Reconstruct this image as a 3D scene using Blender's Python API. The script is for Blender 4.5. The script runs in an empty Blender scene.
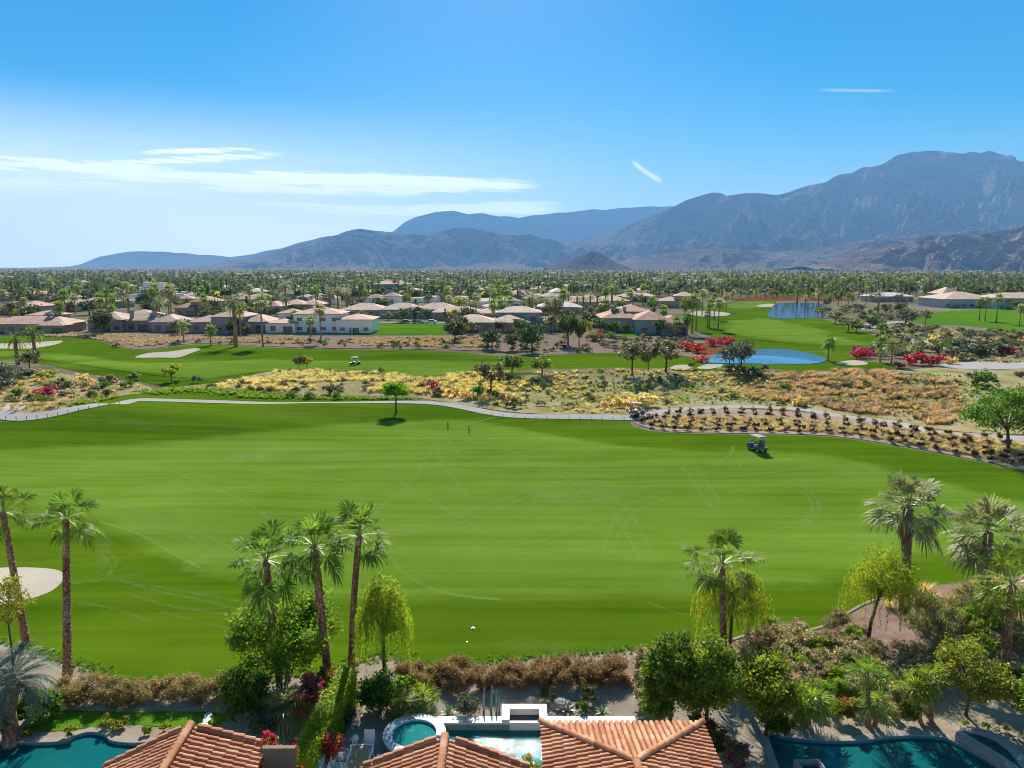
import bpy, math, random
import numpy as np
from mathutils import Vector, Matrix, noise, geometry

R = math.radians
scene = bpy.context.scene
col = scene.collection
random.seed(7)
rng = np.random.default_rng(7)

# ------------------------------------------------------------------ camera
CAM_H = 22.0
FPX = 711.0
PITCH = 9.35
cam_data = bpy.data.cameras.new("camera")
cam_data.sensor_width = 36.0
cam_data.lens = FPX / 1024 * 36.0
cam_data.clip_start = 0.5
cam_data.clip_end = 90000
cam = bpy.data.objects.new("camera", cam_data)
cam.location = (0, 0, CAM_H)
cam.rotation_euler = (R(90 - PITCH), 0, 0)
col.objects.link(cam)
scene.camera = cam

# ------------------------------------------------------------------ light and sky
SUN_EL, SUN_AZ = 38.0, -1.5      # azimuth measured from +Y towards +X
scene.view_settings.view_transform = 'Standard'
scene.view_settings.look = 'None'
scene.view_settings.gamma = 1
scene.view_settings.use_curve_mapping = False
scene.view_settings.exposure = 1.28
scene.cycles.filter_width = 1.0
scene.cycles.transparent_max_bounces = 12
sun_d = bpy.data.lights.new("sun", 'SUN')
sun_d.energy = 5.0
sun_d.angle = R(0.53)
sun_d.color = (1.0, 0.95, 0.87)
sun = bpy.data.objects.new("sun", sun_d)
sv = Vector((math.sin(R(SUN_AZ)) * math.cos(R(SUN_EL)), math.cos(R(SUN_AZ)) * math.cos(R(SUN_EL)), math.sin(R(SUN_EL))))
sun.rotation_euler = sv.to_track_quat('Z', 'Y').to_euler()
sun.location = (0, 0, 80)
col.objects.link(sun)

def ray(px, py):
    """world direction through a point of the frame, scaled to y = 1"""
    x = (px - 512) / FPX
    v = -(py - 384) / FPX
    c, s = math.cos(R(PITCH)), math.sin(R(PITCH))
    dy = c + v * s
    dz = -s + v * c
    return (x / dy, 1.0, dz / dy)

world = bpy.data.worlds.new("World")
scene.world = world
world.use_nodes = True
wt = world.node_tree
for n in list(wt.nodes):
    wt.nodes.remove(n)
W = wt.nodes.new
WL = wt.links.new
wout = W('ShaderNodeOutputWorld')
wbg = W('ShaderNodeBackground')
wbg.inputs['Strength'].default_value = 0.05
WL(wbg.outputs[0], wout.inputs['Surface'])
sky = W('ShaderNodeTexSky')
sky.sky_type = 'NISHITA'
sky.sun_disc = False
sky.sun_elevation = R(SUN_EL)
sky.sun_rotation = R(SUN_AZ)
sky.altitude = 50
sky.air_density = 1.0
sky.dust_density = 0.3
sky.ozone_density = 2.2
hsv = W('ShaderNodeHueSaturation')
hsv.inputs['Saturation'].default_value = 1.9
hsv.inputs['Hue'].default_value = 0.492
hsv.inputs['Value'].default_value = 0.86
WL(sky.outputs[0], hsv.inputs['Color'])

def wm(op, a, b=None, c=None, clamp=False):
    n = W('ShaderNodeMath')
    n.operation = op
    n.use_clamp = clamp
    for i, v in enumerate((a, b, c)):
        if v is None:
            continue
        if isinstance(v, (int, float)):
            n.inputs[i].default_value = v
        else:
            WL(v, n.inputs[i])
    return n.outputs[0]

tc = W('ShaderNodeTexCoord')
sep = W('ShaderNodeSeparateXYZ')
WL(tc.outputs['Generated'], sep.inputs[0])
az = wm('MULTIPLY', wm('ARCTAN2', sep.outputs[0], sep.outputs[1]), 57.2958)
el = wm('MULTIPLY', wm('ARCSINE', sep.outputs[2]), 57.2958)

def azel(px, py):
    x, y, z = ray(px, py)
    return math.degrees(math.atan2(x, y)), math.degrees(math.atan2(z, math.hypot(x, y)))

def wnoise(sx, sy, scale, detail, rot=0.0, w=0.0):
    comb = W('ShaderNodeCombineXYZ')
    ca, sa = math.cos(rot), math.sin(rot)
    u = wm('ADD', wm('MULTIPLY', az, ca), wm('MULTIPLY', el, sa))
    v = wm('SUBTRACT', wm('MULTIPLY', el, ca), wm('MULTIPLY', az, sa))
    WL(wm('MULTIPLY', u, sx), comb.inputs[0])
    WL(wm('MULTIPLY', v, sy), comb.inputs[1])
    comb.inputs[2].default_value = w
    n = W('ShaderNodeTexNoise')
    n.inputs['Scale'].default_value = scale
    n.inputs['Detail'].default_value = detail
    n.inputs['Roughness'].default_value = 0.6
    n.inputs['Distortion'].default_value = 0.4
    WL(comb.outputs[0], n.inputs['Vector'])
    return n.outputs[0]

def smooth(v, a, b):
    n = W('ShaderNodeMapRange')
    n.interpolation_type = 'SMOOTHSTEP'
    WL(v, n.inputs[0])
    n.inputs[1].default_value = a
    n.inputs[2].default_value = b
    return n.outputs[0]

def streak(p0, p1, width_px, amp, fade0=6.0, fade1=8.0, bend=0.0):
    a0, e0 = azel(*p0)
    a1, e1 = azel(*p1)
    k = (e1 - e0) / (a1 - a0)
    warp = wm('MULTIPLY', wm('SUBTRACT', n_warp, 0.5), width_px * 0.11)
    d = wm('ADD', wm('SUBTRACT', wm('SUBTRACT', el, wm('MULTIPLY', az, k)), e0 - k * a0), warp)
    if bend:
        mid = (a0 + a1) / 2
        q = wm('SUBTRACT', az, mid)
        d = wm('ADD', d, wm('MULTIPLY', wm('MULTIPLY', q, q), bend))
    wdt = width_px * 0.08
    g = wm('POWER', 2.71828, wm('MULTIPLY', wm('POWER', wm('ABSOLUTE', wm('DIVIDE', d, wdt)), 2.0), -1.0))
    m = wm('MULTIPLY', smooth(az, a0 - fade0 * .3, a0 + fade0 * .7), smooth(az, a1 + fade1 * .3, a1 - fade1 * .7))
    return wm('MULTIPLY', wm('MULTIPLY', g, m), amp)

n_warp = wnoise(0.10, 0.5, 1.0, 3, 0.0, 3.1)
n_str = wnoise(0.16, 1.5, 1.0, 6, -0.03, 0.0)
n_fine = wnoise(0.22, 7.0, 1.0, 8, -0.05, 8.0)
parts_ = [
    streak((-140, 154), (170, 169), 6, 2.6, 4, 6),
    streak((70, 169), (530, 184), 6.5, 2.8, 5, 7, 0.0008),
    streak((150, 178), (450, 190), 9, 2.2, 8, 8),
    streak((-140, 176), (330, 176), 10, 0.9, 8, 12),
    streak((40, 164), (285, 155), 3.4, 1.6, 6, 4),
    streak((120, 152), (262, 150), 2.4, 1.4, 4, 4),
    streak((-140, 188), (240, 182), 13, 1.0, 4, 8),
    streak((235, 204), (350, 208), 3.4, 1.8, 3, 4),
    streak((290, 212), (560, 207), 5.2, 2.4, 5, 5),
    streak((122, 205), (172, 211), 3, 1.6, 1.5, 1.5),
    streak((190, 237), (320, 236), 4, 1.2, 3, 4),
    streak((-60, 204), (100, 222), 6, 0.9, 4, 4),
    streak((20, 228), (150, 240), 5, 1.0, 3, 3),
]
tot = parts_[0]
for p_ in parts_[1:]:
    tot = wm('MAXIMUM', tot, p_)
mod = wm('MULTIPLY', smooth(n_str, 0.12, 0.62), wm('ADD', wm('MULTIPLY', smooth(n_fine, 0.33, 0.64), 0.9), 0.36))
cirrus = wm('MULTIPLY', tot, mod)
# a faint veil low on the left
vA = azel(30, 225)
veil = wm('MULTIPLY', wm('MULTIPLY', smooth(az, 16, -30), smooth(el, 13.0, 0.0)), wm('ADD', wm('MULTIPLY', n_str, 0.6), 1.0))
cirrus = wm('MAXIMUM', cirrus, veil)
trail = streak((820, 90), (892, 91), 1.0, 0.24, 1.2, 1.6)
wisp = streak((632, 163), (662, 183), 2.6, 0.6, 0.5, 0.5, -0.10)
cirrus = wm('MAXIMUM', cirrus, wm('MAXIMUM', trail, wisp), clamp=True)
cirrus = wm('MULTIPLY', cirrus, 0.95, clamp=True)
mix = W('ShaderNodeMixRGB')
mix.inputs[2].default_value = (14.5, 14.6, 14.8, 1)
WL(cirrus, mix.inputs[0])
WL(hsv.outputs[0], mix.inputs[1])
WL(mix.outputs[0], wbg.inputs['Color'])

# ------------------------------------------------------------------ ground height
def bump(x, y, cx, cy, sx, sy, h):
    return h * math.exp(-((x - cx) / sx) ** 2 - ((y - cy) / sy) ** 2)

def sst(a, b, t):
    t = min(1.0, max(0.0, (t - a) / (b - a)))
    return t * t * (3 - 2 * t)

def H(x, y):
    if y < 38 or y > 300 or abs(x) > 260:
        return 0.0
    w = sst(38, 52, y) * (1 - sst(230, 300, y)) * (1 - sst(180, 260, abs(x)))
    z = 0.95 * (noise.noise(Vector((x / 46, y / 30, 0.3)))) + 0.18 * noise.noise(Vector((x / 14, y / 11, 4.1))) * sst(100, 118, y)
    z += bump(x, y, 40, 137, 42, 11, 2.3) + bump(x, y, 5, 139, 16, 9, 1.2) + bump(x, y, -32, 130, 24, 7, 1.0)
    z += bump(x, y, -62, 101, 24, 8, 1.7) + bump(x, y, -28, 108, 13, 5, 0.7) + bump(x, y, 12, 104, 16, 6, 0.5) + bump(x, y, -30, 62, 14, 7, 0.7) + bump(x, y, 55, 88, 18, 6, 0.8)
    z += bump(x, y, -100, 150, 30, 9, 1.2)
    z -= bump(x, y, -37.5, 50.5, 3.2, 2.4, 0.35)
    return z * w

def P(px, py, z=None, top=0.0):
    """the point of the ground (or of the level z) seen at px, py"""
    dx, _, dz = ray(px, py)
    if z is not None:
        t = (z - CAM_H) / dz
        return Vector((dx * t, t, z))
    if dz > -0.004:
        dz = -0.004
    t = 12.0
    while t < 320:
        if CAM_H + dz * t < H(dx * t, t):
            break
        t += 0.5 if t < 60 else 1.0
    else:
        t = -CAM_H / dz
        return Vector((dx * t, t, 0))
    a, b = t - 1.0, t
    for _ in range(12):
        m = (a + b) / 2
        if CAM_H + dz * m < H(dx * m, m):
            b = m
        else:
            a = m
    return Vector((dx * b, b, H(dx * b, b)))

def lift(base, px, py):
    """the point straight across at base's distance that is seen at px, py"""
    dx, _, dz = ray(px, py)
    return Vector((dx * base.y, base.y, CAM_H + dz * base.y))

# ------------------------------------------------------------------ materials
MATS = {}
class MT:
    def __init__(s, name):
        s.m = bpy.data.materials.new(name)
        s.m.use_nodes = True
        s.t = s.m.node_tree
        for n in list(s.t.nodes):
            s.t.nodes.remove(n)
        s.out = s.n('ShaderNodeOutputMaterial')
    def n(s, t, **kw):
        nd = s.t.nodes.new(t)
        for k, v in kw.items():
            setattr(nd, k, v)
        return nd
    def l(s, a, b):
        s.t.links.new(a, b)
    def val(s, node, **kw):
        for k, v in kw.items():
            i = node.inputs[k.replace('_', ' ')] if k.replace('_', ' ') in node.inputs else node.inputs[k]
            if hasattr(v, 'default_value') or hasattr(v, 'is_linked') and not isinstance(v, (int, float, tuple)):
                s.l(v, i)
            else:
                i.default_value = v
        return node
    def coord(s, scale=(1, 1, 1), kind='world', rot=0.0):
        if kind == 'world':
            o = s.n('ShaderNodeNewGeometry').outputs['Position']
        else:
            o = s.n('ShaderNodeTexCoord').outputs['Object']
        mp = s.n('ShaderNodeMapping')
        s.l(o, mp.inputs['Vector'])
        mp.inputs['Scale'].default_value = scale
        mp.inputs['Rotation'].default_value = (0, 0, rot)
        return mp.outputs[0]
    def noise(s, vec, scale=1.0, detail=4, rough=0.6, dist=0.0):
        n = s.n('ShaderNodeTexNoise')
        s.l(vec, n.inputs['Vector'])
        n.inputs['Scale'].default_value = scale
        n.inputs['Detail'].default_value = detail
        n.inputs['Roughness'].default_value = rough
        n.inputs['Distortion'].default_value = dist
        return n.outputs[0]
    def ramp(s, fac, stops):
        r = s.n('ShaderNodeValToRGB')
        s.l(fac, r.inputs[0])
        e = r.color_ramp.elements
        while len(e) < len(stops):
            e.new(0.5)
        for i, (p, c) in enumerate(stops):
            e[i].position = p
            e[i].color = (*c, 1) if len(c) == 3 else c
        return r.outputs[0]
    def mix(s, fac, a, b, mode='MIX'):
        m = s.n('ShaderNodeMixRGB', blend_type=mode)
        for i, v in zip((0, 1, 2), (fac, a, b)):
            if isinstance(v, (int, float)):
                m.inputs[i].default_value = v
            elif isinstance(v, tuple):
                m.inputs[i].default_value = (*v, 1)
            else:
                s.l(v, m.inputs[i])
        return m.outputs[0]
    def math(s, op, a, b=None, clamp=False):
        m = s.n('ShaderNodeMath', operation=op, use_clamp=clamp)
        for i, v in enumerate((a, b)):
            if v is None:
                continue
            if isinstance(v, (int, float)):
                m.inputs[i].default_value = v
            else:
                s.l(v, m.inputs[i])
        return m.outputs[0]
    def bump(s, h, strength=0.5, dist=0.05):
        b = s.n('ShaderNodeBump')
        s.l(h, b.inputs['Height'])
        b.inputs['Strength'].default_value = strength
        b.inputs['Distance'].default_value = dist
        return b.outputs[0]
    def bsdf(s, color, rough=0.8, spec=0.3, normal=None, metal=0.0):
        b = s.n('ShaderNodeBsdfPrincipled')
        if isinstance(color, tuple):
            b.inputs['Base Color'].default_value = (*color, 1)
        else:
            s.l(color, b.inputs['Base Color'])
        b.inputs['Roughness'].default_value = rough
        b.inputs['Specular IOR Level'].default_value = spec
        b.inputs['Metallic'].default_value = metal
        if normal is not None:
            s.l(normal, b.inputs['Normal'])
        return b.outputs[0]
    def diff(s, color, normal=None):
        b = s.n('ShaderNodeBsdfDiffuse')
        b.inputs['Roughness'].default_value = 0.6
        if isinstance(color, tuple):
            b.inputs['Color'].default_value = (*color, 1)
        else:
            s.l(color, b.inputs['Color'])
        if normal is not None:
            s.l(normal, b.inputs['Normal'])
        return b.outputs[0]
    def done(s, sh):
        s.l(sh, s.out.inputs['Surface'])
        MATS[s.m.name] = s.m
        return s.m

def plain(name, c, rough=0.7, spec=0.3, metal=0.0, var=0.12, scale=3.0):
    m = MT(name)
    nz = m.noise(m.coord(kind='object'), scale, 5)
    a = tuple(max(0, v * (1 - var)) for v in c)
    b = tuple(min(1, v * (1 + var)) for v in c)
    return m.done(m.bsdf(m.ramp(nz, [(0.3, a), (0.7, b)]), rough, spec, metal=metal))

def foliage(name, dark, light, trans=0.4, third=None, third_at=0.85, gloss=0.15, objvar=0.14):
    """leaves: colour varies from leaf to leaf, clump to clump and plant to plant, light passes through"""
    m = MT(name)
    g = m.n('ShaderNodeNewGeometry')
    isl = g.outputs['Random Per Island']
    nz = m.noise(m.coord(kind='object'), 0.9, 3)
    f = m.math('ADD', m.math('MULTIPLY', isl, 0.55), m.math('MULTIPLY', nz, 0.45))
    stops = [(0.15, dark), (0.75, light)]
    if third:
        stops = [(0.1, dark), (third_at - 0.12, light), (third_at, third)]
    c = m.ramp(f, stops)
    oi = m.n('ShaderNodeObjectInfo')
    hs = m.n('ShaderNodeHueSaturation')
    m.l(c, hs.inputs['Color'])
    m.l(m.math('ADD', m.math('MULTIPLY', oi.outputs['Random'], 0.05), 0.475), hs.inputs['Hue'])
    m.l(m.math('ADD', m.math('MULTIPLY', oi.outputs['Random'], objvar * 2), 1 - objvar), hs.inputs['Value'])
    d = m.bsdf(hs.outputs[0], 0.55, gloss)
    t = m.n('ShaderNodeBsdfTranslucent')
    tcol = m.mix(0.5, hs.outputs[0], (1.0, 1.0, 0.4), 'MULTIPLY')
    gm = m.n('ShaderNodeGamma')
    m.l(hs.outputs[0], gm.inputs[0])
    gm.inputs[1].default_value = 0.85
    m.l(m.mix(0.5, gm.outputs[0], (1.0, 1.0, 0.35), 'MULTIPLY'), t.inputs['Color'])
    mx = m.n('ShaderNodeMixShader')
    mx.inputs[0].default_value = trans
    m.l(d, mx.inputs[1])
    m.l(t.outputs[0], mx.inputs[2])
    return m.done(mx.outputs[0])

def turf(name, a, b, stripe=0.0, stripe_scale=0.3, patch=0.5, dry=(0.2, 0.19, 0.07), dry_amt=0.15, rot=0.0, worn=0.0, other=None):
    m = MT(name)
    big = m.noise(m.coord((0.02, 0.05, 0.05), rot=rot), 1.0, 4, 0.6, 0.6)
    lines = m.noise(m.coord((0.018, 0.55, 0.1), rot=rot), 1.0, 5, 0.65, 0.25)
    mid = m.noise(m.coord((0.12, 0.22, 0.2)), 1.0, 5, 0.6, 0.3)
    fine = m.noise(m.coord((7, 7, 7)), 1.0, 4, 0.7)
    f = m.math('ADD', m.math('MULTIPLY', big, patch), m.math('MULTIPLY', lines, 0.62))
    f = m.math('ADD', f, m.math('MULTIPLY', mid, 0.25))
    f = m.math('ADD', f, m.math('MULTIPLY', fine, 0.22))
    f = m.math('MULTIPLY', f, 1 / (patch + 0.62 + 0.25 + 0.22))
    c = m.ramp(f, [(0.39, a), (0.61, b)])
    if other:
        at = m.n('ShaderNodeAttribute')
        at.attribute_name = 'inside'
        jn = m.math('ADD', at.outputs['Fac'], m.math('MULTIPLY', m.math('SUBTRACT', mid, 0.5), 0.9))
        c = m.mix(m.ramp(jn, [(0.12, (0, 0, 0)), (0.72, (1, 1, 1))]), m.ramp(f, [(0.38, other[0]), (0.62, other[1])]), c)
    dn = m.noise(m.coord((0.05, 0.12, 0.1)), 1.0, 6, 0.7, 0.5)
    c = m.mix(m.math('MULTIPLY', m.ramp(dn, [(0.56, (0, 0, 0)), (0.75, (1, 1, 1))]), dry_amt), c, dry)
    if worn:
        wn = m.noise(m.coord((1.5, 1.5, 1.5)), 1.0, 4, 0.7)
        c = m.mix(m.math('MULTIPLY', m.ramp(wn, [(0.35, (0, 0, 0)), (0.7, (1, 1, 1))]), worn), c, (0.21, 0.33, 0.12))
    h = m.math('ADD', fine, m.math('MULTIPLY', m.noise(m.coord((25, 25, 25)), 1.0, 2), 0.5))
    return m.done(m.diff(c, m.bump(h, 0.5, 0.05)))

def soil(name, stops, scale=0.6, fscale=9.0, bstr=0.6, bd=0.08):
    m = MT(name)
    big = m.noise(m.coord((scale, scale, scale)), 1.0, 6, 0.65, 0.4)
    fine = m.noise(m.coord((fscale, fscale, fscale)), 1.0, 5, 0.7)
    f = m.math('ADD', m.math('MULTIPLY', big, 0.6), m.math('MULTIPLY', fine, 0.4))
    return m.done(m.diff(m.ramp(f, stops), m.bump(fine, bstr, bd)))

# ------------------------------------------------------------------ mesh helpers
def mk(name, V, F, mats, smooth_=False, mi=None):
    if isinstance(mats, str) and mats.endswith(('turf', 'water', 'water_surface', 'sand')) and isinstance(F, list) and F and isinstance(F[0], tuple):
        F2 = []
        for f in F:
            a, b, c = V[f[0]], V[f[1]], V[f[2]]
            F2.append(f if (b[0] - a[0]) * (c[1] - a[1]) - (b[1] - a[1]) * (c[0] - a[0]) >= 0 else f[::-1])
        F = F2
    """V: (n,3) floats, F: array or list of arrays of tris / quads / n-gons"""
    me = bpy.data.meshes.new(name)
    V = np.asarray(V, dtype=np.float32).reshape(-1, 3)
    if isinstance(F, np.ndarray):
        F = [F]
    if isinstance(F, list) and F and not isinstance(F[0], np.ndarray):
        idx = np.fromiter((i for f in F for i in f), dtype=np.int32)
        tot = np.fromiter((len(f) for f in F), dtype=np.int32)
    else:
        F = [f for f in F if len(f)]
        idx = np.concatenate([f.reshape(-1) for f in F]).astype(np.int32)
        tot = np.concatenate([np.full(len(f), f.shape[1]) for f in F]).astype(np.int32)
    me.vertices.add(len(V))
    me.vertices.foreach_set('co', V.reshape(-1))
    me.loops.add(len(idx))
    me.loops.foreach_set('vertex_index', idx)
    me.polygons.add(len(tot))
    st = np.concatenate([[0], np.cumsum(tot)[:-1]]).astype(np.int32)
    me.polygons.foreach_set('loop_start', st)
    me.polygons.foreach_set('loop_total', tot)
    if not isinstance(mats, (list, tuple)):
        mats = [mats]
    for m_ in mats:
        me.materials.append(MATS[m_] if isinstance(m_, str) else m_)
    if mi is not None:
        me.polygons.foreach_set('material_index', np.asarray(mi, dtype=np.int32))
    me.polygons.foreach_set('use_smooth', np.full(len(tot), smooth_, dtype=bool))
    me.update(calc_edges=True)
    return me

def obj(name, me, parent=None, loc=(0, 0, 0), rz=0.0, sc=1.0, **tags):
    o = bpy.data.objects.new(name, me)
    col.objects.link(o)
    o.location = loc
    o.rotation_euler = (0, 0, rz)
    o.scale = (sc, sc, sc) if isinstance(sc, (int, float)) else sc
    if parent is not None:
        o.parent = parent
    for k, v in tags.items():
        if v is not None:
            o[k] = v
    return o

def thing(name, label, cat, loc=(0, 0, 0), rz=0.0, sc=1.0, group=None):
    o = bpy.data.objects.new(name, None)
    o.empty_display_size = 0.3
    col.objects.link(o)
    o.location = loc
    o.rotation_euler = (0, 0, rz)
    o.scale = (sc, sc, sc) if isinstance(sc, (int, float)) else sc
    o['label'] = label
    o['category'] = cat
    if group:
        o['group'] = group
    return o

KIDS = {}
def kids(o):
    return [c for c in bpy.data.objects if c.parent == o]

def proto_kids(o):
    if o.name not in KIDS:
        KIDS[o.name] = [(c, proto_kids(c)) for c in o.children]
    return KIDS[o.name]

def dup(o, loc, rz=0.0, sc=1.0, label=None, group=None, _k=None):
    """a copy of a thing and of every part and sub-part of it"""
    def rec(src, parent):
        c = src.copy()
        col.objects.link(c)
        c.parent = parent
        for ch, _ in proto_kids(src):
            rec(ch, c)
        return c
    r = rec(o, None)
    r.location = loc
    r.rotation_euler = (0, 0, rz)
    r.scale = (sc, sc, sc) if isinstance(sc, (int, float)) else sc
    if label:
        r['label'] = label
    if group:
        r['group'] = group
    return r

class MB:
    """collects boxes, tubes and so on into ONE mesh"""
    def __init__(s):
        s.v, s.f, s.m = [], [], []
        s.n = 0
    def add(s, V, F, m=0):
        V = [tuple(v) for v in V]
        s.v += V
        s.f += [tuple(i + s.n for i in f) for f in F]
        s.m += [m] * len(F)
        s.n += len(V)
        return s
    def box(s, x0, x1, y0, y1, z0, z1, m=0):
        V = [(x0, y0, z0), (x1, y0, z0), (x1, y1, z0), (x0, y1, z0), (x0, y0, z1), (x1, y0, z1), (x1, y1, z1), (x0, y1, z1)]
        F = [(0, 3, 2, 1), (4, 5, 6, 7), (0, 1, 5, 4), (1, 2, 6, 5), (2, 3, 7, 6), (3, 0, 4, 7)]
        return s.add(V, F, m)
    def obox(s, c, ax, ay, az, m=0):
        c, ax, ay, az = map(Vector, (c, ax, ay, az))
        V = [c + ax * i + ay * j + az * k for k in (-1, 1) for j in (-1, 1) for i in (-1, 1)]
        F = [(0, 2, 3, 1), (4, 5, 7, 6), (0, 1, 5, 4), (1, 3, 7, 5), (3, 2, 6, 7), (2, 0, 4, 6)]
        return s.add(V, F, m)
    def tube(s, pts, rad, n=8, m=0, cap=True):
        pts = [Vector(p) for p in pts]
        if isinstance(rad, (int, float)):
            rad = [rad] * len(pts)
        V = []
        for i, p in enumerate(pts):
            d = (pts[min(i + 1, len(pts) - 1)] - pts[max(i - 1, 0)]).normalized()
            u = d.cross(Vector((0.13, 1, 0.07)))
            if u.length < 1e-3:
                u = d.cross(Vector((1, 0, 0)))
            u.normalize()
            w = d.cross(u)
            for k in range(n):
                a = 2 * math.pi * k / n
                V.append(p + (u * math.cos(a) + w * math.sin(a)) * rad[i])
        F = []
        for i in range(len(pts) - 1):
            for k in range(n):
                a, b = i * n + k, i * n + (k + 1) % n
                F.append((a, b, b + n, a + n))
        if cap:
            F.append(tuple(range(n - 1, -1, -1)))
            F.append(tuple((len(pts) - 1) * n + k for k in range(n)))
        return s.add(V, F, m)
    def cyl(s, c, r, h, n=24, m=0, r2=None):
        c = Vector(c)
        return s.tube([c, c + Vector((0, 0, h))], [r, r if r2 is None else r2], n, m)
    def sph(s, c, r, nu=12, nv=8, sc=(1, 1, 1), m=0, jit=0.0, seed=0):
        V, F = [], []
        for j in range(nv + 1):
            th = math.pi * j / nv
            for i in range(nu):
                ph = 2 * math.pi * i / nu
                d = Vector((math.sin(th) * math.cos(ph), math.sin(th) * math.sin(ph), math.cos(th)))
                rr = r * (1 + jit * noise.noise(d * 1.6 + Vector((seed, 0, 0))))
                V.append((c[0] + d.x * rr * sc[0], c[1] + d.y * rr * sc[1], c[2] + d.z * rr * sc[2]))
        for j in range(nv):
            for i in range(nu):
                a, b = j * nu + i, j * nu + (i + 1) % nu
                F.append((a, b, b + nu, a + nu))
        return s.add(V, F, m)
    def mesh(s, name, mats, smooth_=False):
        return mk(name, s.v, s.f, mats, smooth_, s.m)

def ring_smooth(pts, step=4):
    """closed Catmull-Rom"""
    n, out = len(pts), []
    for i in range(n):
        p0, p1, p2, p3 = (Vector(pts[(i + k - 1) % n]) for k in range(4))
        for k in range(step):
            t = k / step
            out.append(0.5 * ((2 * p1) + (p2 - p0) * t + (2 * p0 - 5 * p1 + 4 * p2 - p3) * t * t + (3 * p1 - p0 - 3 * p2 + p3) * t ** 3))
    return out

def line_smooth(pts, step=6):
    out = []
    n = len(pts)
    for i in range(n - 1):
        p0, p1, p2, p3 = (Vector(pts[min(max(i + k - 1, 0), n - 1)]) for k in range(4))
        for k in range(step):
            t = k / step
            out.append(0.5 * ((2 * p1) + (p2 - p0) * t + (2 * p0 - 5 * p1 + 4 * p2 - p3) * t * t + (3 * p1 - p0 - 3 * p2 + p3) * t ** 3))
    out.append(Vector(pts[-1]))
    return out

def inpoly(x, y, poly):
    c = False
    j = len(poly) - 1
    for i in range(len(poly)):
        xi, yi = poly[i][0], poly[i][1]
        xj, yj = poly[j][0], poly[j][1]
        if (yi > y) != (yj > y) and x < (xj - xi) * (y - yi) / (yj - yi) + xi:
            c = not c
        j = i
    return c

def world_poly(pix, step=4, smoothed=True):
    pts = ring_smooth([(a, b) for a, b in pix], step) if smoothed else [Vector(p) for p in pix]
    return [P(p[0], p[1]).to_2d() for p in pts]

def sheet(name, poly, mat, dz, spacing=2.5, kind='structure', hfun=None, taper=0.0, blend=3.0, **tags):
    """a closed outline laid on the ground, dz above it"""
    hfun = hfun or H
    pts = []
    for i, a in enumerate(poly):
        b = poly[(i + 1) % len(poly)]
        L = (b - a).length
        k = max(1, int(L / (spacing * 0.8)))
        for q in range(k):
            p = a.lerp(b, q / k)
            if not pts or (p - pts[-1]).length > 0.03:
                pts.append(p)
    nb = len(pts)
    inner = []
    xs = [p.x for p in pts]
    ys = [p.y for p in pts]
    y = min(ys)
    r = 0
    while y < max(ys):
        x = min(xs) + (r % 2) * spacing / 2
        while x < max(xs):
            q = Vector((x + random.uniform(-.1, .1) * spacing, y + random.uniform(-.1, .1) * spacing))
            inner.append(q)
            x += spacing
        y += spacing
        r += 1
    if inner:
        bx = np.array([(p.x, p.y) for p in pts])
        ix = np.array([(p.x, p.y) for p in inner])
        ins = np.zeros(len(ix), dtype=bool)
        for i in range(nb):
            (xi, yi), (xj, yj) = bx[i], bx[i - 1]
            if yi == yj:
                continue
            ins ^= ((yi > ix[:, 1]) != (yj > ix[:, 1])) & (ix[:, 0] < (xj - xi) * (ix[:, 1] - yi) / (yj - yi) + xi)
        for i in range(len(ix)):
            if ins[i] and np.min(np.sum((bx - ix[i]) ** 2, axis=1)) > (0.45 * spacing) ** 2:
                pts.append(inner[i])
    co, _, fa, _, _, _ = geometry.delaunay_2d_cdt(pts, [], [list(range(nb))], 1, 1e-4)
    bx = np.array([(p.x, p.y) for p in pts[:nb]])
    dd = [float(np.sqrt(np.min(np.sum((bx - np.array((p.x, p.y))) ** 2, axis=1)))) for p in co]
    V = [(p.x, p.y, hfun(p.x, p.y) + (dz if d_ > 0.3 * spacing else dz - taper)) for p, d_ in zip(co, dd)]
    F = []
    for f in fa:
        a, b, c = (co[i] for i in f[:3])
        if (b - a).cross(c - a) < 0 if hasattr(b - a, 'cross') else False:
            f = f[::-1]
        F.append(tuple(f))
    me = mk(name, V, F, mat, True)
    at = me.attributes.new('inside', 'FLOAT', 'POINT')
    at.data.foreach_set('value', np.clip(np.array(dd, dtype=np.float32) / blend, 0, 1))
    return obj(name, me, kind=kind, **tags)

def strip(name, centre, width, mat, dz, thick=0.0, **tags):
    """a ribbon of the given width along a world line"""
    C = [Vector(p[:2]) for p in centre]
    V, F = [], []
    offs = [(-width / 2, -thick), (-width / 2, 0), (0, 0.0), (width / 2, 0), (width / 2, -thick)] if thick else [(-width / 2, 0), (0, 0), (width / 2, 0)]
    k = len(offs)
    for i, p in enumerate(C):
        d = (C[min(i + 1, len(C) - 1)] - C[max(i - 1, 0)]).normalized()
        nrm = Vector((d.y, -d.x))
        for (o_, zz) in offs:
            q = p + nrm * o_
            V.append((q.x, q.y, H(q.x, q.y) + dz + zz))
    for i in range(len(C) - 1):
        for j in range(k - 1):
            a = i * k + j
            F.append((a, a + 1, a + 1 + k, a + k))
    me = mk(name, V, F, mat, not thick)
    return obj(name, me, **tags)

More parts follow.
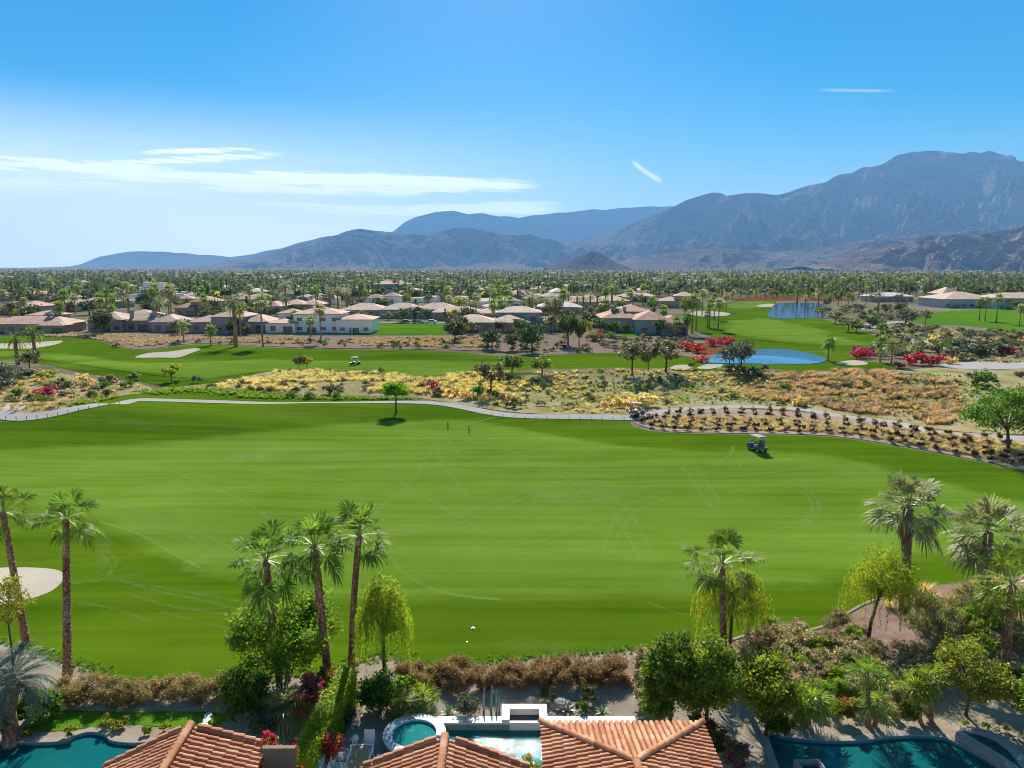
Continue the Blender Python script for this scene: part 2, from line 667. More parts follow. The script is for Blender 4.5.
# ------------------------------------------------------------------ colours of the setting
turf('rough_turf', (0.052, 0.120, 0.003), (0.138, 0.228, 0.010), patch=0.6, dry=(0.22, 0.25, 0.08), dry_amt=0.45)
turf('fairway_turf', (0.104, 0.202, 0.010), (0.210, 0.325, 0.040), patch=0.6, dry=(0.26, 0.33, 0.11), dry_amt=0.5, other=((0.052, 0.120, 0.003), (0.138, 0.228, 0.010)))
turf('lawn_turf', (0.07, 0.18, 0.01), (0.14, 0.28, 0.02), patch=0.5)
turf('green_turf', (0.11, 0.21, 0.03), (0.20, 0.28, 0.05), patch=0.5)
soil('bunker_sand', [(0.3, (0.50, 0.42, 0.31)), (0.7, (0.62, 0.54, 0.42))], 0.5, 6, 0.3, 0.05)
soil('gravel', [(0.28, (0.20, 0.165, 0.125)), (0.5, (0.32, 0.27, 0.20)), (0.75, (0.46, 0.40, 0.31))], 0.7, 12)
soil('pink_gravel', [(0.28, (0.19, 0.12, 0.09)), (0.5, (0.33, 0.22, 0.17)), (0.75, (0.45, 0.34, 0.27))], 0.7, 10)
soil('bank_gravel', [(0.28, (0.27, 0.18, 0.12)), (0.5, (0.45, 0.33, 0.23)), (0.75, (0.58, 0.47, 0.36))], 0.4, 6)
soil('dune_soil', [(0.30, (0.14, 0.17, 0.03)), (0.41, (0.30, 0.27, 0.08)), (0.52, (0.50, 0.40, 0.20)), (0.70, (0.55, 0.48, 0.36))], 0.16, 2.2, 0.9, 0.3)
soil('path_concrete', [(0.2, (0.42, 0.38, 0.33)), (0.8, (0.58, 0.53, 0.47))], 0.5, 5, 0.2, 0.02)
soil('coping_stone', [(0.2, (0.33, 0.28, 0.22)), (0.8, (0.47, 0.41, 0.33))], 1.5, 10, 0.2, 0.01)
soil('grey_stone', [(0.3, (0.20, 0.19, 0.18)), (0.7, (0.42, 0.40, 0.37))], 2.0, 9, 0.8, 0.05)
soil('rust_ground', [(0.3, (0.16, 0.05, 0.02)), (0.7, (0.30, 0.13, 0.06))], 0.3, 2)

# the plain: sand near the course, olive scrub and pale dust farther out
m = MT('plain_ground')
v1 = m.noise(m.coord((0.012, 0.012, 0.012)), 1.0, 6, 0.65, 0.4)
v2 = m.noise(m.coord((0.35, 0.35, 0.35)), 1.0, 6, 0.7)
v3 = m.noise(m.coord((5, 5, 5)), 1.0, 4, 0.7)
f = m.math('ADD', m.math('MULTIPLY', v1, 0.45), m.math('ADD', m.math('MULTIPLY', v2, 0.35), m.math('MULTIPLY', v3, 0.2)))
c = m.ramp(f, [(0.36, (0.075, 0.085, 0.03)), (0.47, (0.20, 0.17, 0.095)), (0.60, (0.36, 0.29, 0.20))])
m.done(m.diff(c, m.bump(v3, 0.6, 0.06)))

def water(name, deep, ripple=6.0, strength=0.25, depth_tint=(0.25, 0.75, 0.75), clear=True, rough=0.015, dist=0.04, detail=4):
    m = MT(name)
    nz = m.noise(m.coord((ripple, ripple * 1.3, ripple)), 1.0, detail, 0.55, 0.8)
    bmp = m.bump(nz, strength, dist)
    gl = m.n('ShaderNodeBsdfGlossy')
    gl.inputs['Roughness'].default_value = rough
    m.l(bmp, gl.inputs['Normal'])
    fr = m.n('ShaderNodeFresnel')
    fr.inputs['IOR'].default_value = 1.33
    m.l(bmp, fr.inputs['Normal'])
    if clear:
        ab = m.n('ShaderNodeBsdfTransparent')
        ab.inputs['Color'].default_value = (*depth_tint, 1)
        sc = m.n('ShaderNodeBsdfDiffuse')
        sc.inputs['Color'].default_value = (*deep, 1)
        lo = m.n('ShaderNodeMixShader')
        lo.inputs[0].default_value = 0.42
        m.l(ab.outputs[0], lo.inputs[1])
        m.l(sc.outputs[0], lo.inputs[2])
    else:
        lo = m.n('ShaderNodeBsdfDiffuse')
        lo.inputs['Color'].default_value = (*deep, 1)
    mx = m.n('ShaderNodeMixShader')
    m.l(fr.outputs[0], mx.inputs[0])
    m.l(lo.outputs[0], mx.inputs[1])
    m.l(gl.outputs[0], mx.inputs[2])
    return m.done(mx.outputs[0])
water('pond_water', (0.03, 0.14, 0.26), 1.2, 0.10, clear=False, rough=0.04)
water('pool_water', (0.01, 0.22, 0.22), 3.8, 1.0, (0.66, 0.96, 0.95), dist=0.062, rough=0.032, detail=1.0)
water('dark_pool_water', (0.008, 0.20, 0.20), 2.5, 1.0, (0.52, 0.90, 0.94), rough=0.01, dist=0.006)
plain('pool_plaster', (0.06, 0.50, 0.46), 0.8, 0.2, var=0.2, scale=1.2)
plain('dark_pool_plaster', (0.03, 0.30, 0.34), 0.8, 0.2, var=0.4, scale=0.6)
plain('pale_plaster', (0.25, 0.70, 0.62), 0.8, 0.2, var=0.2, scale=1.5)

# ------------------------------------------------------------------ the plain
def axis(lo, hi, step, far_lo, far_hi, g):
    a = list(np.arange(lo, hi + 1e-6, step))
    s, v = step, hi
    while v < far_hi:
        s *= g
        v += s
        a.append(v)
    s, v = step, lo
    while v > far_lo:
        s *= g
        v -= s
        a.insert(0, v)
    return a
gx = axis(-150, -84, 2.0, -20500, -84, 1.25) + axis(-83, 83, 1.0, -83, 83, 1.2) + axis(84, 150, 2.0, 84, 20500, 1.25)
gy = axis(12, 110, 1.0, -2500, 110, 1.2) + axis(111.5, 300, 1.6, 111.5, 19800, 1.2)
V = [(x, y, H(x, y) - (2.0 * sst(37.2, 36.0, y) if abs(x) < 47 and y > 6 else 0.0)) for y in gy for x in gx]
nx = len(gx)
F = np.array([(j * nx + i, j * nx + i + 1, (j + 1) * nx + i + 1, (j + 1) * nx + i) for j in range(len(gy) - 1) for i in range(nx - 1)])
obj('ground', mk('ground', V, F, 'plain_ground', True), kind='structure')

# ------------------------------------------------------------------ golf course
PX_TURF = [(-120, 424), (-40, 424), (20, 420), (60, 411), (100, 400), (150, 392), (200, 386), (256, 391), (300, 398), (400, 399), (430, 403), (480, 411),
           (520, 416), (570, 417.5), (625, 419), (634, 427), (660, 432), (700, 434), (760, 435), (830, 437), (900, 447), (960, 458), (1024, 471), (1130, 494),
           (1130, 570), (1060, 573), (1000, 577), (960, 582), (905, 590), (865, 603), (825, 625), (790, 632), (760, 630), (720, 641), (690, 640), (650, 646),
           (600, 651), (540, 655), (470, 662), (430, 664), (385, 655), (330, 668), (235, 683), (180, 684), (130, 680), (100, 670), (50, 654), (0, 640), (-120, 640)]
TURF = world_poly(PX_TURF, 3)
sheet('rough_grass', TURF, 'rough_turf', 0.014, 1.2, taper=0.010)
PX_FAIR = [(-140, 446), (0, 446), (70, 444), (140, 441), (200, 436), (260, 429), (330, 423), (400, 419), (470, 419), (520, 426), (580, 438), (650, 446), (700, 448), (740, 449),
           (800, 450), (860, 459), (940, 479), (1010, 496), (1140, 520), (1140, 556), (1000, 556), (920, 566), (860, 582), (800, 596), (700, 606), (640, 603),
           (560, 604), (420, 608), (300, 603), (215, 586), (170, 569), (133, 552), (105, 538), (84, 527), (40, 512), (0, 506), (-140, 500)]
FAIR = world_poly(PX_FAIR, 3)
sheet('fairway', FAIR, 'fairway_turf', 0.030, 1.2, taper=0.012, blend=3.2)
PX_F2 = [(-120, 352), (-40, 340), (0, 336), (45, 337), (90, 339), (125, 349), (150, 350), (190, 345), (220, 345), (300, 349), (380, 350), (440, 351), (500, 356),
         (560, 355), (620, 353), (690, 355), (760, 357), (830, 362), (850, 361), (892, 364), (884, 371), (840, 370), (790, 371), (740, 374), (700, 374), (620, 372), (540, 375),
         (500, 380), (470, 381), (430, 381), (380, 379), (330, 376), (270, 375), (240, 380), (210, 388), (170, 387), (140, 382), (90, 374), (40, 364), (0, 360), (-120, 366)]
F2 = world_poly(PX_F2, 3)
sheet('far_rough_grass', F2, 'rough_turf', 0.05, 4.0)
PX_F2B = [(-120, 356), (0, 351), (40, 352), (90, 355), (130, 362), (200, 362), (260, 359), (330, 360), (400, 360), (470, 361), (520, 362), (500, 370), (470, 375), (430, 377),
          (380, 376), (330, 373), (270, 372), (235, 376), (200, 380), (140, 374), (90, 367), (40, 360), (0, 358), (-120, 362)]
sheet('far_fairway', world_poly(PX_F2B, 3), 'fairway_turf', 0.10, 4.0)
PX_LAKE_COURSE = [(655, 330), (680, 320), (690, 312), (720, 303), (770, 300), (776, 306), (770, 318), (800, 317), (830, 321), (860, 331), (900, 338), (922, 347), (905, 353),
             (860, 358), (830, 363), (760, 364), (712, 360), (700, 350), (715, 340), (690, 330)]
sheet('lake_course_grass', world_poly(PX_LAKE_COURSE, 3), 'rough_turf', 0.05, 9)
sheet('lake_fairway', world_poly([(722, 322), (760, 318), (790, 322), (830, 331), (850, 339), (890, 344), (880, 348), (830, 346), (790, 344), (750, 339), (725, 334)], 3), 'fairway_turf', 0.10, 9)
sheet('putting_green', world_poly([(728, 304), (750, 301), (772, 302), (772, 306), (745, 309), (728, 307)], 3), 'green_turf', 0.10, 9)
sheet('driving_range_grass', world_poly([(915, 322), (945, 311.5), (1080, 309), (1090, 334), (1020, 331), (960, 325.5)], 3), 'lawn_turf', 0.05, 9)
sheet('clipped_lawn', world_poly([(352, 335), (365, 323.5), (445, 324.5), (446, 335.5)], smoothed=False, step=1), 'lawn_turf', 0.10, 6)
sheet('villa_lawn', world_poly([(620, 336), (640, 330), (668, 331), (664, 337), (640, 340)], 3), 'lawn_turf', 0.05, 6)
sheet('distant_lawn', world_poly([(768, 296), (800, 289), (850, 289), (846, 297), (800, 297)], 3), 'lawn_turf', 0.05, 30)
sheet('dune_ground', world_poly([(150, 391), (200, 385), (240, 378), (270, 372), (330, 370), (400, 375), (430, 379), (470, 373), (520, 376), (560, 371), (640, 371), (700, 372),
      (760, 373), (880, 371), (960, 366), (1060, 360), (1080, 420), (1030, 434), (960, 432), (900, 424), (840, 415), (760, 409), (700, 407), (650, 411), (625, 417), (570, 415),
      (520, 413), (480, 408), (430, 400), (400, 397), (300, 396), (256, 389)], 3), 'dune_soil', 0.06, 3.0)
BANK = world_poly([(632, 421), (650, 412), (700, 408), (760, 410), (840, 416), (900, 425), (960, 433), (1040, 440), (1130, 455), (1130, 492), (1024, 470), (960, 457), (900, 446),
                   (830, 436), (760, 434), (700, 433), (660, 431)], 3)
sheet('planted_bank_gravel', BANK, 'bank_gravel', 0.07, 3.0)
sheet('scrub_slope_left', world_poly([(-60, 372), (0, 368), (40, 370), (90, 378), (140, 384), (150, 392), (100, 399), (60, 410), (20, 419), (0, 418), (-60, 420)], 3), 'dune_soil', 0.06, 3.0)
TANSTRIP = world_poly([(40, 336), (60, 332), (110, 333), (160, 334), (240, 337), (300, 336), (380, 338), (480, 337), (520, 342), (520, 353), (480, 351), (440, 350), (380, 349),
                       (300, 348), (220, 344), (190, 344), (150, 349), (125, 348), (90, 338)], 3)
sheet('planted_bank_soil', TANSTRIP, 'pink_gravel', 0.12, 4.0)
sheet('lake_bank_soil', world_poly([(520, 342), (600, 338), (680, 337), (712, 345), (715, 358), (640, 353), (560, 354), (520, 354)], 3), 'pink_gravel', 0.07, 4.0)
sheet('orange_flower_bank', world_poly([(706, 343), (722, 338), (728, 345), (722, 352), (704, 356), (690, 352), (690, 345)], 3), 'rust_ground', 0.12, 4.0)
sheet('red_flower_bed', world_poly([(723, 299.5), (760, 296.5), (815, 296.5), (850, 299), (850, 301), (815, 301.4), (775, 301), (740, 300.6)], 3), 'rust_ground', 0.12, 14.0)
sheet('dry_wash_sand', world_poly([(940, 365), (980, 362), (1060, 361), (1060, 366), (1024, 369), (980, 370), (945, 368)], 3), 'path_concrete', 0.12, 4.0)

# sand bunkers
BUNKERS = [
    ('near', [(-70, 590), (-50, 573), (0, 568), (35, 568), (60, 571), (63, 580), (52, 591), (30, 599), (0, 605), (-40, 606)], 1.0),
    ('a', [(135, 358), (148, 353.5), (170, 352), (190, 349), (201, 349.5), (190, 354), (178, 358), (160, 358)], 3),
    ('b', [(-20, 345), (0, 344), (30, 343), (62, 341), (55, 345), (30, 349), (0, 349), (-20, 350)], 3),
    ('c', [(670, 369), (676, 365.6), (690, 365.6), (692, 368.5), (684, 371)], 3),
    ('d', [(697, 368.5), (706, 365), (723, 364.8), (718, 368), (706, 370)], 3),
    ('e', [(690, 314), (700, 311), (728, 313), (726, 316), (700, 316.2)], 5),
    ('f', [(835, 364), (848, 361), (862, 361.5), (868, 364.5), (855, 366)], 3),
    ('g', [(757, 305.5), (768, 304), (778, 305), (772, 307), (760, 307)], 6),
]
for k_, px, s_ in BUNKERS:
    sheet('sand_bunker', world_poly(px, 3), 'bunker_sand', 0.03 if s_ == 1.0 else 0.13, s_)

# cart paths
PATH = [(-60, 405), (-10, 407), (12, 405), (14, 409), (3, 414), (20, 417.5), (45, 415.5), (75, 409), (100, 404.5), (130, 401.5), (160, 400.5), (210, 402), (260, 403.5),
        (330, 403), (400, 402.5), (440, 404), (465, 408), (490, 413), (515, 416), (560, 417), (600, 417.5), (630, 418), (650, 415), (665, 411.5), (700, 408.5),
        (740, 407), (775, 408), (803, 410), (830, 415), (860, 419), (900, 424), (935, 433), (990, 437), (1060, 441)]
pl = [P(a, b) for a, b in PATH]
strip('cart_path', line_smooth([(p.x, p.y) for p in pl], 6), 2.7, 'path_concrete', 0.09, 0.05, kind='structure')
for pts in ([(903, 335), (912, 338), (922, 342), (928, 348)], [(866, 330), (868, 326), (880, 323.5), (905, 322)]):
    pl = [P(a, b) for a, b in pts]
    strip('cart_path', line_smooth([(p.x, p.y) for p in pl], 6), 6.0, 'path_concrete', 0.12, 0.04, kind='structure')
for pts, w_ in (([(380, 322.6), (410, 322.8), (470, 323.2)], 7.0), ([(470, 323.2), (540, 322), (600, 320)], 6.0)):
    pl = [P(a, b) for a, b in pts]
    strip('road', line_smooth([(p.x, p.y) for p in pl], 6), w_, 'coping_stone', 0.13, 0.1, kind='structure')

# ponds
obj_l = sheet('pond', world_poly([(700, 363), (712, 358), (722, 353), (750, 350.5), (780, 349.5), (806, 353), (826, 359.5), (815, 364), (780, 364.5), (740, 364)], 4), 'pond_water', 0.16, 5)
sheet('pond', world_poly([(768, 317), (772, 309), (775, 304.5), (790, 302.8), (818, 303.5), (826, 306), (815, 308), (812, 311), (826, 314), (820, 317.5), (790, 319)], 4), 'pond_water', 0.16, 12)

# where wheels and mowers have pressed the turf: worn paler bands in the grass, each its own thin sheet
turf('worn_fairway', (0.104, 0.202, 0.010), (0.210, 0.325, 0.040), patch=0.6, dry=(0.24, 0.33, 0.11), dry_amt=0.5, worn=0.40)
turf('worn_rough', (0.052, 0.120, 0.003), (0.138, 0.228, 0.010), patch=0.6, dry=(0.22, 0.25, 0.08), dry_amt=0.45, worn=0.28)
TR = [
    [(497, 417), (470, 424), (445, 432), (438, 436)],
    [(680, 466), (692, 480), (700, 492), (712, 508)], [(692, 466), (704, 478), (712, 490), (722, 505)],
    [(660, 495), (630, 505), (612, 525), (602, 556)], [(664, 500), (636, 512), (622, 530), (612, 555)],
    [(770, 483), (800, 492), (812, 505), (804, 520), (785, 528), (760, 533)], [(780, 480), (806, 490), (819, 505), (812, 520), (795, 530)],
    [(820, 505), (850, 515), (880, 528)], [(840, 530), (880, 540), (892, 548)],
    [(438, 440), (440, 460), (455, 480), (470, 500)], [(432, 440), (400, 452), (390, 462)], [(448, 440), (460, 455), (490, 470), (520, 480)],
    [(545, 484), (510, 497), (470, 510), (450, 520)], [(470, 520), (520, 500), (560, 480)], [(380, 470), (430, 500), (480, 530)],
    [(100, 522), (140, 535), (170, 552), (200, 568)], [(104, 550), (115, 558), (114, 568), (95, 578), (70, 583)], [(96, 552), (106, 560), (102, 570), (85, 578)],
    [(60, 520), (20, 530), (-20, 532)], [(120, 580), (160, 592), (200, 600), (250, 612)], [(130, 595), (170, 606), (230, 615)],
    [(240, 560), (210, 550), (180, 530)], [(760, 450), (740, 460), (742, 470)], [(733, 447), (730, 455), (715, 465)],
    [(60, 600), (110, 608), (150, 622)], [(600, 520), (560, 535), (520, 545), (470, 548)], [(880, 470), (930, 490), (980, 512)], [(250, 470), (320, 480), (400, 476)],
    [(170, 470), (240, 500), (300, 540)], [(420, 436), (350, 448), (270, 456), (180, 462)], [(452, 436), (500, 452), (560, 476), (610, 510), (640, 560)], [(458, 436), (520, 455), (580, 480), (628, 512), (655, 560)],
    [(436, 440), (420, 470), (380, 510), (330, 560)], [(540, 470), (640, 480), (740, 476), (820, 466)], [(700, 540), (760, 556), (840, 552), (900, 535)], [(640, 600), (700, 618), (760, 612)],
    [(92, 560), (110, 566), (108, 576), (90, 582), (60, 584)], [(150, 586), (210, 596), (260, 604), (330, 606)], [(160, 612), (230, 628), (290, 630)], [(110, 505), (170, 522), (230, 548), (262, 580)],
    [(860, 468), (900, 480), (930, 500), (935, 525)], [(500, 600), (440, 592), (400, 570), (380, 540)], [(900, 560), (850, 552), (790, 556)],
]
for tr_ in TR:
    pl = [P(a, b) for a, b in tr_]
    strip('wheel_track', line_smooth([(p.x, p.y) for p in pl], 8), 0.34 if pl[0].y < 75 else 0.42, 'worn_fairway' if inpoly(pl[1].x, pl[1].y, FAIR) else 'worn_rough', 0.036 if inpoly(pl[1].x, pl[1].y, FAIR) else 0.020, kind='structure')

# ------------------------------------------------------------------ mountains
def rock(name, stops, low=None, low_z=60.0, high_z=260.0, scale=0.0016):
    m = MT(name)
    n1 = m.noise(m.coord((scale, scale, scale * 2)), 1.0, 8, 0.65, 0.5)
    n2 = m.noise(m.coord((scale * 9, scale * 9, scale * 14)), 1.0, 6, 0.7, 0.5)
    f = m.math('ADD', m.math('MULTIPLY', n1, 0.55), m.math('MULTIPLY', n2, 0.45))
    c = m.ramp(f, stops)
    if low:
        g = m.n('ShaderNodeNewGeometry')
        sp = m.n('ShaderNodeSeparateXYZ')
        m.l(g.outputs['Position'], sp.inputs[0])
        zz = m.math('ADD', sp.outputs[2], m.math('MULTIPLY', n1, -120.0))
        mr = m.n('ShaderNodeMapRange')
        m.l(zz, mr.inputs[0])
        mr.inputs[1].default_value = low_z - 60
        mr.inputs[2].default_value = high_z - 60
        c = m.mix(mr.outputs[0], low, c)
    b = m.bump(n2, 1.0, 0.16 / scale)
    return m.done(m.diff(c, b))
rock('mountain_rock', [(0.3, (0.09, 0.075, 0.075)), (0.5, (0.29, 0.22, 0.205)), (0.7, (0.62, 0.48, 0.43))], (0.42, 0.33, 0.27), 40, 240)
rock('far_mountain_rock', [(0.3, (0.14, 0.12, 0.10)), (0.7, (0.34, 0.28, 0.25))], (0.30, 0.26, 0.22), 40, 300, 0.0012)
rock('near_rock', [(0.3, (0.12, 0.08, 0.07)), (0.5, (0.34, 0.245, 0.21)), (0.7, (0.68, 0.54, 0.46))], None, scale=0.006)

def ridge_range(name, prof, d_foot, d_crest, mat, nxs=420, nys=110, rough=0.35, wave=1400.0, seed=0.0, shape=0.95, back=0.45):
    """a range whose crest stands at the distance d_crest, with spurs coming down to its foot at d_foot"""
    xs0 = [p[0] for p in prof]
    ys0 = [p[1] for p in prof]
    xw, zw = [], []
    for px, py in prof:
        dx, _, dz = ray(px, py)
        xw.append(dx * d_crest)
        zw.append(max(0.0, CAM_H + dz * d_crest))
    X = np.linspace(xw[0], xw[-1], nxs)
    V = []
    nb = int(nys * 0.25)
    depth = d_crest - d_foot
    def crest(x):
        return float(np.interp(x, xw, zw))
    for j in range(nys + nb):
        t = j / (nys - 1)
        for x in X:
            if t <= 1:
                y = d_foot + depth * t
                warp = (noise.noise(Vector((x / wave / 1.5, y / wave / 1.5, seed + 5))) * 1.1 * wave) * (1 - t)
                h = crest(x + warp)
                sm = 1.0 if t > 0.97 else t
                base = h * (0.04 * min(1, t * 6) + 0.96 * t ** shape)
                w = math.sin(math.pi * min(1.0, t * 1.0)) ** 0.8 if t < 1 else 0.0
                r = noise.ridged_multi_fractal(Vector(((x + warp * .6) / wave, y / wave / 1.7, seed)), 0.9, 2.1, 6, 1.0, 2.0)
                z = base + h * rough * w * (r / 1.6 - 1.12)
                z += h * 0.035 * noise.noise(Vector((x / wave * 5, y / wave * 5, seed + 9))) * (0.3 + t)
                fall = 1.0 if j else 0.0
                z = max(z, 0.0) * fall
                z = min(z, CAM_H + (h - CAM_H) * (y / d_crest) if h > CAM_H and t < 0.995 else z) if h > CAM_H else z
            else:
                s = (t - 1) / 0.25
                y = d_crest + depth * (t - 1) * 2.0
                z = crest(x) * max(0.0, 1 - s) ** 1.2 * (1 + 0.12 * noise.noise(Vector((x / wave, y / wave, seed))))
            V.append((x, y, max(0.0, z) - (1.0 if j in (0, nys + nb - 1) else 0.0)))
    nj = nys + nb
    F = np.array([(j * nxs + i, j * nxs + i + 1, (j + 1) * nxs + i + 1, (j + 1) * nxs + i) for j in range(nj - 1) for i in range(nxs - 1)])
    return obj(name, mk(name, V, F, mat, True), kind='structure')

def jag(prof, amp, seed, step=9):
    """a small roughness of the crest"""
    out = []
    for (a, b), (c, d) in zip(prof[:-1], prof[1:]):
        k = max(1, int((c - a) / step))
        for i in range(k):
            t = i / k
            x = a + (c - a) * t
            out.append((x, b + (d - b) * t + amp * noise.noise(Vector((x * 0.11, seed, 0))) + amp * 0.6 * noise.noise(Vector((x * 0.35, seed, 3)))))
    out.append(prof[-1])
    return out

ridge_range('distant_mountains', jag([(340, 267), (372, 245), (395, 230), (415, 216.5), (435, 212.5), (455, 211), (470, 214), (485, 213.5), (500, 216), (520, 217.5), (545, 214), (575, 211), (605, 210),
            (635, 207), (662, 206), (690, 208), (730, 220), (790, 240), (840, 262)], 1.3, 1.0), 16800, 18500, 'far_mountain_rock', 300, 60, 0.4, 3000, 1.0)
ridge_range('far_left_mountains', jag([(70, 268.5), (84, 263), (100, 256.5), (130, 251.5), (165, 251.5), (200, 255), (230, 256.5), (255, 254), (280, 248.5), (305, 241), (330, 236), (360, 233),
            (400, 238), (460, 250), (520, 262), (560, 267)], 1.0, 2.0), 14800, 16200, 'far_mountain_rock', 260, 60, 0.4, 2200, 2.0)
ridge_range('left_mountain', jag([(215, 266.8), (240, 262), (275, 252), (300, 245), (330, 237), (345, 231.5), (360, 227.5), (372, 230), (385, 232), (405, 233), (430, 236), (450, 229), (465, 227.5),
            (480, 230), (500, 233.5), (530, 235), (560, 243), (590, 252), (620, 262), (650, 266.8)], 1.6, 3.0), 8600, 10800, 'mountain_rock', 560, 150, 1.2, 950, 3.0)
ridge_range('main_mountain', jag([(470, 266.8), (520, 258), (560, 246), (600, 236), (640, 222), (665, 211), (682, 203), (700, 197), (712, 193.5), (727, 197), (742, 195), (777, 196.5), (795, 191),
            (812, 185), (840, 176), (862, 169), (880, 165), (892, 161), (902, 155), (912, 153), (942, 152.5), (962, 155), (975, 152), (987, 151), (1000, 154), (1012, 158), (1024, 162), (1060, 172),
            (1110, 178), (1170, 196), (1260, 230)], 1.5, 4.0), 7400, 11800, 'mountain_rock', 760, 240, 1.25, 1150, 4.0, shape=0.85)
ridge_range('middle_foothills', jag([(585, 267), (625, 262), (655, 256), (690, 251), (715, 247), (740, 249), (775, 252), (800, 250), (830, 246), (860, 240), (900, 236), (950, 233), (1040, 225), (1160, 222)],
            2.0, 6.5), 5600, 7000, 'mountain_rock', 520, 100, 1.1, 520, 6.0)
ridge_range('brown_rock_hills', jag([(800, 267), (815, 263.5), (840, 257), (862, 250.5), (880, 247), (892, 244.5), (905, 243), (922, 238), (937, 235), (955, 234), (975, 234), (992, 232), (1008, 229),
            (1024, 226.5), (1050, 222), (1090, 218), (1150, 215), (1220, 225)], 2.2, 7.7), 3700, 4700, 'near_rock', 600, 160, 1.5, 300, 7.0, shape=0.8)
rock('dark_hill_rock', [(0.3, (0.10, 0.085, 0.08)), (0.7, (0.30, 0.25, 0.23))], None, scale=0.006)
ridge_range('pointed_hill', jag([(545, 267), (560, 263.5), (575, 258), (585, 254), (592, 251), (600, 252.5), (608, 258), (618, 263.5), (628, 266.8)], 1.0, 9.0, 4), 5000, 5400, 'dark_hill_rock', 160, 60, 0.5, 200, 8.0)

# ------------------------------------------------------------------ the air
m = MT('haze_air')
pv = m.n('ShaderNodeVolumePrincipled')
pv.inputs['Color'].default_value = (0.25, 0.56, 1.0, 1)
pv.inputs['Density'].default_value = 5.0e-5
pv.inputs['Anisotropy'].default_value = 0.0
for k_ in ('Density Attribute', 'Color Attribute', 'Temperature Attribute'):
    if k_ in pv.inputs:
        pv.inputs[k_].default_value = ''
m.l(pv.outputs[0], m.out.inputs['Volume'])
MATS['haze_air'] = m.m
hz = MB().box(-26500, 26500, -3100, 24500, -3.0, 2150)
obj('haze', hz.mesh('haze', 'haze_air'), kind='stuff')

# ------------------------------------------------------------------ plants: materials
foliage('leaf_dark', (0.024, 0.070, 0.006), (0.13, 0.240, 0.022), 0.46)
foliage('leaf_mid', (0.050, 0.120, 0.008), (0.24, 0.370, 0.028), 0.52)
foliage('leaf_lime', (0.100, 0.160, 0.006), (0.34, 0.42, 0.022), 0.54)
foliage('leaf_yellow', (0.10, 0.12, 0.01), (0.34, 0.32, 0.03), 0.5)
foliage('leaf_olive', (0.040, 0.052, 0.018), (0.120, 0.135, 0.050), 0.30)
foliage('leaf_grey', (0.050, 0.062, 0.035), (0.150, 0.165, 0.105), 0.30)
foliage('leaf_brown', (0.080, 0.082, 0.030), (0.30, 0.28, 0.12), 0.42)
foliage('leaf_hedge', (0.09, 0.085, 0.028), (0.30, 0.25, 0.10), 0.50, (0.46, 0.20, 0.12), 0.74)
foliage('leaf_oleander', (0.055, 0.095, 0.025), (0.22, 0.27, 0.10), 0.42, (0.78, 0.42, 0.36), 0.66)
foliage('leaf_quince', (0.06, 0.12, 0.01), (0.25, 0.34, 0.03), 0.4, (0.42, 0.22, 0.07), 0.80)
foliage('petal_pink', (0.42, 0.01, 0.09), (0.75, 0.03, 0.20), 0.40, objvar=0.1)
foliage('petal_red', (0.20, 0.008, 0.025), (0.48, 0.03, 0.08), 0.40, objvar=0.1)
foliage('petal_violet', (0.25, 0.01, 0.22), (0.50, 0.04, 0.45), 0.40, objvar=0.1)
foliage('petal_yellow', (0.45, 0.28, 0.01), (0.75, 0.55, 0.04), 0.40, objvar=0.1)
foliage('gold_blade', (0.44, 0.30, 0.09), (0.86, 0.64, 0.27), 0.38, objvar=0.15)
foliage('tan_blade', (0.27, 0.18, 0.095), (0.58, 0.44, 0.27), 0.38, objvar=0.15)
foliage('shrub_shaded', (0.035, 0.020, 0.014), (0.110, 0.075, 0.045), 0.25)
foliage('frond_green', (0.035, 0.085, 0.008), (0.17, 0.27, 0.035), 0.50, (0.42, 0.38, 0.06), 0.80, gloss=0.12)
foliage('frond_silver', (0.08, 0.12, 0.04), (0.34, 0.37, 0.17), 0.42, (0.44, 0.38, 0.14), 0.84, gloss=0.25)
foliage('frond_lime', (0.075, 0.130, 0.008), (0.24, 0.32, 0.03), 0.50, (0.34, 0.33, 0.03), 0.84, gloss=0.12)
foliage('frond_blue', (0.050, 0.090, 0.055), (0.180, 0.250, 0.180), 0.30, gloss=0.2)
foliage('frond_dry', (0.16, 0.09, 0.04), (0.34, 0.22, 0.11), 0.3)
foliage('agave_blade', (0.10, 0.16, 0.08), (0.24, 0.33, 0.18), 0.15, gloss=0.6)
foliage('agave_blue', (0.12, 0.17, 0.17), (0.28, 0.34, 0.33), 0.12, gloss=0.6)

foliage('far_dark', (0.018, 0.040, 0.010), (0.070, 0.115, 0.025), 0.30)
foliage('far_mid', (0.030, 0.062, 0.012), (0.105, 0.150, 0.030), 0.32)
foliage('far_olive', (0.060, 0.065, 0.028), (0.175, 0.170, 0.080), 0.30)
foliage('far_grey', (0.065, 0.078, 0.050), (0.185, 0.200, 0.140), 0.28)
foliage('far_lime', (0.070, 0.105, 0.012), (0.190, 0.230, 0.035), 0.38)
foliage('far_frond', (0.025, 0.050, 0.012), (0.10, 0.135, 0.045), 0.32)
def bark(name, stops, zs=9.0, xs=14.0, strength=0.9):
    m = MT(name)
    n1 = m.noise(m.coord((xs, xs, zs), 'object'), 1.0, 5, 0.7, 0.3)
    n2 = m.noise(m.coord((1.2, 1.2, 0.7), 'object'), 1.0, 3)
    f = m.math('ADD', m.math('MULTIPLY', n1, 0.7), m.math('MULTIPLY', n2, 0.3))
    return m.done(m.bsdf(m.ramp(f, stops), 0.9, 0.1, m.bump(n1, strength, 0.05)))
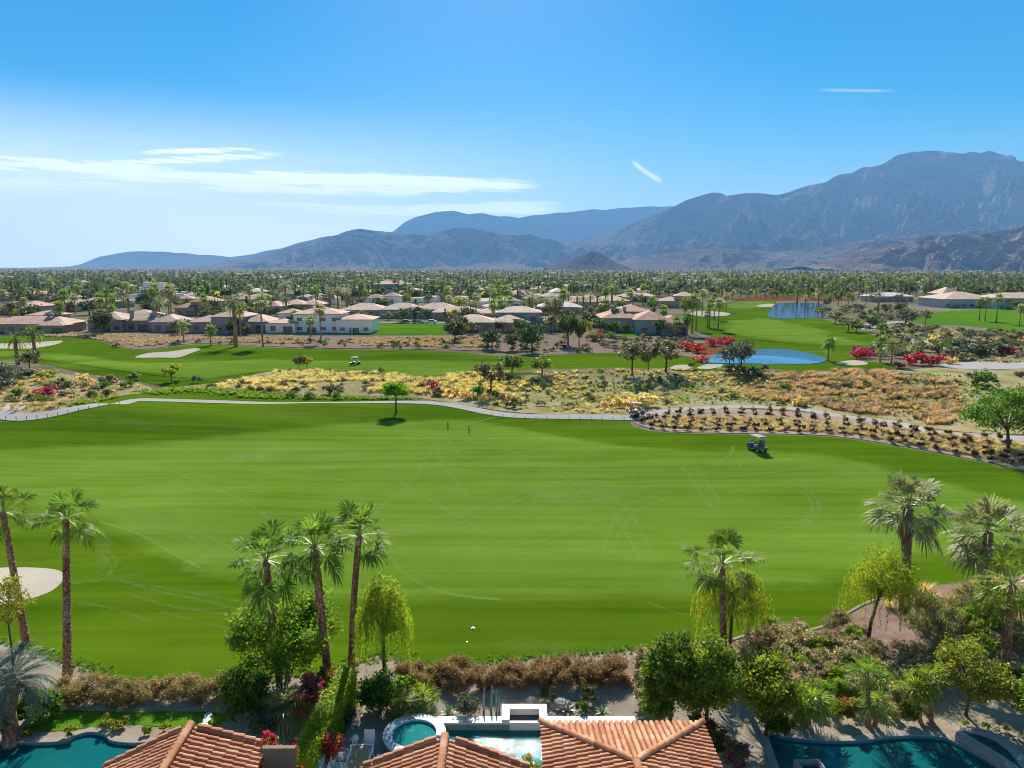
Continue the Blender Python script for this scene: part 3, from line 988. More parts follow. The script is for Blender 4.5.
bark('palm_bark', [(0.36, (0.06, 0.024, 0.014)), (0.50, (0.24, 0.115, 0.07)), (0.62, (0.52, 0.36, 0.26))], 7, 9)
bark('palm_bark_grey', [(0.35, (0.09, 0.065, 0.05)), (0.65, (0.26, 0.205, 0.16))], 7, 4)
bark('tree_bark', [(0.3, (0.045, 0.03, 0.02)), (0.7, (0.15, 0.11, 0.08))], 3, 12)
plain('petiole', (0.20, 0.24, 0.06), 0.5, 0.5)

# ------------------------------------------------------------------ plants: shapes
def quads_from(C, U, W, ln, wd):
    """diamond leaves: centre, long axis, cross axis"""
    n = len(C)
    V = np.empty((n, 4, 3), dtype=np.float32)
    ln = np.asarray(ln).reshape(-1, 1)
    wd = np.asarray(wd).reshape(-1, 1)
    V[:, 0] = C - U * ln
    V[:, 1] = C + W * wd
    V[:, 2] = C + U * ln
    V[:, 3] = C - W * wd
    return V.reshape(-1, 3), np.arange(n * 4, dtype=np.int32).reshape(n, 4)

def unit(a):
    return a / np.maximum(1e-9, np.linalg.norm(a, axis=-1, keepdims=True))

def cloud(r_, centres, radii, per, leaf, flat=0.0, aspect=0.6, squash=0.8, droop=0.0):
    """leaves scattered through clumps, denser towards each clump's outside"""
    Cs = []
    for c, rad in zip(centres, radii):
        k = max(3, int(per * (rad / np.mean(radii)) ** 2))
        d = unit(r_.normal(size=(k, 3)))
        rr = rad * (r_.random((k, 1)) ** 0.45) * (1 + 0.25 * r_.normal(size=(k, 1)))
        p = d * rr
        p[:, 2] *= squash
        Cs.append(c + p)
    C = np.concatenate(Cs)
    n = len(C)
    U = r_.normal(size=(n, 3))
    U[:, 2] *= (1 - flat)
    U[:, 2] -= droop
    U = unit(U)
    W = unit(np.cross(U, r_.normal(size=(n, 3)) * np.array([1, 1, 1 - flat * 0.5]) + np.array([0, 0, flat * 0.8])))
    s = leaf * (0.6 + 0.8 * r_.random(n))
    return quads_from(C, U, W, s, s * aspect)

def clumps(r_, n, rx, ry, rz, zc, frac=0.34, lo=0.45, top_bias=0.15):
    d = unit(r_.normal(size=(n, 3)))
    d[:, 2] = d[:, 2] * (1 - top_bias) + top_bias
    k = lo + (1 - lo) * r_.random((n, 1)) ** 0.6
    k = k * (0.82 + 0.36 * r_.random((n, 1)))
    c = d * k * np.array([rx, ry, rz]) * (1 - frac * 0.6)
    c[:, 2] += zc
    return c, frac * min(rx, rz) * (0.65 + 0.7 * r_.random(n))

def limbs(mb, top, targets, r0, seed):
    rr = random.Random(seed)
    top = Vector(top)
    for t in targets:
        t = Vector(t)
        mid = top.lerp(t, 0.5) + Vector((rr.uniform(-.1, .1), rr.uniform(-.1, .1), 0.12 * (t - top).length))
        mb.tube([top - Vector((0, 0, r0 * 1.2)), mid, t], [r0, r0 * 0.6, r0 * 0.22], 5)

def tree(name, label, cat, loc, h, rx, rz=None, ry=None, base=0.35, mat='leaf_mid', n=22, per=70, leaf=0.16, frac=0.34, seed=1, group=None, lean=(0, 0), flat=0.0,
         aspect=0.6, trunk=True, tr=None, droop=0.0, rz_=0.0, flowers=None, fl_n=200, top_bias=0.15):
    """h: whole height; crown between base*h and h"""
    r_ = np.random.default_rng(seed)
    t = thing(name, label, cat, loc, rz_, 1.0, group)
    ry = ry or rx
    z0 = base * h
    rz = rz or (h - z0) / 2
    zc = h - rz
    cs, rad = clumps(r_, n, rx, ry, rz, zc, frac, 0.45, top_bias)
    cs[:, 0] += lean[0]
    cs[:, 1] += lean[1]
    V, F = cloud(r_, cs, rad, per, leaf, flat, aspect, 0.8, droop)
    V[:, 2] = np.maximum(V[:, 2], 0.04)
    obj('crown' if trunk else 'foliage', mk(name + '_crown', V, F, mat), t)
    if flowers:
        k = r_.integers(0, len(V) // 4, fl_n)
        C = V.reshape(-1, 4, 3)[k].mean(1)
        d = unit(C - np.array([lean[0], lean[1], zc]))
        C = C + d * leaf
        U = unit(r_.normal(size=(fl_n, 3)))
        Wd = unit(np.cross(U, r_.normal(size=(fl_n, 3))))
        s = leaf * (0.7 + 0.6 * r_.random(fl_n))
        V2, F2_ = quads_from(C, U, Wd, s, s * 0.8)
        obj('blossom', mk(name + '_blossom', V2, F2_, flowers), t)
    if trunk:
        mb = MB()
        tr = tr or 0.028 * h
        fork = Vector((lean[0] * 0.6, lean[1] * 0.6, max(0.3, zc - rz * 0.55)))
        mb.tube([(0, 0, -0.3), (lean[0] * .12, lean[1] * .12, fork.z * 0.4), fork], [tr * 1.35, tr, tr * 0.75], 8)
        limbs(mb, fork, [cs[i] for i in range(min(7, len(cs)))], tr * 0.6, seed)
        obj('trunk', mb.mesh(name + '_trunk', 'tree_bark', True), t)
    return t

def fan_leaf(o, d, up, L, Rf, nseg, droop, r_, V, F, PV, PF, spread=115, width=0.09):
    """one fan-shaped palm leaf: stalk, then segments radiating from its end"""
    d = unit(d)
    side = unit(np.cross(d, up))
    nrm = unit(np.cross(side, d))
    sag = np.array([0, 0, -1.0])
    mid = o + d * L * 0.55 + sag * L * 0.03
    end = o + d * L + sag * L * 0.14 * droop
    for a, b, w in ((o, mid, 0.035), (mid, end, 0.025)):
        i = len(PV)
        PV += [a - side * w, a + side * w, b + side * w * .8, b - side * w * .8]
        PF.append((i, i + 1, i + 2, i + 3))
    dd = unit(end - mid)
    for k in range(nseg):
        a = math.radians(-spread + 2 * spread * (k + r_.uniform(-.3, .3)) / (nseg - 1))
        v = dd * math.cos(a) + side * math.sin(a)
        v = unit(v + nrm * (0.18 * abs(math.sin(a))) + r_.normal(size=3) * 0.05)
        ln = Rf * (0.72 + 0.28 * math.cos(a * 0.7)) * r_.uniform(0.85, 1.1)
        w = width * Rf
        sd = unit(np.cross(v, nrm)) * w
        p1 = end + v * ln * 0.5 + nrm * 0.02
        p2 = end + v * ln * 0.84 + sag * ln * 0.07 * droop
        p3 = end + v * ln * 1.0 + sag * ln * (0.24 * droop)
        i = len(V)
        V += [end, p1 - sd * .5, p1 + sd * .5, p2 - sd * .32, p2 + sd * .32, p3]
        F.append((i, i + 1, i + 2))
        F.append((i + 1, i + 3, i + 4, i + 2))
        F.append((i + 3, i + 5, i + 4))

def fan_crown(seed, nf, L, Rf, nseg=18, lo=-55, hi=85, droop=1.0, width=0.09):
    r_ = np.random.default_rng(seed)
    V, F, PV, PF = [], [], [], []
    for i in range(nf):
        e = lo + (hi - lo) * ((i + 0.5) / nf) ** 0.9 + r_.uniform(-12, 12)
        a = i * 2.39996 + r_.uniform(-.5, .5)
        er = math.radians(e)
        d = np.array([math.cos(a) * math.cos(er), math.sin(a) * math.cos(er), math.sin(er)])
        up = np.array([0, 0, 1.0]) if abs(e) < 75 else np.array([math.cos(a), math.sin(a), 0.3])
        s = r_.uniform(0.68, 1.18)
        fan_leaf(np.array([0, 0, 0.0]) + np.array([math.cos(a), math.sin(a), 0]) * 0.08, d, up, L * s, Rf * s * (0.85 if e > 60 else 1), nseg, droop * (1.3 - e / 120), r_, V, F, PV, PF, width=width)
    return V, F, PV, PF

def palm(name, label, loc, top, nf=34, L=0.8, Rf=1.0, mat='frond_green', seed=1, r0=0.26, r1=0.17, nseg=18, lo=-50, hi=85, barkm='palm_bark', skirt=0, group=None, bend=0.0, cat='palm tree',
         rings=True, width=0.09):
    loc = Vector(loc)
    top = Vector(top) - loc
    t = thing(name, label, cat, loc, 0, 1.0, group)
    mb = MB()
    h = top.length
    n = max(4, int(h / 0.11)) if rings else 7
    pts, rad = [], []
    rr = random.Random(seed)
    for i in range(n + 1):
        u = i / n
        p = Vector((0, 0, -0.3)).lerp(top, u)
        p += Vector((bend * math.sin(u * math.pi), 0, 0))
        pts.append(p)
        flare = 1 + 0.5 * math.exp(-u * h / 0.5)
        rad.append((r0 + (r1 - r0) * u) * flare * (1 + (0.09 if i % 2 else -0.05) * rr.uniform(.5, 1.3) if rings else 1))
    mb.tube(pts, rad, 10 if rings else 6)
    obj('trunk', mb.mesh(name + '_trunk', barkm, False), t)
    V, F, PV, PF = fan_crown(seed, nf, L, Rf, nseg, lo, hi, width=width)
    obj('crown', mk(name + '_crown', V, F, mat), t, top)
    if rings:
        obj('leaf_stalks', mk(name + '_stalks', PV, PF, 'petiole'), t, top)
    if skirt:
        V, F, PV, PF = fan_crown(seed + 50, skirt, L * 0.5, Rf * 0.8, 10, -88, -62, width=width)
        V = [v * np.array([0.55, 0.55, 1.0]) for v in V]
        obj('dead_frond_skirt', mk(name + '_skirt', V, F, 'frond_dry'), t, top - Vector((0, 0, 0.35)))
    return t

def feather_crown(seed, nf, Lf, lo=-20, hi=75, leafl=0.35, n=26, arch=1.0, lw=0.025):
    r_ = np.random.default_rng(seed)
    V, F = [], []
    for i in range(nf):
        e = math.radians(lo + (hi - lo) * (i + .5) / nf + r_.uniform(-6, 6))
        a = i * 2.39996 + r_.uniform(-.3, .3)
        ln = Lf * r_.uniform(.85, 1.08)
        p = np.array([0, 0, 0.0])
        h = np.array([math.cos(a), math.sin(a), 0])
        side = np.array([-math.sin(a), math.cos(a), 0])
        for k in range(n):
            u = k / n
            ee = e - arch * 1.5 * u ** 1.4
            d = h * math.cos(ee) + np.array([0, 0, math.sin(ee)])
            q = p + d * ln / n
            i0 = len(V)
            V += [p - side * lw * .6, p + side * lw * .6, q + side * lw * .5, q - side * lw * .5]
            F.append((i0, i0 + 1, i0 + 2, i0 + 3))
            if u > 0.1:
                ll = leafl * math.sin(math.pi * (0.12 + 0.86 * u)) ** 0.6 * r_.uniform(.85, 1.1)
                for sg in (-1, 1):
                    v = unit(side * sg + d * 0.7 + np.array([0, 0, -0.28]) + r_.normal(size=3) * 0.06)
                    w = unit(np.cross(v, side * 0.2 + np.array([0, 0, 1]))) * lw
                    i0 = len(V)
                    V += [q - w, q + w, q + v * ll]
                    F.append((i0, i0 + 1, i0 + 2))
            p = q
    return V, F

def rosette(name, label, cat, loc, n, L, w, mat='agave_blade', seed=1, lo=10, hi=85, bendd=0.3, group=None):
    r_ = np.random.default_rng(seed)
    V, F = [], []
    for i in range(n):
        a = i * 2.39996
        e = math.radians(lo + (hi - lo) * i / n)
        h = np.array([math.cos(a), math.sin(a), 0])
        s = np.array([-math.sin(a), math.cos(a), 0]) * w
        d = h * math.cos(e) + np.array([0, 0, math.sin(e)])
        l = L * r_.uniform(.8, 1.1)
        p1 = d * l * .5
        p2 = d * l + np.array([0, 0, -bendd * l * math.cos(e)])
        i0 = len(V)
        V += [-s * .6, s * .6, p1 + s, p1 - s, p2]
        F += [(i0, i0 + 1, i0 + 2, i0 + 3), (i0 + 3, i0 + 2, i0 + 4)]
    me = mk(name, V, F, mat)
    o = obj(name, me, None, loc)
    o['label'] = label
    o['category'] = cat
    if group:
        o['group'] = group
    return o

def tuft_mesh(seed, n, h, spread, w):
    r_ = np.random.default_rng(seed)
    V, F = [], []
    for i in range(n):
        a = r_.uniform(0, 6.283)
        o_ = np.array([math.cos(a), math.sin(a), 0]) * r_.uniform(0, .25) * spread
        d = np.array([math.cos(a) * r_.uniform(.2, 1) * spread, math.sin(a) * r_.uniform(.2, 1) * spread, h * r_.uniform(.6, 1.05)])
        s = np.array([-math.sin(a), math.cos(a), 0]) * w
        m_ = o_ + d * np.array([.45, .45, .65])
        i0 = len(V)
        V += [o_ - s, o_ + s, m_ + s, m_ - s, o_ + d]
        F += [(i0, i0 + 1, i0 + 2, i0 + 3), (i0 + 3, i0 + 2, i0 + 4)]
    return V, F

def scatter(name, protos, places, mats, kind='stuff', mi_of=None, **tags):
    """many copies of small shapes merged into one object: places = (x, y, z, rot, scale, which)"""
    Vs, Qs, Ts, mq, mt_ = [], [], [], [], []
    off = 0
    pre = []
    for (V, F) in protos:
        V = np.asarray(V, dtype=np.float32).reshape(-1, 3)
        q = np.array([f for f in F if len(f) == 4], dtype=np.int32).reshape(-1, 4)
        t_ = np.array([f for f in F if len(f) == 3], dtype=np.int32).reshape(-1, 3)
        pre.append((V, q, t_))
    for (x, y, z, r, s, w) in places:
        V, q, t_ = pre[w]
        c_, s_ = math.cos(r), math.sin(r)
        sx, sz = (s, s) if not isinstance(s, tuple) else s
        A = np.empty_like(V)
        A[:, 0] = (V[:, 0] * c_ - V[:, 1] * s_) * sx + x
        A[:, 1] = (V[:, 0] * s_ + V[:, 1] * c_) * sx + y
        A[:, 2] = V[:, 2] * sz + z
        Vs.append(A)
        Qs.append(q + off)
        Ts.append(t_ + off)
        k = mi_of[w] if mi_of else 0
        mq.append(np.full(len(q), k))
        mt_.append(np.full(len(t_), k))
        off += len(V)
    V = np.concatenate(Vs)
    Q, T = np.concatenate(Qs), np.concatenate(Ts)
    mi = np.concatenate([np.concatenate(mq) if len(Q) else np.zeros(0), np.concatenate(mt_) if len(T) else np.zeros(0)])
    return obj(name, mk(name, V, [Q, T], mats, False, mi), kind=kind, **tags)

# ------------------------------------------------------------------ houses
def tile_mat(name, c1, c2, c3, pitch=0.35):
    m = MT(name)
    co = m.coord(kind='object')
    v = m.noise(co, 1.6, 5, 0.7)
    v2 = m.noise(co, 0.25, 3, 0.6)
    f = m.math('ADD', m.math('MULTIPLY', v, 0.6), m.math('MULTIPLY', v2, 0.4))
    return m.done(m.bsdf(m.ramp(f, [(0.35, c1), (0.5, c2), (0.65, c3)]), 0.85, 0.15, m.bump(v, 0.8, 0.15)))
tile_mat('tile_beige', (0.24, 0.165, 0.12), (0.37, 0.275, 0.21), (0.48, 0.385, 0.31))
tile_mat('tile_pink', (0.27, 0.155, 0.12), (0.41, 0.26, 0.20), (0.53, 0.38, 0.31))
tile_mat('tile_terracotta', (0.22, 0.10, 0.065), (0.35, 0.19, 0.13), (0.44, 0.29, 0.22))
tile_mat('tile_pale', (0.33, 0.29, 0.25), (0.45, 0.41, 0.37), (0.60, 0.57, 0.53))
plain('stucco_tan', (0.30, 0.245, 0.20), 0.9, 0.1)
plain('stucco_lavender', (0.30, 0.27, 0.29), 0.9, 0.1)
plain('stucco_white', (0.76, 0.75, 0.73), 0.9, 0.1, var=0.05)
plain('stucco_blue', (0.26, 0.31, 0.36), 0.9, 0.1)
plain('stucco_sand', (0.38, 0.32, 0.26), 0.9, 0.1)
plain('glass_dark', (0.03, 0.045, 0.06), 0.12, 0.8)
plain('trim_dark', (0.07, 0.05, 0.04), 0.6, 0.3)
plain('trim_white', (0.75, 0.74, 0.72), 0.6, 0.3, var=0.04)

def hip_roof(x0, x1, y0, y1, z, rise, over=0.7, th=0.22):
    x0, x1, y0, y1 = x0 - over, x1 + over, y0 - over, y1 + over
    W_, D_ = x1 - x0, y1 - y0
    mb = MB()
    if W_ >= D_:
        a, b = (x0 + D_ / 2, (y0 + y1) / 2, z + rise), (x1 - D_ / 2 + 0.01, (y0 + y1) / 2, z + rise)
    else:
        a, b = ((x0 + x1) / 2, y0 + W_ / 2, z + rise), ((x0 + x1) / 2, y1 - W_ / 2 + 0.01, z + rise)
    lo = [(x0, y0, z - th), (x1, y0, z - th), (x1, y1, z - th), (x0, y1, z - th)]
    up = [(x0, y0, z), (x1, y0, z), (x1, y1, z), (x0, y1, z)]
    V = lo + up + [a, b]
    F = [(3, 2, 1, 0), (0, 1, 5, 4), (1, 2, 6, 5), (2, 3, 7, 6), (3, 0, 4, 7)]
    if W_ >= D_:
        F += [(4, 5, 9, 8), (5, 6, 9), (6, 7, 8, 9), (7, 4, 8)]
    else:
        F += [(4, 5, 8), (5, 6, 9, 8), (6, 7, 9), (7, 4, 8, 9)]
    return mb.add(V, F)

def window_mesh(w, h, arch=False):
    mb = MB()
    if arch:
        n = 8
        pr = [(-w / 2, 0), (w / 2, 0)] + [(w / 2 * math.cos(math.pi * k / n), h - w / 2 + w / 2 * math.sin(math.pi * k / n)) for k in range(n + 1)]
        V = [(x, -0.06, z) for x, z in pr] + [(x, 0.02, z) for x, z in pr]
        k = len(pr)
        mb.add(V, [tuple(range(k))] + [(i, i + k, (i + 1) % k + k, (i + 1) % k) for i in range(k)], 0)
    else:
        mb.box(-w / 2, w / 2, -0.05, 0.02, 0, h, 0)
        f = 0.07
        mb.box(-w / 2 - f, w / 2 + f, -0.09, 0.01, -f, -0.001, 1)
        mb.box(-w / 2 - f, w / 2 + f, -0.09, 0.01, h + 0.001, h + f, 1)
        mb.box(-w / 2 - f, -w / 2 - 0.001, -0.088, 0.01, 0, h, 1)
        mb.box(w / 2 + 0.001, w / 2 + f, -0.088, 0.01, 0, h, 1)
        mb.box(-0.03, 0.03, -0.085, -0.052, 0, h, 1)
    return mb
WIN = {}
def win(w, h, arch, frame):
    k = (w, h, arch, frame)
    if k not in WIN:
        WIN[k] = window_mesh(w, h, arch).mesh('window', ['glass_dark', frame])
    return WIN[k]

def house(name, label, loc, wings, wallm, roofm, rz=0.0, chimneys=(), frame='trim_dark', wins=True, group=None, arch=False, cat='house', flat=False):
    """wings: (x0, x1, y0, y1, z0, z1, rise)"""
    t = thing(name, label, cat, loc, rz, 1.0, group)
    for i, (x0, x1, y0, y1, z0, z1, rise) in enumerate(wings):
        e = 0.003 * i
        obj('wall', MB().box(x0 + e, x1 - e, y0 + e, y1 - e, z0, z1).mesh('wall', wallm), t)
        if rise > 0:
            rf = obj('roof', hip_roof(x0, x1, y0, y1, z1 + 0.2 + e, rise).mesh('roof', roofm), t)
        else:
            mb = MB().box(x0 - .25, x1 + .25, y0 - .25, y1 + .25, z1 + e, z1 + 0.35 + e)
            rf = obj('roof', mb.mesh('roof', roofm), t)
        for (cx, cy, ch) in chimneys if i == 0 else ():
            mb = MB().box(cx - .55, cx + .55, cy - .5, cy + .5, 0.4, ch).box(cx - .7, cx + .7, cy - .65, cy + .65, ch + 0.002, ch + 0.3)
            obj('chimney', mb.mesh('chimney', wallm), rf)
        if wins:
            W_ = x1 - x0
            k = max(1, int(W_ / 3.8))
            for q in range(k):
                x = x0 + W_ * (q + .5) / k
                hh = 2.1 if (z1 - z0) < 4 else 1.6
                big = (q % 3 == 1)  # wide dark glass stands in for the shade of open terraces
                for fl in range(1 if z1 - z0 < 5 else 2):
                    zb = z0 + fl * 3.1 + (0.15 if big else 0.7)
                    if zb + hh > z1 - 0.3:
                        continue
                    obj('window', win(3.2 if big else 1.7, hh if big else hh - 0.4, arch and not big, frame), t, (x, y0, zb))
    return t

# ------------------------------------------------------------------ houses along the second fairway
def G(px, py):
    return P(px, py)
def S(p):
    return p.y / FPX          # metres per pixel at that distance
HB = []                       # footprints to keep trees out of
def place_house(px, py, wpx, depth, **k):
    p = G(px, py)
    return p, wpx * S(p)
LAND = []
def reg(p, r, phrase):
    HB.append((p.x, p.y + 4, r))
    LAND.append((p.x, p.y, phrase))

p = G(28, 334); reg(p, 15, 'pink roofed villa')
house('villa', 'long low brown villa with a pink tiled roof behind the upper left bunker', p,
      [(-16, 13, 0, 12, 0, 3.3, 2.2), (-6, 4, 9, 18, 0, 5.6, 1.4), (6, 14, -3, 2, 0, 3.0, 1.2)], 'stucco_tan', 'tile_pink')
p = G(130, 332); reg(p, 17, 'beige roofed villa')
house('villa', 'tan villa with beige tiled roofs and two tall chimneys above the dry planting', p,
      [(-15, -3, 1, 14, 0, 4.0, 2.4), (-3, 9, 3, 16, 0, 3.6, 2.6), (8, 17, -1, 11, 0, 3.4, 2.2), (-9, 2, 12, 22, 0, 4.6, 2.0)], 'stucco_lavender', 'tile_beige', chimneys=((-1, 4, 7.0), (6, 6, 6.6)))
p = G(222, 333); reg(p, 15, 'arched stucco villa')
house('villa', 'grey lavender stucco villa with arched openings and a domed chimney beside the tall twin palms', p,
      [(-12, -2, 2, 12, 0, 3.4, 2.0), (-3, 8, -1, 12, 0, 5.4, 2.0), (7, 15, 1, 13, 0, 3.6, 2.0)], 'stucco_lavender', 'tile_pink', chimneys=((-1, 3, 6.2),), arch=True)
p = G(316, 333); reg(p, 20, 'white villa')
house('villa', 'white two storey villa with pale pink roof beside the bright clipped lawn', p,
      [(-8, 8, 2, 14, 0, 6.2, 1.8), (-17, -7, 0, 10, 0, 3.2, 1.2), (7, 19, 0, 12, 0, 4.4, 1.6), (-15, -8, 8, 16, 0, 6.0, 1.4)], 'stucco_white', 'tile_pink', frame='trim_white')
for lab, x0, x1, yy, sc in (('low white garden wall along the edge of the bright clipped lawn', 350, 366, 331, 1),):
    a, b = G(352, 334), G(366, 323.5)
    d = (b - a)
    mb = MB()
    n_ = Vector((-d.y, d.x, 0)).normalized() * 0.12
    mb.obox((0, 0, 0.9), (d.x / 2, d.y / 2, 0), (n_.x, n_.y, 0), (0, 0, 0.9))
    mb.obox((0, 0, 1.86), (d.x / 2, d.y / 2, 0), (n_.x * 1.6, n_.y * 1.6, 0), (0, 0, 0.058))
    o = obj('garden_wall', mb.mesh('garden_wall', 'stucco_white'), None, (a + b) / 2)
    o['label'] = lab; o['category'] = 'garden wall'
p = G(376, 318); reg(p, 15, 'sand coloured house')
house('house', 'sand coloured single storey house with pink hipped roofs behind the white villa', p,
      [(-16, 4, 2, 16, 0, 3.2, 2.6), (2, 20, 0, 14, 0, 3.6, 2.4)], 'stucco_sand', 'tile_beige')
p = G(420, 319); reg(p, 16, 'house behind the cars')
house('house', 'blue grey house with beige tiled roof behind the parked cars and the clipped lawn', p,
      [(-18, 0, 4, 16, 0, 3.6, 2.4), (-2, 16, 2, 15, 0, 3.8, 2.6)], 'stucco_blue', 'tile_beige')
p = G(466, 321); reg(p, 14, 'grey roofed house')
house('house', 'low house with a lavender grey roof and garage at the end of the road', p,
      [(-14, 6, 3, 15, 0, 3.2, 2.2), (4, 14, 0, 12, 0, 3.0, 1.8)], 'stucco_tan', 'tile_pink')
p = G(489, 333); reg(p, 14, 'brown roofed house')
house('house', 'brown house with wide beige roof between round dark trees right of the clipped lawn', p,
      [(-13, 2, 1, 14, 0, 3.3, 2.3), (0, 13, 2, 16, 0, 3.2, 2.3)], 'stucco_tan', 'tile_beige')
p = G(526, 332); reg(p, 12, 'two storey grey house')
house('house', 'two storey grey house with beige hip roof above the round dark trees', p,
      [(-10, 5, 2, 14, 0, 6.4, 1.9), (4, 14, 1, 12, 0, 3.2, 1.8)], 'stucco_blue', 'tile_beige')
p = G(642, 334); reg(p, 20, 'terracotta villa')
house('villa', 'blue grey villa with stepped terracotta roofs beside the pink bougainvillea bank', p,
      [(-12, 0, 6, 22, 0, 4.6, 2.6), (-2, 9, 0, 14, 0, 4.4, 2.6), (6, 14, -2, 10, 0, 3.6, 2.0), (-6, 6, 18, 30, 0, 6.0, 2.2)], 'stucco_blue', 'tile_terracotta', chimneys=((-8, 12, 8.2), (-4, 12, 8.0)))
p = G(592, 310); reg(p, 22, 'date palm house')
house('house', 'tan house half hidden by the thick trunked date palms', p,
      [(-18, 4, 2, 18, 0, 4.0, 2.6), (2, 20, 4, 20, 0, 4.4, 2.8)], 'stucco_sand', 'tile_pink')
p = G(1006, 309.5); reg(p, 40, 'clubhouse')
house('clubhouse', 'broad clubhouse with sprawling tan roofs and blue shaded walls beyond the driving range', p,
      [(-24, 6, 14, 40, 0, 4.6, 3.6), (-3, 40, 2, 24, 0, 5.6, 2.6), (-10, 2, 40, 54, 0, 6.5, 3.6)], 'stucco_blue', 'tile_beige', cat='clubhouse')
p = G(893, 302); reg(p, 26, 'white canopy')
house('pavilion', 'pale grey pavilion with a shallow white canopy roof among the avenue palms', p,
      [(-13, 13, 0, 16, 0, 3.4, 2.2)], 'stucco_blue', 'tile_pale', cat='pavilion')
p = G(397, 298); reg(p, 22, 'lavender house')
house('house', 'two storey lavender house with a pink roof in the middle of the suburb', p,
      [(-22, 18, 0, 20, 0, 5.0, 2.2), (-18, 8, 6, 20, 5.0, 9.5, 2.5)], 'stucco_lavender', 'tile_pink')
p = G(153, 303); reg(p, 18, 'white stacked house')
house('house', 'white flat roofed house of stacked storeys beside a large dark tree', p,
      [(-15, 12, 0, 16, 0, 5.0, 0), (-10, 6, 4, 14, 5.4, 9.0, 0), (-8, 4, 5, 12, 9.4, 12.0, 0)], 'stucco_white', 'tile_pale', frame='trim_white')
p = G(60, 291); reg(p, 22, 'pale double house')
house('house', 'pair of pale box shaped storeys rising from the far left trees', p,
      [(-22, -4, 0, 16, 0, 7.0, 0), (4, 22, 2, 18, 0, 8.0, 0)], 'stucco_white', 'tile_pale')
# more houses of the suburb, each described by its colours and its whereabouts
MIDH = [(12, 315, 'stucco_tan', 'tile_pink'), (60, 312, 'stucco_sand', 'tile_terracotta'), (98, 308, 'stucco_tan', 'tile_pink'), (190, 316, 'stucco_tan', 'tile_terracotta'),
        (185, 301, 'stucco_white', 'tile_pale'), (245, 302, 'stucco_blue', 'tile_pale'), (300, 312, 'stucco_tan', 'tile_pink'), (262, 314, 'stucco_sand', 'tile_pink'),
        (284, 296, 'stucco_sand', 'tile_beige'), (350, 294, 'stucco_lavender', 'tile_pale'), (440, 297, 'stucco_white', 'tile_pale'), (473, 299, 'stucco_blue', 'tile_pale'),
        (500, 298, 'stucco_white', 'tile_pale'), (505, 315, 'stucco_white', 'tile_beige'), (555, 302, 'stucco_tan', 'tile_pale'), (560, 315, 'stucco_sand', 'tile_pale'),
        (603, 296, 'stucco_white', 'tile_pale'), (640, 297, 'stucco_white', 'tile_beige'), (583, 294, 'stucco_lavender', 'tile_pale'), (676, 308, 'stucco_sand', 'tile_beige'),
        (700, 287, 'stucco_white', 'tile_pale'), (716, 285, 'stucco_white', 'tile_pale'), (690, 279, 'stucco_sand', 'tile_beige'), (772, 284, 'stucco_lavender', 'tile_beige'),
        (925, 286, 'stucco_sand', 'tile_pale'), (962, 287, 'stucco_sand', 'tile_beige'), (805, 291, 'stucco_sand', 'tile_beige'), (120, 296, 'stucco_sand', 'tile_pink'),
        (30, 300, 'stucco_lavender', 'tile_terracotta'), (215, 292, 'stucco_white', 'tile_pink')]
CW = {'stucco_tan': 'tan', 'stucco_sand': 'sand coloured', 'stucco_white': 'white', 'stucco_blue': 'blue grey', 'stucco_lavender': 'lavender',
      'tile_pink': 'pink tiled', 'tile_terracotta': 'terracotta', 'tile_pale': 'pale', 'tile_beige': 'beige'}

def where(x, y):
    """the nearest landmark and the side of it"""
    best = min(LAND, key=lambda l: (l[0] - x) ** 2 + ((l[1] - y) * 0.7) ** 2)
    dx, dy = x - best[0], y - best[1]
    if abs(dx) > abs(dy) * 0.6:
        s = 'east of' if dx < 0 else 'west of'
        s = 'to the left of' if dx < 0 else 'to the right of'
    else:
        s = 'behind' if dy > 0 else 'in front of'
    far = math.hypot(dx, dy)
    if 'to the' in s and far > 70:
        s = s.replace('to the', 'well')
    return ('well ' if far > 70 and s == 'behind' else '') + s + ' the ' + best[2]

for i, (a, b, wm_, rm_) in enumerate(MIDH):
    p = G(a, b)
    rr = random.Random(i)
    w = rr.uniform(7, 10.5)
    house('house', f'{CW[wm_]} house, {CW[rm_]} roof, {where(p.x, p.y)}', p,
          [(-w, w * .3, 0, 12, 0, 3.6, 2.2 if wm_ != 'stucco_white' or i % 2 else 0), (-w * .1, w, 2, 15, 0, rr.choice([3.4, 3.8, 6.2]), 2.2)], wm_, rm_, rz=rr.uniform(-.3, .3),
          group='small houses scattered over the plain')
    HB.append((p.x, p.y + 6, 15))
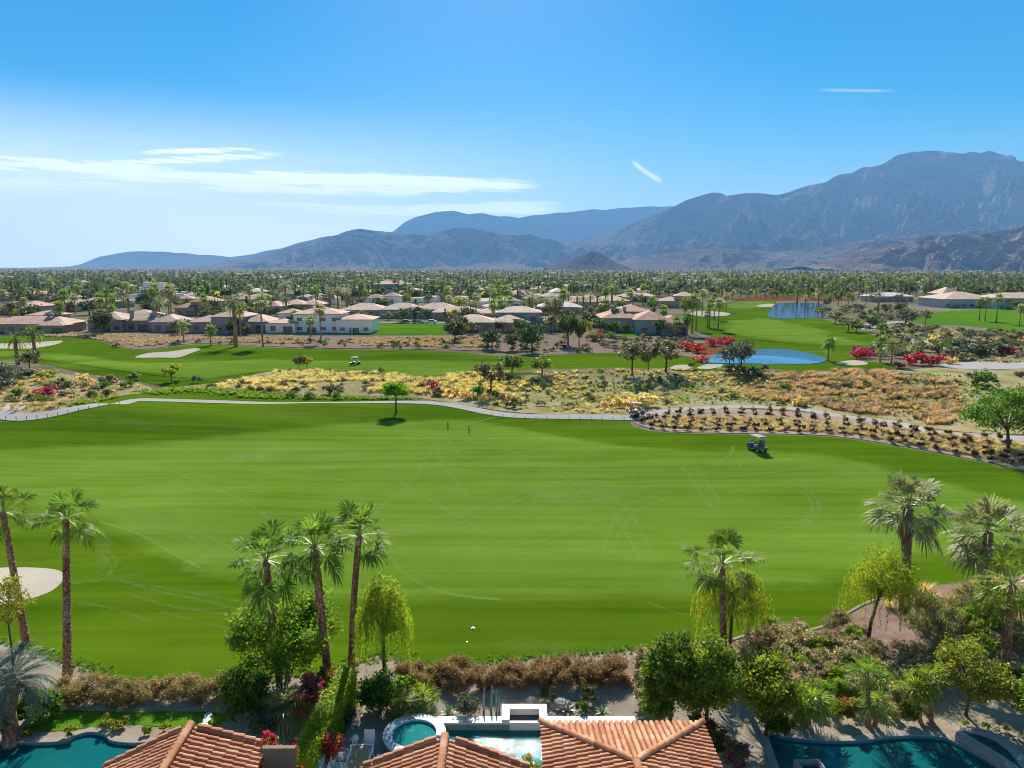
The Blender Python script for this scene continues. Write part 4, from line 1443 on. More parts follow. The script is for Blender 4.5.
# smaller ones, far away
protos = []
for i, (wm_, rm_, fl) in enumerate([('stucco_sand', 'tile_pink', 2.4), ('stucco_white', 'tile_pale', 0), ('stucco_tan', 'tile_beige', 2.6), ('stucco_lavender', 'tile_terracotta', 2.2), ('stucco_white', 'tile_beige', 2.0)]):
    h = house('house', '-', (0, 0, 0), [(-12, 3, 0, 13, 0, 3.6, fl), (0, 13, 3, 17, 0, 4.4, fl)], wm_, rm_, wins=False)
    obj('window', win(2.4, 2.1, False, 'trim_white'), h, (-6, 0, 0.4))
    obj('window', win(2.4, 2.1, False, 'trim_white'), h, (7, 3, 0.9))
    protos.append([h, wm_, rm_, False])
rr = random.Random(11)
cnt = 0
FARH = []
while cnt < 225:
    a = rr.uniform(-60, 1084)
    b = 270.8 + (rr.random() ** 1.25) * 36
    p = G(a, b)
    if a > 640 and b > 286 or a > 880 and b > 276:
        continue
    if any((p.x - q[0]) ** 2 + (p.y - q[1]) ** 2 < (q[2] + 14) ** 2 for q in HB):
        continue
    pr = protos[rr.choice([0, 0, 1, 1, 2, 3, 4])]
    zone = 'mid suburb' if b > 281 else 'far out'
    lab = f'{CW[pr[1]]} house, {CW[pr[2]]} roof, {where(p.x, p.y)}' if b > 288 else \
        f'small {CW[pr[1]]} house, {CW[pr[2]]} roof, {zone} ' + ('below the low blue ridge' if a < 230 else 'below the left mountain' if a < 480 else 'below the pointed hill' if a < 680 else 'below the highest mountain')
    if not pr[3]:
        o = pr[0]
        o.location = p
        o.rotation_euler = (0, 0, rr.uniform(-.6, .6))
        o['label'] = lab
        o['group'] = 'small houses scattered over the plain'
        pr[3] = True
        FARH.append(o)
    else:
        dup(pr[0], p, rr.uniform(-.6, .6), (rr.uniform(.5, 1.0), rr.uniform(.6, 1.0), rr.uniform(.75, 1.15)), lab, 'small houses scattered over the plain')
    HB.append((p.x, p.y + 6, 13))
    cnt += 1

LAND += [(*G(760, 357).to_2d(), 'lower pond'), (*G(795, 310).to_2d(), 'upper pond'), (*G(980, 322).to_2d(), 'driving range'), (*G(800, 335).to_2d(), 'lakeside fairway'),
         (*G(700, 345).to_2d(), 'orange flower bank'), (*G(800, 299).to_2d(), 'red flower bed'), (*G(400, 330).to_2d(), 'clipped lawn'),
         (*G(165, 355).to_2d(), 'kidney shaped bunker'), (*G(560, 345).to_2d(), 'brown planted slope')]

# ------------------------------------------------------------------ palms of the middle distance
def far_palm(kind, seed):
    if kind == 'fan':
        t = thing('fan_palm', '-', 'palm tree')
        h = 10.0
        mb = MB().tube([(0, 0, -.3), (0.05, 0, h * .5), (0, 0, h)], [0.30, 0.20, 0.17], 6)
        obj('trunk', mb.mesh('far_trunk', 'palm_bark'), t)
        V, F, PV, PF = fan_crown(seed, 34, 1.1, 1.55, 9, -65, 85, width=0.17)
        obj('crown', mk('far_fan_crown', V, F, ['frond_green', 'frond_silver', 'frond_green'][seed % 3]), t, (0, 0, h))
    else:
        t = thing('date_palm', '-', 'palm tree')
        h = 9.0
        mb = MB().tube([(0, 0, -.3), (0.05, 0, h * .5), (0, 0, h)], [0.55, 0.42, 0.42], 7)
        obj('trunk', mb.mesh('far_trunk', 'palm_bark'), t)
        V, F = feather_crown(seed, 44, 3.5, -45, 80, 0.6, 9, 0.9, 0.09)
        obj('crown', mk('far_date_crown', V, F, 'frond_silver' if seed % 2 else 'frond_green'), t, (0, 0, h - .1))
    return [t, False]
PP = {'fan': [far_palm('fan', s) for s in (1, 2, 3)], 'date': [far_palm('date', s) for s in (4, 5)]}
LABELS = {}
def put_palm(kind, base, hgt, rr, extra=None):
    lst = PP[kind]
    pr = lst[rr.randrange(len(lst))]
    ref = 10.0 if kind == 'fan' else 9.0
    sz = hgt / ref
    s = (max(0.85, min(1.3, 0.6 + 0.4 * sz)),) * 2 + (sz,)
    word = 'tall' if hgt > 12 else 'short' if hgt < 7.5 else 'mid height'
    lab = (extra or f'{word} {"fan palm" if kind == "fan" else "thick date palm"} {where(base.x, base.y)}')
    gr = 'palms of the suburb and the far course'
    if not pr[1]:
        o = pr[0]
        o.location, o.scale, o['label'], o['group'] = base, s, lab, gr
        o.rotation_euler = (0, 0, rr.uniform(0, 6.28))
        pr[1] = True
    else:
        o = dup(pr[0], base, rr.uniform(0, 6.28), s, lab, gr)
    for c in o.children:              # keep the crown itself unstretched
        if c.name.startswith('crown'):
            c.scale = (1, 1, s[0] / s[2])
    return o
rr = random.Random(3)
PALMS = [  # crown x, crown y, base y, kind
    (18, 339, 365, 'date'), (36, 332, 363, 'date'), (102, 298, 331, 'fan'), (114, 309, 329, 'fan'), (236, 303, 347, 'date'), (241, 309, 338, 'fan'), (184, 325, 343, 'fan'), (211, 333, 346, 'fan'),
    (61, 306, 330, 'fan'), (17, 314, 330, 'fan'), (263, 301, 347, 'fan'), (295, 314, 331, 'fan'), (311, 320, 342, 'fan'), (321, 309, 344, 'fan'), (493, 304, 327, 'fan'), (476, 297, 321, 'fan'),
    (500, 300, 320, 'fan'), (684, 303, 334, 'fan'), (692, 300, 334, 'fan'), (696, 302, 331, 'fan'), (709, 303, 328, 'fan'), (707, 314, 328, 'fan'), (718, 303, 331, 'fan'), (714, 297, 320, 'fan'),
    (676, 321, 336, 'fan'), (687, 318, 336, 'fan'), (663, 310, 332, 'fan'), (601, 308, 326, 'fan'), (616, 312, 332, 'fan'), (828, 344, 361, 'fan'), (880, 342, 362, 'fan'), (891, 345, 366, 'fan'),
    (797, 290, 305, 'date'), (805, 298, 308, 'date'), (848, 295, 307, 'fan'), (852, 297, 307, 'fan'), (878, 293, 313, 'date'), (866, 289, 305, 'fan'), (979, 302, 321, 'fan'), (985, 301, 321, 'fan'),
    (996, 298, 323, 'fan'), (1019, 308, 327, 'fan'), (1036, 304, 326, 'fan'), (733, 292, 300, 'fan'), (740, 291, 299, 'fan'), (749, 292, 300, 'fan'), (760, 290, 299, 'fan'), (818, 293, 309, 'date'),
    (726, 296, 312, 'fan'), (702, 293, 316, 'fan'), (652, 300, 318, 'fan'), (568, 296, 312, 'date'), (577, 297, 313, 'date'), (583, 297, 313, 'date'), (590, 296, 312, 'date'), (597, 296, 312, 'date'),
    (536, 300, 315, 'date'), (546, 299, 314, 'date'), (318, 294, 309, 'date'), (330, 291, 308, 'date'), (338, 291, 308, 'date'), (347, 292, 309, 'date'), (278, 294, 310, 'date'), (366, 291, 305, 'date'),
    (160, 298, 313, 'fan'), (560, 298, 312, 'date'), (508, 292, 306, 'date'), (312, 286, 298, 'date'), (322, 285, 297, 'date')]
for (a, c, b, kd) in PALMS:
    p = G(a, b)
    put_palm(kd, p, max(4.5, lift(p, a, c).z - p.z), rr)
# the avenue of palms beyond the lake course and the palm lines by the range
for i, a in enumerate(list(range(846, 966, 7)) + list(range(722, 800, 9)) + list(range(660, 735, 10)) + list(range(800, 850, 8))):
    p = G(a + rr.uniform(-2, 2), 297 + rr.uniform(-1.5, 2.5))
    put_palm('fan' if i % 3 else 'date', p, rr.uniform(11, 15), rr)
n = 0
while n < 150:
    a, b = rr.uniform(-40, 1064), rr.uniform(281, 330)
    if (a > 655 and b > 299) or b > 318 and 255 < a < 450:
        continue
    p = G(a, b)
    if any((p.x - q[0]) ** 2 + (p.y - q[1]) ** 2 < (q[2] - 2) ** 2 for q in HB[:45]):
        continue
    put_palm(rr.choice(['fan', 'fan', 'date']), p, rr.uniform(7, 14), rr)
    n += 1

# ------------------------------------------------------------------ trees of the middle distance
TP = []
for i, (mt, nm, h, rx, word, nn, per, lf, base) in enumerate([
        ('far_dark', 'round_tree', 7.5, 4.0, 'round dark green tree', 20, 46, .34, .12), ('far_mid', 'round_tree', 7.0, 3.6, 'mid green leafy tree', 20, 46, .32, .18),
        ('far_olive', 'desert_tree', 6.0, 3.8, 'spreading olive desert tree', 18, 38, .28, .28), ('far_lime', 'desert_tree', 5.6, 3.0, 'bright lime green tree', 18, 40, .28, .2),
        ('far_grey', 'olive_tree', 5.5, 3.4, 'silvery grey tree', 18, 42, .28, .18), ('leaf_yellow', 'flowering_tree', 5.0, 3.0, 'yellow flowering desert tree', 16, 36, .26, .2),
        ('far_dark', 'cypress', 9.0, 1.0, 'narrow dark cypress', 14, 40, .3, .02)]):
    t = tree(nm, '-', 'tree', (0, 0, 0), h, rx, n=nn, per=per, leaf=lf, mat=mt, seed=20 + i, base=base, frac=0.42)
    TP.append([t, False, word, h])
def put_tree(k, base, h, rr, wide=1.0, label=None, group='trees of the suburb and the far course'):
    pr = TP[k]
    s = h / pr[3]
    word = 'large ' if h > 8.5 else 'small ' if h < 4.6 else ''
    lab = label or f'{word}{pr[2]} {where(base.x, base.y)}'
    if not pr[1]:
        o = pr[0]
        o.location, o['label'], o['group'] = base, lab, group
        pr[1] = True
        o.scale = (s * wide, s * wide, s)
        o.rotation_euler = (0, 0, rr.uniform(0, 6.28))
        return o
    return dup(pr[0], base, rr.uniform(0, 6.28), (s * wide, s * wide, s), lab, group)
rr = random.Random(5)
TREES = [  # x, top y, base y, kind, wide
    (455, 318, 343, 0, 1.0), (462, 320, 338, 3, .8), (473, 321, 334, 4, 1), (492, 328, 349, 0, 1.25), (512, 333, 351, 0, .9), (532, 322, 353, 0, 1.0), (521, 330, 350, 2, .9),
    (568, 309, 345, 1, 0.8), (579, 315, 346, 1, .6), (632, 341, 374, 2, 1.0), (648, 347, 373, 2, .7), (666, 340, 372, 2, 1.1), (542, 354, 376, 3, 1.2), (512, 353, 375, 1, 1.1),
    (491, 361, 396, 2, .95), (307, 354, 370, 5, .9), (299, 354, 370, 4, .7), (172, 363, 382, 5, 1.0), (741, 338, 370, 4, .75), (729, 342, 370, 4, .7), (105, 308, 335, 0, .9), (48, 316, 330, 5, .7),
    (66, 312, 330, 4, .8), (145, 305, 314, 6, .9), (152, 288, 311, 0, 1), (160, 297, 313, 6, 1), (169, 299, 313, 6, .9), (19, 294, 307, 6, 1.2), (24, 295, 307, 6, 1), (182, 318, 336, 0, 1.1),
    (178, 319, 333, 4, 1), (192, 298, 313, 0, 1.4), (184, 300, 314, 3, 1.3), (403, 306, 322, 1, .9), (415, 305, 323, 6, 1.1), (428, 308, 322, 0, .9), (445, 306, 321, 6, .8), (453, 308, 322, 5, .9),
    (398, 311, 323, 4, .7), (56, 285, 296, 1, 1.2), (98, 285, 296, 0, 1.1), (230, 320, 335, 0, .9), (246, 322, 334, 4, .8), (212, 324, 335, 1, .7), (600, 315, 336, 1, .9), (612, 320, 337, 0, 1),
    (625, 322, 338, 0, .8), (590, 320, 336, 5, .8), (660, 318, 336, 0, .9), (672, 322, 338, 4, .8), (549, 310, 322, 1, 1), (530, 305, 318, 3, 1), (520, 300, 314, 1, 1.2), (900, 300, 318, 1, .9),
    (905, 307, 327, 4, 1.3), (886, 303, 315, 2, 1.0), (862, 303, 313, 4, 1), (925, 310, 324, 2, 1.0), (838, 290, 306, 2, .8), (826, 296, 309, 4, .7), (848, 318, 332, 2, 1.4), (856, 320, 333, 3, 1.2),
    (835, 312, 324, 2, 1.5), (822, 306, 318, 2, 1.4), (870, 314, 328, 1, 1.1), (960, 291, 306, 0, 1.4), (972, 294, 307, 0, 1.2), (948, 297, 305, 4, 1.1), (985, 296, 307, 1, 1), (940, 285, 300, 1, 1),
    (1016, 300, 312, 0, 1), (30, 350, 372, 2, 1.1), (-12, 358, 384, 4, 1.2), (8, 362, 386, 4, 1.2), (334, 305, 322, 3, .6), (343, 288, 300, 1, 1.3), (350, 287, 299, 0, 1.2)]
for (a, tp, b, k, wd) in TREES:
    p = G(a, b)
    put_tree(k, p, max(2.4, lift(p, a, tp).z - p.z), rr, wd)
n = 0
while n < 250:
    a, b = rr.uniform(-60, 1084), 278 + 52 * rr.random() ** 1.1
    if (a > 655 and b > 298 and a < 915) or (a > 900 and b > 308) or (b > 316 and 350 < a < 450) or (b > 322 and 250 < a < 350) or b > 329:
        continue
    p = G(a, b)
    if any((p.x - q[0]) ** 2 + (p.y - q[1]) ** 2 < (q[2] - 6) ** 2 for q in HB[:60]):
        continue
    if b > 303 and any(abs(p.x - q[0]) < q[2] * .7 and 0 < q[1] - p.y < 26 for q in HB[:14]):
        continue
    put_tree(rr.choice([0, 0, 0, 1, 2, 2, 3, 4, 4, 5, 6]), p, rr.uniform(4.6, 9.0), rr, rr.uniform(1.0, 1.5))
    n += 1

for q in HB[:110]:
    for _k in range(1 if q[1] > 700 else 2):
        y = q[1] - 4 - rr.uniform(3, 7)
        x = q[0] + rr.uniform(-.9, .9) * q[2]
        if y < 262 and not (y > 225 and rr.random() < .6):
            continue
        dx_ = x / y * FPX + 512
        if dx_ < -60 or dx_ > 1090 or any(abs(x - c_.x) < 12 and abs(y - c_.y) < 12 for c_ in (G(405, 323.6), G(418, 323.8), G(431, 324), G(400, 330))):
            continue
        put_tree(rr.choice([0, 1, 2, 3, 4, 2, 5]), Vector((x, y, H(x, y))), rr.uniform(3.4, 6.5), rr, rr.uniform(.9, 1.3))

# the rest of the plain reads as one mass of treetops
r_ = np.random.default_rng(9)
fp = []
for q in range(7):
    cs, rad = clumps(r_, 6, 3.6, 3.6, 2.4, 3.4, 0.5, 0.4)
    fp.append(cloud(r_, cs, rad, 9, 0.75, 0.0, 0.8))
for q in range(2):
    V, F, PV, PF = fan_crown(70 + q, 14, 0.9, 1.6, 4, -60, 80, width=0.3)
    V = np.array(V) + np.array([0, 0, 8.5])
    tb = MB().tube([(0, 0, 0), (0, 0, 8.5)], 0.3, 4, cap=False)
    n0 = len(V)
    fp.append((np.concatenate([V, np.array([tuple(v) for v in tb.v])]), [tuple(f) for f in F] + [tuple(i + n0 for i in f) for f in tb.f]))
fp = [(V, [tuple(f) for f in F]) for V, F in fp]
places = []
rr = random.Random(21)
while len(places) < 11000:
    a = rr.uniform(-260, 1284)
    b = 268.4 + 33 * rr.random() ** 0.95
    if a > 640 and b > 296:
        continue
    dx, _, dz = ray(a, b)
    y = -CAM_H / dz
    if y > 5600:
        continue
    x = dx * y
    if b > 276 and any((x - q[0]) ** 2 + (y - q[1]) ** 2 < (q[2] - 3) ** 2 for q in HB):
        continue
    if any(x0 - 20 < x < x1 + 20 and -60 < q1 - y < 0 for x0, x1, q1 in ()):
        continue
    w = rr.choice([0, 1, 1, 1, 2, 3, 3, 3, 4, 5, 6, 6, 7, 7, 8, 8])
    places.append((x, y, 0, rr.uniform(0, 6.28), rr.uniform(.75, 1.35) * (1 + y / 9000), w))
scatter('distant_treetops', fp, places, ['far_dark', 'far_olive', 'far_mid', 'far_grey', 'leaf_yellow', 'far_frond'],
        mi_of=[0, 1, 0, 3, 1, 4, 0, 5, 5])

# ------------------------------------------------------------------ shrubs of the middle distance
SP = []
for i, (mt, nm, word, h, rx, fl) in enumerate([
        ('leaf_olive', 'desert_shrub', 'olive desert shrub', 1.5, 1.2, None), ('leaf_grey', 'desert_shrub', 'grey desert shrub', 1.4, 1.3, None), ('leaf_brown', 'dry_shrub', 'dry brown shrub', 1.1, 1.1, None),
        ('leaf_dark', 'evergreen_shrub', 'dark green shrub', 1.7, 1.3, None), ('petal_red', 'bougainvillea', 'crimson bougainvillea mound', 1.6, 1.5, None), ('leaf_lime', 'green_shrub', 'fresh green shrub', 1.2, 1.2, None),
        ('gold_blade', 'gold_shrub', 'golden dry shrub', 1.1, 1.1, None)]):
    t = thing(nm, '-', 'shrub')
    g_ = np.random.default_rng(60 + i)
    cs, rad = clumps(g_, 12, rx, rx, h * .5, h * .5, 0.5, 0.4)
    V, F = cloud(g_, cs, rad, 26, 0.15, 0, .6)
    V[:, 2] = np.maximum(V[:, 2], 0.02)
    bpy.data.objects.remove(t)
    o = obj(nm, mk(nm, V, F, mt), None, (0, 0, 0), label='-', category='shrub')
    SP.append([o, False, word, h])
def put_shrub(k, base, h, rr, wide=1.0, label=None, group='shrubs between the fairways'):
    pr = SP[k]
    s = h / pr[3]
    lab = label or f'{"large " if h > 1.9 else "small " if h < 1.0 else ""}{pr[2]} {where2(base.x, base.y)}'
    o = pr[0] if not pr[1] else pr[0].copy()
    if pr[1]:
        col.objects.link(o)
    pr[1] = True
    o.location, o['label'], o['group'] = base, lab, group
    o.scale = (s * wide, s * wide, s)
    o.rotation_euler = (0, 0, rr.uniform(0, 6.28))
    return o
L2 = [(*G(a, b).to_2d(), c) for a, b, c in ((20, 412, 'loop in the cart path'), (120, 392, 'left stretch of cart path'), (280, 385, 'golden grass knoll'), (397, 410, 'lone umbrella shaped tree'),
      (491, 392, 'leafy tree on the dune'), (636, 415, 'cart on the path'), (720, 390, 'crest of the dune'), (850, 390, 'golden grass slope'), (1005, 430, 'big dark tree'),
      (780, 368, 'lower pond'), (920, 366, 'crimson bougainvillea'), (960, 345, 'boulder strewn slope'), (1000, 366, 'dry sand wash'), (230, 340, 'tall palms of the far tan bank'),
      (420, 342, 'clipped lawn'), (560, 345, 'brown planted slope'), (660, 345, 'terracotta villa garden'), (905, 330, 'winding path to the range'))]
def where2(x, y):
    best = min(L2, key=lambda l: (l[0] - x) ** 2 + (l[1] - y) ** 2)
    dx, dy = x - best[0], y - best[1]
    s = ('to the left of' if dx < 0 else 'to the right of') if abs(dx) > abs(dy) else ('behind' if dy > 0 else 'in front of')
    if math.hypot(dx, dy) < 3:
        s = 'beside'
    return s + ' the ' + best[2]
rr = random.Random(31)
SH = [(48, 397, 2.0, 4, 1.5), (15, 398, 1.7, 3, 1.1), (40, 404, 1.4, 3, 1.6), (95, 393, 1.3, 1, 1), (104, 390, 1.6, 3, 1), (122, 389, 1.3, 3, 1), (130, 387, 1.3, 3, 1), (112, 383, 1.6, 2, 1.4),
      (60, 386, 1.6, 2, 1.6), (70, 388, 1.4, 2, 1.4), (40, 380, 1.6, 5, 1.4), (20, 378, 2.2, 1, 1.6), (5, 380, 2.4, 1, 1.5), (-5, 392, 2.4, 1, 1.6), (85, 382, 1.5, 6, 1.2), (135, 380, 1.5, 2, 1.2),
      (176, 387, 1.6, 3, .8), (197, 383, 1.6, 1, .8), (240, 389, 1.0, 2, 1), (250, 390, .9, 2, 1), (330, 395, 2.0, 0, 1.3), (337, 400, 1.3, 3, 1.0), (310, 399, 1.2, 3, 1.4), (290, 397, 1.0, 3, 1.6),
      (435, 391, 2.0, 4, .9), (437, 396, 1.6, 2, 1.1), (480, 398, 2.2, 3, 1.0), (497, 399, 1.4, 3, 1.2), (505, 402, 1.7, 6, 1.2), (515, 408, 1.8, 2, 1.2), (468, 400, 1.8, 6, 1.2), (452, 396, 1.5, 6, 1.1),
      (600, 375, 1.3, 3, 1), (690, 369, 1.5, 3, 1), (738, 375, 2.0, 1, 1.7), (752, 377, 1.8, 1, 1.5), (762, 379, 1.3, 1, 1), (765, 372, 1.6, 2, 1),
      (865, 358, 3.0, 4, 1.6), (858, 359, 2.6, 4, 1.3), (913, 365, 3.0, 4, 1.2), (925, 365, 2.8, 4, 1.3), (935, 366, 2.8, 4, 1.0), (900, 368, 1.4, 4, 1.5), (948, 364, 1.8, 6, 1.2),
      (687, 351, 3.0, 4, 1.2), (697, 353, 2.8, 4, 1.2), (712, 346, 2.6, 4, 1.3), (722, 344, 2.6, 4, 1.4), (729, 346, 2.4, 4, 1.2), (703, 362, 1.6, 4, 2.0), (598, 340, 2.8, 4, 1.4), (592, 341, 2.4, 3, 1.3),
      (609, 341, 2.8, 3, 1.3), (955, 358, 3.4, 1, 1.5), (965, 352, 3.8, 1, 1.6), (978, 357, 3.6, 0, 1.5), (990, 355, 3.4, 1, 1.6), (948, 351, 3.0, 3, 1.4), (1010, 356, 2.8, 4, 1.1), (1000, 352, 2.0, 2, 1.4),
      (897, 358, 2.4, 0, 1.6), (905, 359, 2.4, 0, 1.4), (885, 359, 1.6, 1, 1.6), (918, 352, 2.0, 3, 1.5), (936, 343, 2.4, 6, 1.4), (930, 352, 2.0, 1, 1.4), (1020, 378, 1.5, 0, 1.4),
      (975, 385, 2.6, 0, 1.4), (985, 388, 3.0, 3, 1.3), (215, 300, 4, 5, 1.4), (800, 406, 1.7, 6, 1.1), (787, 392, 1.6, 3, 1.3), (645, 407, 2.3, 6, 1.5), (627, 408, 1.8, 6, 1.4), (606, 409, 1.4, 6, 1.2)]
for (a, b, h, k, w) in SH:
    put_shrub(k, G(a, b), h, rr, w)
def fill(poly_px, n, kinds, h0, h1, mind, step=3):
    poly = world_poly(poly_px, step)
    xs, ys = [q.x for q in poly], [q.y for q in poly]
    done, tries, out = 0, 0, []
    while done < n and tries < n * 60:
        tries += 1
        x, y = rr.uniform(min(xs), max(xs)), rr.uniform(min(ys), max(ys))
        if not inpoly(x, y, poly) or any((x - a) ** 2 + (y - b) ** 2 < mind * mind for a, b in out):
            continue
        out.append((x, y))
        put_shrub(rr.choice(kinds), Vector((x, y, H(x, y))), rr.uniform(h0, h1), rr, rr.uniform(.9, 1.4))
        done += 1
fill([(870, 345), (900, 328), (940, 330), (1040, 338), (1060, 360), (960, 362), (930, 350), (905, 356), (870, 357)], 95, [0, 1, 2, 2, 2, 3, 1], 1.3, 2.8, 3.4)
fill([(830, 320), (850, 308), (900, 310), (915, 325), (900, 335), (860, 331)], 40, [0, 3, 3, 1, 2, 0], 1.6, 3.2, 5)
fill([(520, 343), (560, 340), (640, 339), (690, 340), (700, 352), (640, 352), (560, 353), (525, 353)], 60, [2, 2, 0, 3, 1], 1.0, 1.8, 2.6)
fill([(-20, 375), (60, 377), (140, 387), (60, 405), (30, 408), (-20, 402)], 30, [0, 1, 2, 2, 3, 6, 5], .8, 1.5, 2.2)
fill([(200, 388), (300, 377), (430, 382), (440, 396), (300, 394), (240, 391)], 22, [0, 2, 3, 1], .6, 1.1, 2.5)
fill([(520, 380), (700, 376), (900, 376), (980, 380), (960, 425), (860, 412), (700, 404), (520, 408)], 60, [0, 1, 2, 3, 2], .5, 1.1, 3)
fill([(380, 349), (380, 342), (480, 342), (520, 345), (520, 352), (440, 349)], 34, [3, 0, 2], .9, 1.5, 2.4)
fill([(110, 346), (200, 342), (260, 340), (360, 343), (360, 348), (200, 345), (130, 348)], 30, [3, 2, 2], .9, 1.5, 2.6)

# shrubs set out in rows on the gravel bank, backlit shade painted dark below, sunlit top as tan blades
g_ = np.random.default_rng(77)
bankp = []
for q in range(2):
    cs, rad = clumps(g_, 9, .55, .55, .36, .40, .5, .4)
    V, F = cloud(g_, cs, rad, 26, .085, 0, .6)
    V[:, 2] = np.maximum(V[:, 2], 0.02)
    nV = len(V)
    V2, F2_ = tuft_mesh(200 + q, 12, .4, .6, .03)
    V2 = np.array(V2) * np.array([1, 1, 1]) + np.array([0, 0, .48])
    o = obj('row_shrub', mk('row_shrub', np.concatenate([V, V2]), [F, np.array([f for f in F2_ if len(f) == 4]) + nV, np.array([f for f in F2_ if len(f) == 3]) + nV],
                            ['shrub_shaded', 'tan_blade'], False, [0] * len(F) + [1] * len(F2_)), None)
    bankp.append([o, False])
lo_edge = line_smooth([P(a, b).to_2d() for a, b in [(640, 427), (664, 430.5), (700, 432), (760, 433), (830, 435), (900, 445), (960, 456), (1024, 469), (1080, 480)]], 12)
up_edge = line_smooth([P(a, b).to_2d() for a, b in [(650, 418), (680, 415), (710, 413), (760, 414), (810, 418), (860, 424), (900, 430), (950, 437), (1000, 441)]], 12)
def walk(line, gap):
    out, acc = [line[0]], 0
    for a, b in zip(line[:-1], line[1:]):
        L = (b - a).length
        while acc + L >= gap:
            t = (gap - acc) / L
            a = a.lerp(b, t)
            out.append(a)
            L = (b - a).length
            acc = 0
        acc += L
    return out
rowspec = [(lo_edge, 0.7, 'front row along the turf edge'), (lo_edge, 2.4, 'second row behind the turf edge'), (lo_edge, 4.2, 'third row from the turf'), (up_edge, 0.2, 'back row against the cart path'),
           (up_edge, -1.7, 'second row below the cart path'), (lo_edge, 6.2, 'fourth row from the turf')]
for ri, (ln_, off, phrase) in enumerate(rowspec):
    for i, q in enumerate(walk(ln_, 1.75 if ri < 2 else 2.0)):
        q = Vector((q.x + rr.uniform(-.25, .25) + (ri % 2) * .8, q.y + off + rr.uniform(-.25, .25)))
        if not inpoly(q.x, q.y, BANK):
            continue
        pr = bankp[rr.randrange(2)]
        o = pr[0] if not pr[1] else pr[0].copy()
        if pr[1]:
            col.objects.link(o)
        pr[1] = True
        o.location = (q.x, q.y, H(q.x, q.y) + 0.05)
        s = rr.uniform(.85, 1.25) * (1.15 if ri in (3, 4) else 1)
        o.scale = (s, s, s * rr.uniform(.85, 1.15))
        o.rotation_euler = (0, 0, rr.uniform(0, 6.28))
        o['label'] = 'tan topped clump with shade-dark base, one of the ' + phrase
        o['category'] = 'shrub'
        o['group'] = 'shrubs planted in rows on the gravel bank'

# loose golden grass: nobody could count it
TF = [tuft_mesh(300 + q, 44, .72, .80, .032) for q in range(5)]
def grass(name, poly_px, n, mats, s0, s1, thr=-1.0, sc=0.08, step=3, which=None):
    poly = world_poly(poly_px, step)
    xs, ys = [q.x for q in poly], [q.y for q in poly]
    pl_ = []
    tries = 0
    while len(pl_) < n and tries < n * 40:
        tries += 1
        x, y = rr.uniform(min(xs), max(xs)), rr.uniform(min(ys), max(ys))
        if noise.noise(Vector((x * sc, y * sc * 1.6, 11))) + 0.25 * rr.uniform(-1, 1) < thr or not inpoly(x, y, poly):
            continue
        pl_.append((x, y, H(x, y) + .03, rr.uniform(0, 6.28), rr.uniform(s0, s1), rr.randrange(5)))
    return scatter(name, TF, pl_, mats, mi_of=[0, 1 % len(mats), 0, (2 if len(mats) > 2 else 1) % len(mats), 0])
grass('golden_grass', [(215, 389), (240, 379), (270, 373), (330, 371), (400, 376), (430, 380), (470, 374), (520, 378), (520, 408), (480, 402), (430, 396), (400, 393), (300, 391)], 1500, ['gold_blade', 'gold_blade', 'leaf_olive'], .5, 1.5, -0.06)
grass('golden_grass', [(765, 376), (850, 372), (930, 376), (960, 395), (950, 425), (880, 417), (800, 405), (750, 400)], 1700, ['gold_blade', 'tan_blade', 'leaf_olive'], .5, 1.5, 0.0)
grass('golden_grass', [(520, 376), (640, 371), (780, 372), (800, 404), (700, 404), (630, 412), (520, 410)], 1300, ['tan_blade', 'gold_blade'], .4, 1.0, 0.05)
grass('golden_grass', [(-30, 374), (60, 372), (150, 388), (60, 408), (20, 412), (-30, 410)], 450, ['tan_blade', 'gold_blade'], .5, 1.0, 0.0)
grass('low_green_growth', [(520, 385), (700, 378), (900, 374), (1000, 385), (1000, 425), (900, 415), (700, 404), (520, 410)], 2200, ['leaf_lime', 'leaf_olive'], .35, .65, 0.02, 0.11)
grass('low_green_growth', [(50, 410), (100, 395), (200, 388), (300, 396), (430, 399), (300, 400), (150, 395), (100, 402)], 900, ['leaf_lime', 'leaf_mid'], .4, .8, -0.2, 0.11)
grass('bank_grass', [(645, 424), (700, 418), (800, 420), (900, 432), (1040, 448), (1100, 480), (1024, 466), (960, 454), (900, 443), (830, 433), (700, 430)], 2100, ['tan_blade', 'gold_blade'], .4, .8, -0.6)
grass('dry_strip_grass', [(46, 337), (60, 333.5), (110, 335), (160, 336), (240, 339), (300, 337), (300, 344), (230, 343), (190, 342), (150, 347), (125, 346), (90, 338.5)], 1500, ['tan_blade', 'tan_blade'], .8, 1.3, -0.35)
grass('dry_strip_grass', [(350, 341), (380, 338.5), (480, 337.5), (500, 343), (480, 348), (400, 347), (360, 346)], 900, ['tan_blade', 'tan_blade'], .8, 1.3, -0.35)
grass('dry_slope_grass', [(870, 345), (900, 328), (940, 330), (1040, 338), (1060, 360), (960, 362), (930, 350), (905, 356), (870, 357)], 900, ['tan_blade', 'leaf_brown'], .8, 1.5, -0.3)

